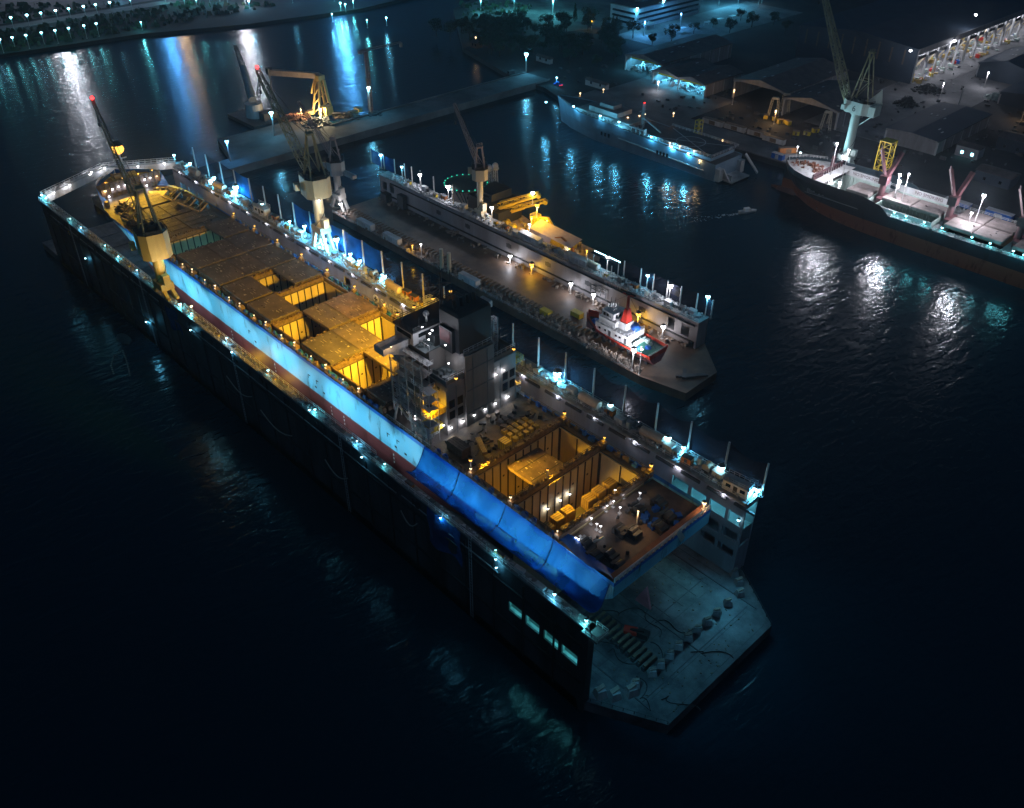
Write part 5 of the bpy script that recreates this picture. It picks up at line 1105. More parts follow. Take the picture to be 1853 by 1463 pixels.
# amber floods on the bridge front and house, lighting the holds and hatch covers
g = 'amber floodlights on the bridge front'
for i, (y, ax, ay) in enumerate(((108,-186,107),(113,-190,112),(119,-190,119),(124.6,-186,123))):
    lamp((-152.9, y, 50.6), .6, 'a', 88000, .42, f'{nth(i)} amber floodlight from the near side on the bridge front', g, 'fixture', aim=(ax, ay, 24), spot=72)
lamp(onY(777,739,103.2)+Vector((0,0,-.8)), .5, 'a', 1500, .7, 'bright amber lamp over the yellow balcony on the near side of the accommodation', None, 'fixture')
lamp(onY(925,661,130)+Vector((0,0,-.8)), .5, 'a', 1600, .7, 'bright amber lamp over the far balcony of the accommodation', None, 'fixture')
lamp((-133.0, 109.0, 41.6), .5, 'a', 4200, .4, 'amber floodlight on the near parapet of the accommodation facing the stern', 'amber floodlights facing the stern', 'fixture', aim=(-114,118,22), spot=66)
lamp((-133.0, 127.6, 41.6), .5, 'a', 5000, .4, 'amber floodlight on the far parapet of the accommodation facing the stern', 'amber floodlights facing the stern', 'fixture', aim=(-106,114,20), spot=58)
fmv = onX(222, 274, -333); lamp((-333, YC, 39.4), .5, 'a', 60000, 2.2, 'big amber lamp on top of the bow mast', None, 'fixture', cat='mast lamp')
g = 'amber floodlights on the breakwater'
for i, y in enumerate((107, 113.5, 119.5, 125)): lamp((-329.2, y, 31.5), .5, 'a', 6500, .3, f'{nth(i)} amber floodlight from the near side on the bow breakwater top', g, 'fixture', aim=(-304, y+1, 26), spot=125)
g = 'small white lamps on the breakwater face'
for i, q in enumerate(((204,345),(215,340),(227,337),(262,327),(272,324),(284,321),(266,338),(191,349),(198,358))):
    v = onX(*q, -328.8); lamp((v.x, v.y, v.z), .2, 'o' if i in (5,7) else 'w', 110, .3 if i != 7 else .5, f'{nth(i)} small white lamp of the scattered row on the bow breakwater face', g, 'fixture')
g = 'white lamps along the foot of the accommodation'
for i, q in enumerate(((816,776),(838,764),(858,752),(878,740),(896,731),(919,719))):
    v = onX(*q, -133.5); lamp((v.x, v.y, 28.0), .3, 'w', 120, .34, f'{nth(i)} white lamp from the near side low on the accommodation aft wall', g, 'fixture')
g = 'white lamps on the accommodation sides'
for i, q in enumerate(((898,680),(912,672),(757,748),(752,755),(780,760),(803,772),(806,627),(776,617),(782,600),(764,594),(778,606),(708,630),(770,636),(812,660),(884,563))):
    v = onX(*q, -133.4) if i < 2 else onY(*q, 105.2 if i < 6 else (108 if i < 11 else 100 if i == 11 else 110 if i < 14 else 124)); lamp((v.x, v.y, v.z), .2, 'w' if i != 11 else 'o', 170, .22, f'{nth(i)} small white lamp on the accommodation block sides and bridge', g, 'fixture')
g = 'white work lamps around the mooring deck'
for i, q in enumerate(((1130,893),(1110,909),(1098,917),(1122,920),(1070,940),(1080,950),(1087,954),(1047,978),(1042,975),(1113,889),(1158,894))):
    v = P(*q, 26.2); lamp((v.x, v.y, 24.6), 1.8, 'w', 60, .22, f'{nth(i)} small white work lamp on the stern mooring deck', g, wpole=.06)
lamp(Vector((-75.4, 130.4, 26.3)), 1.6, 'o', 300, .5, 'warm lamp at the far end of the stern rail')
lamp((-71, YF0-.5, 20), .3, 'c', 4200, .35, 'teal floodlight on the far wing wall end facing the open deck', None, 'fixture', aim=(-66,118,3), spot=110)
lamp((-69, YN1+.3, 24), .3, 'c', 4200, .4, 'teal floodlight on the near wing wall end facing the open deck', None, 'fixture', aim=(-66,110,3), spot=100)
for i, x in enumerate((-88,-82.6,-77,-72.4)): lamp((x, YF0+2.2, 23.6), .2, 't', 520, .25, f'{nth(i)} teal lamp inside the stern openings of the far wing wall', 'teal lamps inside the far wing wall', 'fixture')
for i, x in enumerate((-90,-85,-79.6,-74.5)): lamp((x, YN0+.9, 16.4), .2, 't', 260, .2, f'{nth(i)} teal lamp inside the stern windows of the near wing wall', 'teal lamps inside the near wing wall', 'fixture')
for i, (x, y) in enumerate(((-331.5,142),(-338.5,142))): lamp((x, y, 19.4), .2, 'c', 420, .25, f'{nth(i)} cyan lamp inside the bow openings of the far wing wall', 'cyan lamps inside the far wing wall bow', 'fixture')
lamp((-320, YN1+.6, 22), .3, 'c', 9000, .3, 'cyan floodlight on the near wing wall shining on the floor by the bow', None, 'fixture', aim=(-318,100,3), spot=80)
for i, (x, y) in enumerate(((-273,106),(-273,117))): lamp((x, y, 19.5), .3, 'c', 260, .25, f'teal lamp hung in the foremost open hold, {("near","far")[i]} one', 'teal lamps in the foremost hold', 'fixture')
for i, (x, y) in enumerate(((-104,111),(-104,115.2),(-104,118.4))): lamp((x, y, 19), .3, 'w', 60, .3, f'{nth(i)} pale lamp from the near side on the aft hold wall', 'pale lamps in the aft hold', 'fixture')
for i, (px, py) in enumerate(((797,940),(897,1015),(898,1030),(265,585),(155,470),(420,640),(560,745),(655,830),(345,600))): v = onY(px, py, YN0-.9); lamp((v.x, YN0-.9, v.z), .3, 'c', 420 if i in (0,3) else 110, .24, f'{nth(i)} cyan lamp outside the near wing wall by the hanging nets', 'cyan lamps outside the near wing wall', 'fixture')
lamp((-119.2, 101.0, 26), 4.2, 'a', 50000, .4, 'added amber fill lamp on a post at the near rail for the stern holds', None, 'post', aim=(-97,127,8), spot=66)  # lamp and post added so amber dominates inside the stern holds
lamp((-105.4, 112, 27.2), 2.4, 'a', 15000, .3, 'added amber fill lamp on the lashing bridge brightening the aft hold', None, 'post', aim=(-94,116,20), spot=110)  # lamp added to turn the aft hold crates golden
lamp((-83, 117, 24.6), 4.5, 'o', 550, .2, 'added warm fill lamp post amid the winches of the mooring deck')  # extra lamp added to warm the middle of the mooring deck
# amber lamps added on the wing walls to brighten the two yellow cranes, white lamps for the far wall face
lamp((-229, YN1-.6, ZT), 3.0, 'y', 12000, .35, 'added amber fill lamp post brightening the near yellow crane', None, 'post', aim=(-246, 89, 44), spot=60)
lamp((-226, YF0+1.2, ZT), 3.0, 'y', 15000, .35, 'added amber fill lamp post brightening the crane numbered 9', None, 'post', aim=(-240, 141, 46), spot=60)
lamp((-140, 189.0, 3), 9.0, 'w', 19000, .4, 'added white fill lamp post at the small dock corner brightening the tug', None, 'post', aim=(-152, 196, 9), spot=80)  # lamp added to whiten the tug superstructure
# crane lamps and small dock lamps
for i, (a, b, c, col, pw) in enumerate(((-244.5,92.2,38.5,'c',700),(-250,91.5,30.5,'t',800),(-236,139.8,44.5,'w',900))): lamp((a,b,c), .3, col, pw, .3, ('cyan lamp under the house of the near yellow crane','teal lamp at the foot of the near yellow crane','white lamp under the house of the crane numbered 9')[i], None, 'fixture')
lamp((-303, 189.6, 7), .4, 'w', 1200, .7, 'white floodlight at the foot of the off white crane', None, 'fixture')
g = 'floodlights on the small dock floor'
for i, (px, py, col, pw, r) in enumerate(((923,466,'w',2800,.75),(962,482,'a',3000,.85),(1033,516,'w',1800,.7),(1074,536,'w',1800,.7),(1155,572,'a',3600,.9),(1200,594,'w',1800,.75))):
    v = onY(px, py, Y2-3.0); lamp((v.x, Y2-3.0, 3), max(2, v.z-3), col, pw*.75, r, f'{"amber" if col=="a" else "white"} floodlight on the small dock floor, {nth(i)} from the bow end', g)
lamp(P(1143,672,3), 7.5, 'w', 4200, .8, 'white lamp pole on the small dock edge beside the tug')
lamp((-255.5,190,3), 2.6, 'a', 500, .35, 'small amber lamp on the small dock edge by a white container')
lamp((-250,190,3), 5.0, 'w', 420, .35, 'small white lamp over the small dock edge between containers')
g = 'lamps on the small dock wing wall'
for i, (px, py, col, pw, r) in enumerate(((689,283,'c',1500,.7),(727,304,'c',1000,.55),(760,319,'w',1600,.75),(811,341,'w',2600,.95),(890,378,'w',1500,.7),(958,408,'w',1500,.5),(1100,468,'w',900,.65),(1172,501,'c',900,.6),(1213,520,'w',2200,.85),(1281,538,'c',1200,.7))):
    v = onY(px, py, 218.2); lamp((v.x, 218.2, 13), min(7, max(1.5, v.z-13)), col, pw, r, f'{nth(i)} bright lamp post from the bow end on the small dock wall', g)
g = 'lamps on the offshore vessel'
for i, (px, py, z, col, pw, r) in enumerate(((885,358,13,'t',500,.5),(898,353,13,'c',500,.5),(908,365,12,'c',500,.5),(914,370,12,'c',500,.5),(964,349,20,'w',900,.75),(972,372,20,'a',11000,.9),(990,395,13,'a',4200,.5),(962,392,14,'a',4800,.6),(1005,425,9,'a',1200,.5),(978,415,9,'a',900,.5),(1028,440,9,'w',900,.4),(1062,452,10,'a',900,.4))):
    v = P(px, py, z); lamp((v.x,v.y,5.6 if z < 16 else 15), v.z-(5.6 if z < 16 else 15)-.6, col, pw, r, f'{"amber" if col=="a" else "pale"} lamp on the offshore work vessel, {nth(i)} from its bow', g)
# ================================================================== JETTY HEAD
g = 'tall jetty lamps'
for i, (q, tp_, r, pw, col) in enumerate((((417,292),262,.9,3200,'b'),((497,246),210,1.0,5200,'c'),((671,207),163,.9,6000,'c'),((952,131),101,1.15,8000,'c'))):
    b = P(*q, 3.2); lamp(b, onY(q[0], tp_, b.y).z-3.2, col, pw, r, ('blue white lamp post at the near end of the jetty','bright lamp post on the jetty beside the grey crane barge','lamp post at the edge of the jetty by the orange shear leg crane','tallest lamp post at the shore end of the jetty')[i], g, wpole=.3)
lamp(P(592,203,3.2)+Vector((5,-7,0)), 4, 'y', 26000, .5, 'amber lamp at the foot of the shear leg crane')
lamp(P(545,206,3.2), 3, 'o', 9000, .35, 'amber lamp on the jetty head left of the shear leg crane')
rp = Repeat(mk_box('scrap_skip','skip','crateo',4.5,2.4,2,'lash'))
for i, q in enumerate(((560,208),(648,202),(640,208),(610,212))): v = P(*q,3.2); rp.put(v, f'{nth(i)} ochre skip on the jetty head near the shear leg crane', 'skips on the jetty head', random.uniform(0,3))
def heap(px, py, z, r, h, label, mk='darkgrey'):
    v = P(px, py, z); m = MB()
    for _ in range(60):
        a, d = random.uniform(0,6.3), random.random()**.6*r; hh = h*(1-d/r)*random.uniform(.6,1)+.3; m.box(v.x+d*math.cos(a), v.y+d*math.sin(a), z, random.uniform(.6,2), random.uniform(.4,1.4), hh, a)
    for _ in range(25): a = random.uniform(0,6.3); m.bar((v.x+r*.7*math.cos(a),v.y+r*.7*math.sin(a),z+.3),(v.x+r*.3*math.cos(a+1),v.y+r*.3*math.sin(a+1),z+h*.9),.25)
    tag(m.build('scrap_heap', mk), label, 'scrap heap')
heap(630,212,3.2,7,2.4,'dark scrap heap at the root of the shear leg crane','lash'); heap(575,222,3.2,9,1.6,'low dark scrap heap on the near side of the jetty head'); heap(678,207,3.2,4,2,'dark heap at the foot of the tower crane mast'); heap(535,214,3.2,8,1.5,'rust brown heap on the far left of the jetty head','brown')
t = thing('work_van','dark van parked at the shore end of the jetty','van',P(925,135,3.2)); v = t.location.copy(); m = MB(); m.bx(v.x-1,v.x+1,v.y-2.6,v.y+2.6,3.6,5.6); m.build('body','darkgrey',t); m = MB()
for a in (-1,1):
    for b in (-1.7,1.7): m.cyl((v.x+a*.95-.15,v.y+b,3.62),(v.x+a*.95+.15,v.y+b,3.62),.42,.42,10)
m.build('wheels','dark',t); m = MB(); m.bx(v.x-.9,v.x+.9,v.y-2.64,v.y-2.6,4.6,5.4); m.build('windscreen','glass',t)
for i, (px, py) in enumerate(((1012,152),(1002,163))): pass
t = thing('pickup_truck','dark pickup truck with red tail lamps on the road past the jetty','truck',P(1010,156,2.8)); v = t.location.copy(); m = MB(); m.box(v.x,v.y,3.3,5,2,.9,.3); m.box(v.x-.6,v.y,4.2,1.9,1.8,.9,.3); m.build('body','bluegear',t); m = MB()
for a in (-1.5,1.5):
    for b in (-1,1): m.cyl((v.x+a,v.y+b-.15,3.25),(v.x+a,v.y+b+.15,3.25),.42,.42,10)
m.build('wheels','dark',t); m = MB(); m.box(v.x+2.5,v.y+.6,3.6,.1,.5,.3,.3); m.box(v.x+2.3,v.y-.9,3.6,.1,.5,.3,.3); m.build('tail_lamp',E_['r'],t)
lamp(P(1007,155,2.8),4.2,'c',1400,.4,'small cyan lamp over the dark pickup past the jetty')

# ================================================================== GREY NAVAL LANDING SHIP
nv = thing('landing_ship','grey naval landing ship with dark flight deck moored at the quay','ship',(-272,351,0)); YA = 351
def nhb(x,z):
    s = (x+333)/111; s = max(0,min(1,s)); k = max(0,min(1,(z+1)/11)); f = min(1,(s/(.34-.1*k))**.75) if s > 0 else 0
    return max(.25, 10.9*f*(.86+.14*k))
rings = []
for x in (-333,-330.4,-326,-319,-308,-297,-286,-271,-252,-236,-224,-221.8):
    s = (x+333)/111; zd = 13.2-2.6*min(1,s/.5)-2.2*max(0,(s-.55)/.45); lv = [-1,1.5,4,7,zd]; sh = lambda z: (3.4*(1-(z+1)/14) if x < -325 else 0)
    rings.append([(x+sh(z),YA-nhb(x,z),z) for z in lv[::-1]]+[(x+sh(z),YA+nhb(x,z),z) for z in lv])
m = MB(); m.loft(rings,False,False); e = rings[-1]
for i in range(4): m.quad(e[i],e[i+1],e[8-i],e[9-i])
m.build('hull','navy',nv)
m = MB()
for a, b in zip(rings[:-1],rings[1:]): m.quad(Vector(a[0])-Vector((0,-.15,.25)),Vector(b[0])-Vector((0,-.15,.25)),Vector(b[-1])-Vector((0,.15,.25)),Vector(a[-1])-Vector((0,.15,.25)))
m.build('weather_deck','navyd',nv)
m = MB(); m.loft([[(x,YA-nhb(x,4)-.28,z),(x,YA-nhb(x,4)-.28,z+.4),(x,YA-nhb(x,4)-.02,z+.4),(x,YA-nhb(x,4)-.02,z)] for x, z in ((-318,6.6),(-305,6.2),(-280,5.4),(-250,4.4),(-228,3.6))]); m.build('rubbing_strake','pale',nv)
m = MB(); m.bx(-313,-277,344,359,9.4,12.6); m.bx(-306,-287,346,357.5,12.6,15); m.bx(-301,-292,348.5,355,15,17); m.add([(-287,341.4,12.4),(-274,341.4,9.2),(-274,346,11.6),(-287,347,13)],[(0,1,2,3)]); m.bx(-273,-262,342.5,347,8.6,10.2); sh_ = m.build('superstructure',mat('warm grey ship paint',(.27,.23,.21),(.18,.15,.14),.55,streak=True),nv)
m = MB(); m.lattice((-274,350.5,9),(-274,350.5,22),1.2,.8,8,.24,.14); m.bar((-274,347.5,19),(-274,353.5,19),.3); m.bar((-262,350,11),(-270,346,17),.5); m.build('mast','steel',nv)
for x in np.arange(-312,-278,2.6): m = MB(); m.bx(x,x+1,343.93,343.99,10.8,11.6); m.build('window','glass',sh_)
for x in (-292,-289.6,-287.2,-256,-254,-252,-250): m = MB(); m.bx(x,x+1.2,YA-10.98,YA-10.9,4.4,6.3); m.build('side_opening','glass',nv)
m = MB(); m.bx(-263,-226,342.2,361,7.4,10.2); m.build('hangar_block','navy',nv)
m = MB(); m.bx(-265,-225.4,341.6,363,10.2,10.5); fd = m.build('flight_deck','navyd',nv)
m = MB(); m.bar((-263,343,10.53),(-228,361,10.53),.4,.04); m.bar((-263,361,10.53),(-228,343,10.53),.4,.04)
for k in range(24): a, b = 2*math.pi*k/24, 2*math.pi*(k+1)/24; m.bar((-245+7*math.cos(a),352+7*math.sin(a),10.54),(-245+7*math.cos(b),352+7*math.sin(b),10.54),.4,.04)
m.build('deck_markings','pale',fd)
m = MB(); m.rail([(-265,341.6,10.5),(-225.4,341.6,10.5),(-225.4,363,10.5),(-265,363,10.5)],1.2,2.2,.16); m.rail([(-330,YA-3,13),(-317,YA-8,12.6),(-305,YA-10,11.8),(-262,YA-10.8,10.6)],1.1,2.6,.1); m.build('railing','pale',nv)
m = MB()
for x in (-274,-271.5,-269,-266.5): m.bx(x,x+.4,341.9,344,8.4,13)
m.bx(-275,-265.4,341.3,342.2,12.6,13.2); m.build('boat_davit','pale',nv)
m = MB(); m.bx(-222,-219.4,341,344,.6,6.4); m.bx(-222,-219.4,358,361,.6,6.4); m.bx(-222,-214,344,358,.6,1.2); m.bx(-221,-215,344.6,345.2,1.2,4); m.bar((-219,360,9.5),(-213,363,1.2),2.4,.6); m.bar((-219,343,6.4),(-215,343,1.4),.8); m.build('stern_gate','pale',nv)
m = MB(); m.bx(-252.8,-249.8,364.4,367.6,9.4,9.6); 
for (a, b) in (((-252.6,364.6),(-252.6,364.6)),((-250,364.6),(-250,364.6)),((-252.6,367.4),(-252.6,367.4)),((-250,367.4),(-250,367.4))): m.bar((*a,2),(*b,16),.3)
for z in (4,6.5,12,14,16): m.bx(-252.7,-249.9,364.5,367.5,z,z+.2)
m.build('yellow_scaffold_tower','yellow',nv)
g = 'teal lamps hung along the naval ship side'
for i, q in enumerate(((988,187),(1038,195),(1086,212),(1120,223),(1178,250),(1215,268),(1245,280))):
    v = onY(q[0], q[1], YA-11.6); lamp(v, .25, 'c', 2600, .5, f'{nth(i)} teal lamp from the bow over the grey naval ship side', g, 'fixture')
g = 'warm lamps on the naval ship decks'
for i, q in enumerate(((1050,170),(1089,200),(1118,208),(1136,214),(1157,211),(1167,208),(1092,163),(1219,206),(1212,260),(1230,266),(1256,274),(1264,280),(1266,291),(1300,302),(1309,300),(1308,255),(1322,295))):
    v = P(*q, 12.6 if i < 8 else (11.6 if i < 11 else 8 if i < 13 else 4)); lamp(v-Vector((0,0,1.6)), 1.6, 't' if i in (13,14,16) else 'o', 420 if i < 13 else 1100, .42, f'{nth(i)} warm lamp on the decks of the grey naval ship', g, wpole=.1)
lamp((-274,350.5,22),.3,'r',30,.4,'red light on the mast of the grey naval ship',None,'fixture')

# ================================================================== BULK CARRIER
bc = thing('bulk_carrier','dark blue bulk carrier with rusty bottom, open holds and deck cranes','ship',(-90,356,0)); YB_ = 356.5
def bhb(x,z):
    s = (x+197-.0)/150; k = max(0,min(1,(z+1)/14)); st = -196+ (1-k)*9
    d = x-st
    if d <= 0: return .2
    return 15.4*min(1,(1-math.exp(-(d/(17-8*k))**1.1)))
zl2 = [-1,1.5,4,4.6,8,11,12.6]; rings = []
for x in (-195.6,-194,-190,-185,-178,-170,-160,-150,-142,-138,-120,-60,0,60,120):
    top = 15.2 if x < -143 else (13.6 if x < -139 else 10.6); lv = [z if z < 5 else 4.6+(z-4.6)/8*(top-4.6) for z in zl2]; rings.append([(x,YB_-bhb(x,z),z) for z in lv[::-1]]+[(x,YB_+bhb(x,z),z) for z in lv])
m = MB(); m.loft(rings,False,False); m.build('hull',hull_mat('bulk carrier paint',[(-3,(.34,.12,.065)),(5.9,(.014,.03,.04))]),bc)
m = MB(); m.loft([[(-201,YB_,-1.4),(-201,YB_,0),(-201,YB_,1)],[(-197,YB_-2.6,-1.4),(-197,YB_,1.6),(-197,YB_+2.6,-1.4)],[(-188,YB_-3,-1.4),(-188,YB_,2.4),(-188,YB_+3,-1.4)]]); m.build('bulbous_bow','rustred',bc)
m = MB()
for a, b in zip(rings[:-1],rings[1:]):
    za, zb = a[0][2]-1.3, b[0][2]-1.3
    if a[0][0] < -176: m.quad((a[0][0],a[0][1]+.1,za),(b[0][0],b[0][1]+.1,zb),(b[-1][0],b[-1][1]-.1,zb),(a[-1][0],a[-1][1]-.1,za))
m.build('forecastle','white',bc)
for x0, x1 in ((-176,-172),(-150.8,-147.4),(-122,-118),(-95,-91.5),(-66,-62)): MB().bx(x0,x1,YB_-15,YB_+15,9.2,9.5).build('cross_deck','pale',bc)
m = MB(); m.bx(-176,120,YB_-15.2,YB_-10.6,9.2,9.5); m.bx(-176,120,YB_+10.6,YB_+15.2,9.2,9.5); m.build('side_deck','pale',bc)
def bhold(x0,x1):
    m = MB(); y0, y1 = YB_-10.5, YB_+10.5; m.bx(x0,x1,y0,y0+.25,2,11.4); m.bx(x0,x1,y1-.25,y1,2,11.4); m.bx(x0,x0+.25,y0,y1,2,11.4); m.bx(x1-.25,x1,y0,y1,2,11.4); m.bx(x0,x1,y0,y1,1.6,2)
    for x in np.arange(x0+.8,x1,1.5): m.bx(x,x+.3,y1-.6,y1-.25,2,11); m.bx(x,x+.3,y0+.25,y0+.6,2,11)
    for y in np.arange(y0+.8,y1,1.5): m.bx(x0+.25,x0+.6,y,y+.3,2,11)
    m.build('open_hold','greygreen',bc); text('NO SMOKING',1.9,'maroon',bc,(x0+(3 if x0 < -150 else 7),y1-.05,12.2),(1,0,0),(0,0,1),'safety_lettering')
    m = MB(); m.bx(x0-.15,x1+.15,y1,y1+.3,9.5,14); m.build('hatch_coaming','pale',bc); m = MB(); m.bx(x0-.15,x1+.15,y0-.3,y0,9.5,11.4); m.build('hatch_coaming','pale',bc)
bhold(-171.6,-151.2); bhold(-147,-122.4)
for x0, x1, y0, y1 in ((-162,-152,350,361),(-147.2,-135,352.5,362.5),(-134.6,-122.6,352.5,362.5),(-117.6,-106.8,346,356),(-106.4,-95.4,346,356),(-117.6,-106.8,357.4,367),(-106.4,-95.4,357.4,367),(-91,-79,346,356),(-78.6,-66.6,346,356),(-91,-79,357.4,367),(-78.6,-66.6,357.4,367)):
    m = MB(); m.bx(x0,x1,y0,y1,11.45,12.5); m.bx(x0+.3,x1-.3,y0+.3,y1-.3,12.5,12.62); 
    for k in range(5): m.box(random.uniform(x0+1,x1-1),random.uniform(y0+1,y1-1),12.62,.6,.4,.2)
    m.build('hatch_cover','bulkdeck',bc)
for i, x in enumerate((-174,-149.2,-120,-93)):
    m = MB(); m.cyl((x,YB_-1,9.5),(x,YB_-1,19),1.4,1.2,12); m.box(x,YB_-1,17,3.4,3.4,3.6); m.box(x+1,YB_-1,9.5,2.2,8,2.6); m.bar((x,YB_-1,18),(x+1.5,YB_+6,29),1.5); m.bar((x,YB_-1,19.5),(x-6,YB_+3,29),1.1)
    m.bar((x-.6,YB_+.5,19),(x-6.5,YB_+3.5,30),.4)
    if i: m.build('deck_crane','maroon',bc)
m = MB(); m.bx(-175.6,-174.6,344,352,9.5,15)
for y in np.arange(344,370,2): m.bar((-175,y,9.5),(-175,y,16.5),.5)
m.bx(-175.3,-174.7,344,369,15.6,16.4); m.cyl((-176,361,9.5),(-176,361,20),.9,.7,12); m.build('bow_mast_house','maroon',bc)
for k in range(48): m = MB(); clutter(m,-193,-178,YB_-4,YB_+4,13.9,1,1.5,1.3); m.build('foredeck_fitting','brown',bc)
m = MB(); clutter(m,-176,-70,YB_-14.8,YB_-11.2,9.5,200,1.4,1.1); clutter(m,-176,-70,YB_+11.2,YB_+14.8,9.5,160,1.4,1.2); tag(m.build('deck_fittings','pale',bc),kind='stuff')
m = MB(); m.rail([(-139,YB_-15.1,10.6),(-60,YB_-15.1,10.6)],1.1,2.5,.12); m.rail([(-176,YB_+15.1,10.6),(-60,YB_+15.1,10.6)],1.1,2.5,.12); m.rail([(-194.6,YB_,15.2),(-190,YB_-7,15.2),(-182,YB_-11,15.2)],1.1,1.4,.12); m.rail([(-194.6,YB_,15.2),(-190,YB_+7,15.2),(-182,YB_+11,15.2)],1.1,1.4,.12); m.build('railing','white',bc)
g = 'teal lamps along the bulk carrier side'
for i, q in enumerate(((1618,387),(1639,394),(1672,405),(1704,415),(1758,432),(1791,443),(1833,457),(1852,464))):
    v = onY(q[0],q[1],YB_-16.1); lamp(v,.25,'t',420,.42,f'{nth(i)} teal lamp from the bow on the bulk carrier rail',g,'fixture')
g = 'white floodlights high on the bulk carrier'
for i, (q, pw, r) in enumerate((((1515,261),5200,.6),((1536,273),3200,.6),((1628,318),4200,.75),((1628,331),3600,.75),((1645,316),1200,.45),((1780,356),5200,.85),((1758,387),1500,.6),((1519,331),900,.4),((1505,327),700,.4))):
    v = onY(q[0],q[1],YB_-2); lamp((v.x,v.y,9.5),v.z-9.5,'w',pw*3.2,r*.8,f'{nth(i)} white floodlight on the bulk carrier deck posts',g,wpole=.1)
t = thing('lattice_gantry','tall bright yellow lattice tower on the quay behind the bulk carrier','lattice tower',(-160.5,376.4,3)); m = MB(); m.lattice((-160.5,376.4,3),(-160.5,376.4,27),5.0,5.0,6,.5,.32); m.build('lattice','yellow',t); m = MB(); m.bx(-163.2,-157.8,373.6,379.2,27,27.4); m.build('top_platform','yellow',t)

# ================================================================== YARD BUILDINGS
def shed(name, label, x0, x1, y0, y1, h, ridge, roof='roof', wall='shedwall', openf=True, lit=None, lits=6, trim='pale', gables=1, clad_right=True):
    t = thing(name, label, 'building', ((x0+x1)/2,(y0+y1)/2,2.6)); z0 = 2.6
    w = (x1-x0)/gables; m = MB()
    for k in range(gables):
        a, b = x0+k*w, x0+(k+1)*w; c = (a+b)/2
        for (p, q, s) in ((a,c,1),(c,b,-1)):
            zp, zq = (h,ridge) if s == 1 else (ridge,h); e0 = .8 if k == 0 and s == 1 else 0; e1 = .8 if k == gables-1 and s == -1 else 0
            p2, q2 = p-e0, q+e1; m.add([(p2,y0-1.2,zp),(q2,y0-1.2,zq),(q2,y1,zq),(p2,y1,zp),(p2,y0-1.2,zp+.4),(q2,y0-1.2,zq+.4),(q2,y1,zq+.4),(p2,y1,zp+.4)],[(0,3,2,1),(4,5,6,7),(0,1,5,4),(1,2,6,5),(2,3,7,6),(3,0,4,7)])
    ro = m.build('roof', roof, t)
    m = MB()
    for _ in range(int((x1-x0)*(y1-y0)/260)): 
        fx = random.random(); k = min(gables-1,int(fx*gables)); u = fx*gables-k; zz_ = h+(ridge-h)*(1-abs(2*u-1))+.42; yy = random.uniform(y0+2,y1-4); m.bx(x0+fx*(x1-x0)-.35,x0+fx*(x1-x0)+.35,yy,yy+2.4,zz_-.1,zz_+.15)
    if m.v: m.build('skylight','pale',ro)
    m = MB(); m.bx(x1-.3,x1,y0,y1,z0 if clad_right else h-3,h-.02); m.bx(x0,x0+.3,y0,y1,z0,h-.02); m.bx(x0+.3,x1-.3,y1-.4,y1-.1,z0,h-.05)
    if not openf: m.bx(x0+.3,x1-.3,y0,y0+.3,z0,h-.05)
    for k in range(gables):
        a, b = x0+k*w, x0+(k+1)*w; m.add([(a,y0-.2,h-.02),(b,y0-.2,h-.02),((a+b)/2,y0-.2,ridge-.02)],[(0,1,2)])
        m.add([(a,y0-1.25,h-.7),(b,y0-1.25,h-.7),((a+b)/2,y0-1.25,ridge-.5),(a,y0-1.25,h+.4),(b,y0-1.25,h+.4),((a+b)/2,y0-1.25,ridge+.4)],[(0,2,5,3),(2,1,4,5)])
    m.build('wall', wall, t)
    for k in range(gables+1): m = MB(); m.bx(x0+k*w-.4,x0+k*w+.4,y0-.1,y0+.7,z0,h-.1); m.build('column', trim, t)
    for y in np.arange(y0+8,y1,10): m = MB(); m.bx(x1+.002,x1+.28,y,y+.4,z0,h-.2); m.build('downpipe', trim, t)
    if openf and lit:
        m = MB(); clutter(m,x0+2,x1-2,y0+1,min(y1-2,y0+30),z0,90,2.6,2.4); 
        for k in range(8): m.bar((random.uniform(x0+2,x1-2),y0+3,z0+2),(random.uniform(x0+2,x1-2),y0+12,z0+5),.4)
        tag(m.build('stored_steelwork','pale',t),kind='stuff')
        m = MB()
        for k in range(3): m.bx(x0+1,x1-1,y0+4+k*9,y0+4.9+k*9,h-2.4,h-1.6)
        m.build('overhead_crane','yellow',t)
        for k in range(gables*2):
            b = MB(); cx = x0+(k+.5)*(x1-x0)/(gables*2); b.box(cx,y0+6,h-1.4,1.6,.5,.25); fx = b.build('strip_lamp',E_[lit],t)
            l = _light(lit,4200); l.location = Vector((cx,y0+6,h-2.0))-t.location; COL.objects.link(l); l.parent = t
    return t
shed('workshop','long single gabled workshop with lit open front and pale side wall',-364,-336,443,515,11.5,14.2,lit='c')
shed('workshop','twin gabled workshop with a brightly lit open front',-335,-297,434,470,9.6,12.0,lit='c',gables=2)
shed('fabrication_hall','longer of two brown roofed halls, beside the twin gabled workshop',-286,-252.6,446,511,12.5,15.8,lit=None)
shed('fabrication_hall','shorter of two brown roofed halls, behind the green crane',-249.6,-217.6,440,485,12.0,15.4,lit=None)
shed('store_building','dark flat shed with a pale eaves line behind the bulk carrier',-191.5,-165,443,503,9.4,10.4,roof='roofblue',openf=False)
shed('store_building','dark blue gabled store opposite the lit side of the hangar',-209,-178,590,640,11,15,roof='roofblue',wall='roofblue',openf=False)
shed('store_building','dark store building between the flat shed and the blue store',-178,-140,548,610,9,11,roof='roofblue',wall='roofblue',openf=False)
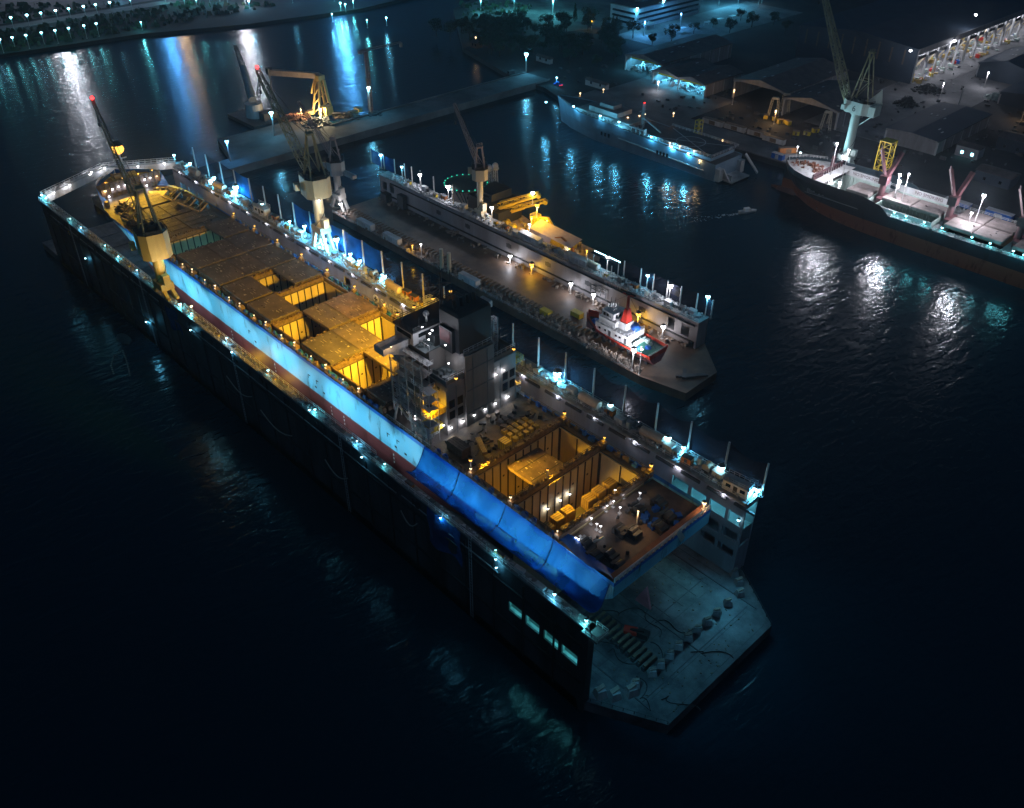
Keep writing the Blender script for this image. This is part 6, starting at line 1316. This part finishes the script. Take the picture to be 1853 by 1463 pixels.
# huge hangar with an open lit side
HX0,HX1,HY0,HY1 = -308,-229.5,546,800; t = thing('assembly_hangar','huge dark roofed assembly hangar with one brightly lit open side','building',(-268,670,2.6)); m = MB(); xm = -268.7
for p, q, zp, zq in ((HX0-1,xm,22,25.4),(xm,HX1+1,25.4,22)): m.add([(p,HY0-.6,zp),(q,HY0-.6,zq),(q,HY1,zq),(p,HY1,zp),(p,HY0-.6,zp+.6),(q,HY0-.6,zq+.6),(q,HY1,zq+.6),(p,HY1,zp+.6)],[(0,3,2,1),(4,5,6,7),(0,1,5,4),(1,2,6,5),(2,3,7,6),(3,0,4,7)])
m.build('roof','roofblue',t); m = MB(); m.add([(HX0,HY0,2.6),(HX1,HY0,2.6),(HX1,HY0,22),(xm,HY0,25.3),(HX0,HY0,22),(HX0,HY0+.4,2.6),(HX1,HY0+.4,2.6),(HX1,HY0+.4,22),(xm,HY0+.4,25.3),(HX0,HY0+.4,22)],[(0,1,2,3,4),(9,8,7,6,5),(0,5,6,1),(1,6,7,2)]); m.bx(HX0,HX0+.4,HY0+.4,HY1,2.6,22); m.build('wall','roofblue',t)
m = MB(); m.bx(HX1+.6,HX1+1.1,HY0-.6,HY1,19.4,22.7); m.build('eaves_fascia','shedwall',t)
m = MB()
for x in np.arange(HX0+5,HX1-2,8.2): m = MB(); m.bx(x,x+.9,HY0-.16,HY0-.02,12.5,20.8+ (1.6 if abs(x-xm)<20 else 0)); m.build('translucent_strip','lash',t)
for y in np.arange(HY0+2,HY1,14): m = MB(); m.bx(HX1-1.2,HX1,y,y+1,2.6,19.4); m.build('column','pale',t); m = MB(); m.bar((HX1-14,y+4,2.6),(HX1-6,y+6,17),.9); m.build('leaning_prop','cranec',t)
for y in np.arange(HY0+6,HY1,34): m = MB(); m.bx(HX1-3.6,HX1-2,y,y+26,14.5,16.5); m.build('gantry_girder','dark',t)
m = MB(); m.bx(HX0+12,HX1+14,HY0+.4,HY1,2.62,2.86); m.build('floor','concrete',t)
m = MB(); mats_ = ['pale','crateo','bluegear','red','greygreen','yellow']
for k_, n_ in enumerate((70,40,12,6,40,16)):
    m.mi = k_
    for _ in range(n_): m.box(random.uniform(HX1-26,HX1+4),random.uniform(HY0+3,HY1-90),2.86,random.uniform(.8,3.6),random.uniform(.8,3),random.uniform(.4,2.4),random.uniform(0,.3))
    for _ in range(n_//3): a_ = Vector((random.uniform(HX1-24,HX1+3),random.uniform(HY0+3,HY1-90),2.9)); m.bar(a_,a_+Vector((random.uniform(-1,1),random.uniform(-1,1),random.uniform(2,6))),.2)
tag(m.build('stored_steelwork',mats_),'steel sections, crates and bins crowded along the open side of the hangar','stored goods',None,'stuff')
for k, y in enumerate(np.arange(HY0+8,HY1-40,18)):
    b = MB(); b.box(HX1-8,y,18.6,3.6,1.1,.35); b.build('high_bay_lamp',E_['w'],t); l = _light('w',5000); l.location = Vector((HX1-8,y,17.6))-t.location; COL.objects.link(l); l.parent = t
for i, q in enumerate(((1647,95),(1727,77),(1765,30))): v = onX(*q, HX1+1.6); lamp(v,.3,'w',3000,.8,f'{nth(i)} white floodlight along the hangar eaves from its near corner','floodlights on the hangar eaves','fixture')
# office building with long window bands
t = thing('office_block','pale four storey office block with long dark window bands above the lit forecourt','building',(-437,558,2.6)); m = MB(); m.bx(-450,-425,526,600,2.6,16); m.build('wall','office',t); m = MB()
for z in (5,8.4,11.8): m.bx(-448,-427,525.93,525.99,z,z+1.5); m.bx(-424.99,-424.93,528,598,z,z+1.5)
m.build('window','glass',t); m = MB(); m.bx(-450.6,-424.4,525.4,600.6,16,16.7); m.bx(-444,-438,540,550,16.7,19); m.build('roof','roof',t); m = MB(); m.bx(-424.9,-419,530,540,5.6,6); m.bar((-419.4,530.4,2.6),(-419.4,530.4,5.6),.4); m.bar((-419.4,539.6,2.6),(-419.4,539.6,5.6),.4); m.build('entrance_canopy','office',t)
for i, q in enumerate(((1153,18),(1201,4))): v = onX(*q,-424.4); lamp(v,.3,'c',7000,.75,f'cyan floodlight on the office block wall, {("nearer","farther")[i]} of two','floodlights on the office block','fixture')
rp = Repeat(lambda: shed_small())
def shed_small():
    t = proto('parking_shelter','shelter','shelter'); m = MB(); m.bx(-3,3,-1.6,1.6,2.5,2.7); m.build('roof','pale',t); m = MB()
    for a in (-2.8,2.8): m.bar((a,1.4,0),(a,1.4,2.5),.2)
    m.build('posts','mast',t); return t
for i in range(5): rp.put((-398+i*.5,545+i*14,2.74), f'{nth(i)} small pale parking shelter from the near end of the forecourt','parking shelters in the forecourt',1.57)
g = 'lamp posts in the yard'
lamp((-204,383.5,3),5,'h',42000,.45,'added fill lamp post on the quay edge brightening the pale green crane',None,'post',aim=(-187,396,24),spot=70)  # post and lamp added to light the crane evenly from below
LB = [((1520,306),6,'w',1500,.5,'at the foot of the pale green quay crane'),((1165,65),9,'b',15000,.5,'in the forecourt beside the office block'),((1230,50),9,'b',15000,.5,'at the far end of the office forecourt'),((1300,12),10,'c',30000,.8,'at the top edge beyond the office forecourt'),((1335,10),10,'c',22000,.7,'at the top edge right of the forecourt'),((930,22),10,'t',20000,.5,'in the teal lit yard behind the trees'),((1000,28),10,'t',24000,.5,'in the teal lit yard near the trees'),((870,25),9,'t',7000,.45,'at the left end of the teal lit yard'),((1070,55),6,'a',900,.4,'orange, by the small lit house among the trees'),((861,83),5,'o',900,.5,'by the small orange lit hut left of the trees'),((1190,165),5,'w',2600,.4,'in front of the twin workshop'),((1135,120),6,'t',900,.35,'at the left workshop front'),((1848,218),7,'o',1800,.6,'at the right edge above the bulk carrier'),((1325,190),8,'o',1500,.35,'amber, in front of the brown roofed halls'),((1400,225),7,'o',3800,.35,'amber, on the quay near the green crane'),((1372,12),8,'r',120,.45,'red, far behind the hangar'),((1378,6),8,'a',400,.4,'amber, far behind the hangar'),((1780,160),9,'w',5200,.3,'on the open road by the hangar'),((1700,180),9,'w',2600,.3,'at the near end of the hangar road'),((1440,285),5,'w',1400,.35,'on the quay beside the bulk carrier bow')]
for (q, h, col, pw, r, wh_) in LB: lamp(P(*q,2.7), h, col, pw, r, f'lamp post {wh_}', g, wpole=.14)
def house(label, px, py, w, d, h, wall='office', lit=None):
    v = P(px,py,2.6); t = thing('small_house',label,'building',v); m = MB(); m.bx(v.x-w/2,v.x+w/2,v.y-d/2,v.y+d/2,2.6,2.6+h); m.build('wall',wall,t); m = MB(); m.add([(v.x-w/2-.4,v.y-d/2-.4,2.6+h),(v.x+w/2+.4,v.y-d/2-.4,2.6+h),(v.x+w/2+.4,v.y+d/2+.4,2.6+h),(v.x-w/2-.4,v.y+d/2+.4,2.6+h),(v.x-w/2-.4,v.y,4+h),(v.x+w/2+.4,v.y,4+h)],[(0,1,5,4),(2,3,4,5),(1,2,5),(3,0,4),(0,3,2,1)]); m.build('roof','roof',t)
    for a in (-w*.25,w*.2): MB().bx(v.x+a,v.x+a+1.2,v.y-d/2-.05,v.y-d/2-.01,4,5.4).build('window',E_[lit] if lit else 'glass',t)
    return t
house('small lit house among the dark trees',1060,80,9,7,4); house('small hut with an orange lit front left of the trees',862,86,6,5,3.2,'brown'); house('small building with two glowing teal windows',1752,282,11,7,5,'office','t'); house('low pale row building by the shore end of the jetty',985,113,12,3,3); house('pale site cabin behind the naval ship bow',1080,158,16,3,3); house('dark house behind the flat shed at the right',1835,270,14,12,6,'roofblue'); house('dark low house at the right edge behind the bulk carrier',1800,330,16,10,5,'roofblue')
# leg frames in front of the halls, quay containers, plate stacks
rp = None
def mk_legs():
    t = proto('gantry_leg','gantry leg','gantry leg'); m = MB(); m.lattice((-2.4,0,0),(-1.4,0,10),1.2,1.0,6,.28,.18); m.lattice((2.4,0,0),(1.4,0,10),1.2,1.0,6,.28,.18); m.bar((-1.6,0,10),(1.6,0,10),1.2); m.build('leg_frame','cranec',t); m = MB(); m.box(-2.4,0,0,2.2,1.6,.8); m.box(2.4,0,0,2.2,1.6,.8); m.build('bogie','darkgrey',t); return t
rp = Repeat(mk_legs)
for i, q in enumerate(((1398,212),(1418,205),(1492,238),(1505,228))): v = P(*q,2.75); rp.put((v.x,v.y,2.75), f'{nth(i)} pale lattice gantry leg from the left before the brown halls','gantry legs before the halls',.5)
rp = Repeat(mk_box('quay_container','container','pale',12,2.5,2.7,'lash')); rb_ = Repeat(mk_box('blue_container','container','bluegear',6,2.5,2.7,'pale')); ro_ = Repeat(mk_box('orange_container','container','orange',9,2.5,2.7,'lash'))
for i, q in enumerate(((1290,226),(1330,236),(1372,247),(1400,258))): v = P(*q,3); rp.put((v.x,v.y,3), f'{nth(i)} pale container in the quay row behind the naval ship','pale quay containers',.03)
v = P(1407,288,3); rb_.put((v.x,v.y,3),'blue container at the quay edge left of the bulk carrier bow'); v = P(1425,277,3); ro_.put((v.x,v.y,3),'orange lit container at the quay edge beside the blue one',None,.9)
for i, (x, y) in enumerate(((-129,388),(-112,390),(-98,389))): rb_.put((x,y,3), f'{nth(i)} blue container behind the bulk carrier from its bow','blue containers behind the bulk carrier',0,(1.8,1.3,1.2))
rp = Repeat(mk_box('yellow_cradle','cradle','yellow',3.4,2.2,2.2,'lash'))
for i, q in enumerate(((1385,215),(1402,218),(1412,224),(1425,226),(1440,245),(1460,245),(1475,240))): v = P(*q,2.75); rp.put(v, f'{nth(i)} yellow steel cradle from the left before the brown halls','yellow cradles before the halls',random.uniform(0,3))
m = MB()
for _ in range(520):
    v = P(random.uniform(1010,1853),random.uniform(120,300),2.62)
    if v.y < 400 or any(x0-2 < v.x < x1+2 and y0-3 < v.y < y1 for x0,x1,y0,y1 in ((-364,-297,434,515),(-286,-217,440,511),(-191,-165,443,503),(-308,-229,546,800))): continue
    m.box(v.x,v.y,2.6,random.uniform(.5,3),random.uniform(.3,1.4),random.uniform(.3,1.6),random.choice((0,0,1.57,.4)))
tag(m.build('yard_clutter','darkgrey'),'plates, pipes and stored steelwork scattered over the dark yard','yard stock',None,'stuff')
heap(1680,165,2.62,10,4,'tangled dark steel frames near the open side of the hangar','dark'); heap(1800,178,2.62,6,3,'grey machinery pile on the open road right of the hangar','greygreen'); heap(1640,190,2.62,7,5,'dark pipe bundle behind the green crane','dark')
m = MB(); v = P(1735,190,2.62); m.bar(v,v+Vector((0,0,8)),.5); m.bar(v+Vector((0,0,8)),v+Vector((-5,-2,6)),.4); tag(m.build('davit_arm','pale'),'pale angled davit arm standing on the open road','davit')

# ================================================================== TREES
def mk_tree(seed, h, r, kind):
    def f():
        rnd = random.Random(seed); t = proto('broadleaf_tree' if kind else 'cypress_tree','tree','tree'); m = MB(); m.cyl((0,0,-.2),(0,0,h*.55),.32,.14,7)
        for k in range(6): a = k*1.1; m.cyl((0,0,h*(.3+.05*k)),(math.cos(a)*r*.6,math.sin(a)*r*.6,h*(.55+.05*k)),.12,.05,5)
        m.build('trunk','bark',t); m = MB(); cl = [(rnd.uniform(-1,1)*r*.65,rnd.uniform(-1,1)*r*.65,h*rnd.uniform(.45,.95),r*rnd.uniform(.3,.55)) for _ in range(13)] if kind else [(rnd.uniform(-.3,.3),rnd.uniform(-.3,.3),h*(.15+.8*k/11),r*(1-.8*k/11)) for k in range(12)]
        for (x,y,z,rr) in cl:
            for _ in range(70):
                d = Vector((rnd.gauss(0,1),rnd.gauss(0,1),rnd.gauss(0,.8))).normalized()*rr*rnd.uniform(.55,1.1); c = Vector((x,y,z))+d; a = Vector((rnd.uniform(-1,1),rnd.uniform(-1,1),rnd.uniform(-.6,.6))).normalized()*rnd.uniform(.25,.5); b = a.cross(d).normalized()*rnd.uniform(.2,.4); m.add([c-a,c+b,c+a,c-b],[(0,1,2,3)])
        m.build('crown','leaf',t); return t
    return f
TR = [Repeat(mk_tree(1,9,4.2,1)),Repeat(mk_tree(2,11,4.8,1)),Repeat(mk_tree(3,7.5,3.6,1)),Repeat(mk_tree(4,12,1.7,0))]
rt = random.Random(11); tr = []
for i in range(84):
    px, py = rt.uniform(880,1116), rt.uniform(40,104)
    if py < 50-(px-890)*.02 or (1035 < px < 1085 and 60 < py < 92): continue
    tr.append((px,py))
tr += [(1128,36),(1145,70),(1120,62),(1180,82),(1215,78),(1255,62),(1290,50),(1340,38),(1360,50),(1400,45),(1420,62),(1320,60),(870,60),(850,72),(835,60),(815,75),(790,66),(1030,118),(1080,122),(1110,110)]
tr.sort()
for i, (px, py) in enumerate(tr): v = P(px,py,2.6); TR[i % 3].put(v, f'{nth(i)} dark broad crowned tree from the left behind the jetty', 'trees behind the yard', i*1.3, rt.uniform(.75,1.35))
for i, (px, py) in enumerate(((1108,58),(1114,66),(1110,74),(938,46),(1040,40))): v = P(px,py,2.6); TR[3].put(v, f'{nth(i)} narrow dark cypress near the office block','cypress trees near the office block',i,rt.uniform(.9,1.2))
m = MB()
for _ in range(4200):
    px, py = rt.uniform(0,960), rt.uniform(8,128)
    v = P(px,py,2.3)
    inl = v.x < -660 or (v.x < -470 and v.y > 410+max(0,(-470-v.x))*.75)
    if not inl or (-740 < v.x < -716): continue
    s = rt.uniform(.8,2.6); a = rt.uniform(0,3); m.add([v+Vector((-s*math.cos(a),-s*math.sin(a),0)),v+Vector((s*math.cos(a),s*math.sin(a),0)),v+Vector((s*.6*math.cos(a),s*.6*math.sin(a),s*1.1)),v+Vector((-s*.5*math.cos(a),-s*.5*math.sin(a),s*1.3))],[(0,1,2,3)])
tag(m.build('shore_scrub','leaf'),'dark low scrub covering the far shore','scrub',None,'stuff')
# far shore lamps and houses
g = 'road lamps on the far shore'
for i, y in enumerate((174,186,200.9,211.7,221.3,231.7,241,251.8,260.6,271.3,287)): lamp((-718,y,2.5),7.5,'c' if i%2 else 't',500,.9,f'{nth(i)} lamp post from the left along the far shore road',g,wpole=.14)
g = 'waterfront lamps on the far shore'
for i, y in enumerate((167,174.7,182.4,191,200.9,209.8,218.8,229.1,237.6)): lamp((-662,y,2.2),7.8,'t',500,.8,f'{nth(i)} lamp post from the left along the far waterfront',g,wpole=.14)
g = 'scattered lamps on the far shore'
for i, (q, col, pw, r) in enumerate((((300,5),'t',3000,.7),((335,10),'t',4000,.7),((357,13),'t',4000,.6),((380,6),'c',3000,.7),((398,3),'t',3000,.6),((412,6),'c',2000,.6),((445,10),'w',6000,.8),((452,16),'c',6000,.8),((605,3),'t',2500,.6),((617,20),'t',4500,.8),((626,22),'t',3500,.7),((602,40),'c',2500,.5),((665,51),'t',2500,.5),((700,47),'c',2500,.6),((530,6),'c',1500,.5),((640,15),'t',2500,.4),((258,55),'t',2500,.5),((215,4),'c',2500,.7))):
    lamp(P(*q,2.6),5,col,pw,r,f'{nth(i)} scattered lamp post on the dark far shore',g,wpole=.14)
# tall floodlight masts beyond the water whose light lies in long streaks on the sea
g = 'tall floodlight masts beyond the water'
for i, (q, d, h, col, pw) in enumerate((((82,10),0,62,'w',150000),((284,8),0,55,'b',110000),((316,16),0,38,'o',20000),((434,20),0,42,'w',60000),((614,22),0,40,'b',150000))):
    b = P(q[0],-45 if i < 2 else -20,2.4); lamp(b,h,col,pw,1.6,f'{nth(i)} tall floodlight mast from the left beyond the water',g,wpole=.5)
# harbour launch
v = P(1352,385,0); t = thing('harbour_launch','small harbour launch under way leaving a pale wake','boat',v); a = math.atan2(P(1378,380,0).y-P(1335,386,0).y,P(1378,380,0).x-P(1335,386,0).x); c_, s_ = math.cos(a), math.sin(a)
def LL(x,y,z): return (v.x+x*c_-y*s_,v.y+x*s_+y*c_,z)
m = MB(); m.loft([[LL(x,-w,1.0),LL(x,-w*.5,-.2),LL(x,w*.5,-.2),LL(x,w,1.0)] for x, w in ((-4,1.1),(0,1.3),(3,.9),(4.6,.06))]); m.build('hull','pale',t); m = MB(); m.loft([[LL(x,-.9,z),LL(x,.9,z),LL(x,.9,1),LL(x,-.9,1)] for x, z in ((-1.6,2.1),(1,2.1),(1.8,1.1))]); m.build('cabin','white',t)
m = MB(); random.seed(4)
for k in range(90): u = random.random(); x = -4-u*22; y = random.uniform(-1,1)*(.6+u*2.2); m.sphere(LL(x,y,.0),random.uniform(.15,.55)*(1-u*.6),6,3,.25)
tag(m.build('wake','foam'),None,None,None,'structure')

# ------------------------------------------------------------------ thin night haze over the harbour
hz = MB(); hz.bx(-5200,2700,-3200,5200,-6,176)
mh = bpy.data.materials.new('thin night haze'); mh.use_nodes = True; t_ = mh.node_tree; t_.nodes.clear()
vo = t_.nodes.new('ShaderNodeVolumePrincipled'); vo.inputs['Color'].default_value = (.72,.86,1,1); vo.inputs['Density'].default_value = .0001; vo.inputs['Anisotropy'].default_value = .78
oo = t_.nodes.new('ShaderNodeOutputMaterial'); t_.links.new(vo.outputs[0], oo.inputs['Volume'])
tag(hz.build('haze', mh), 'thin night haze over the whole harbour', 'haze', None, 'stuff')
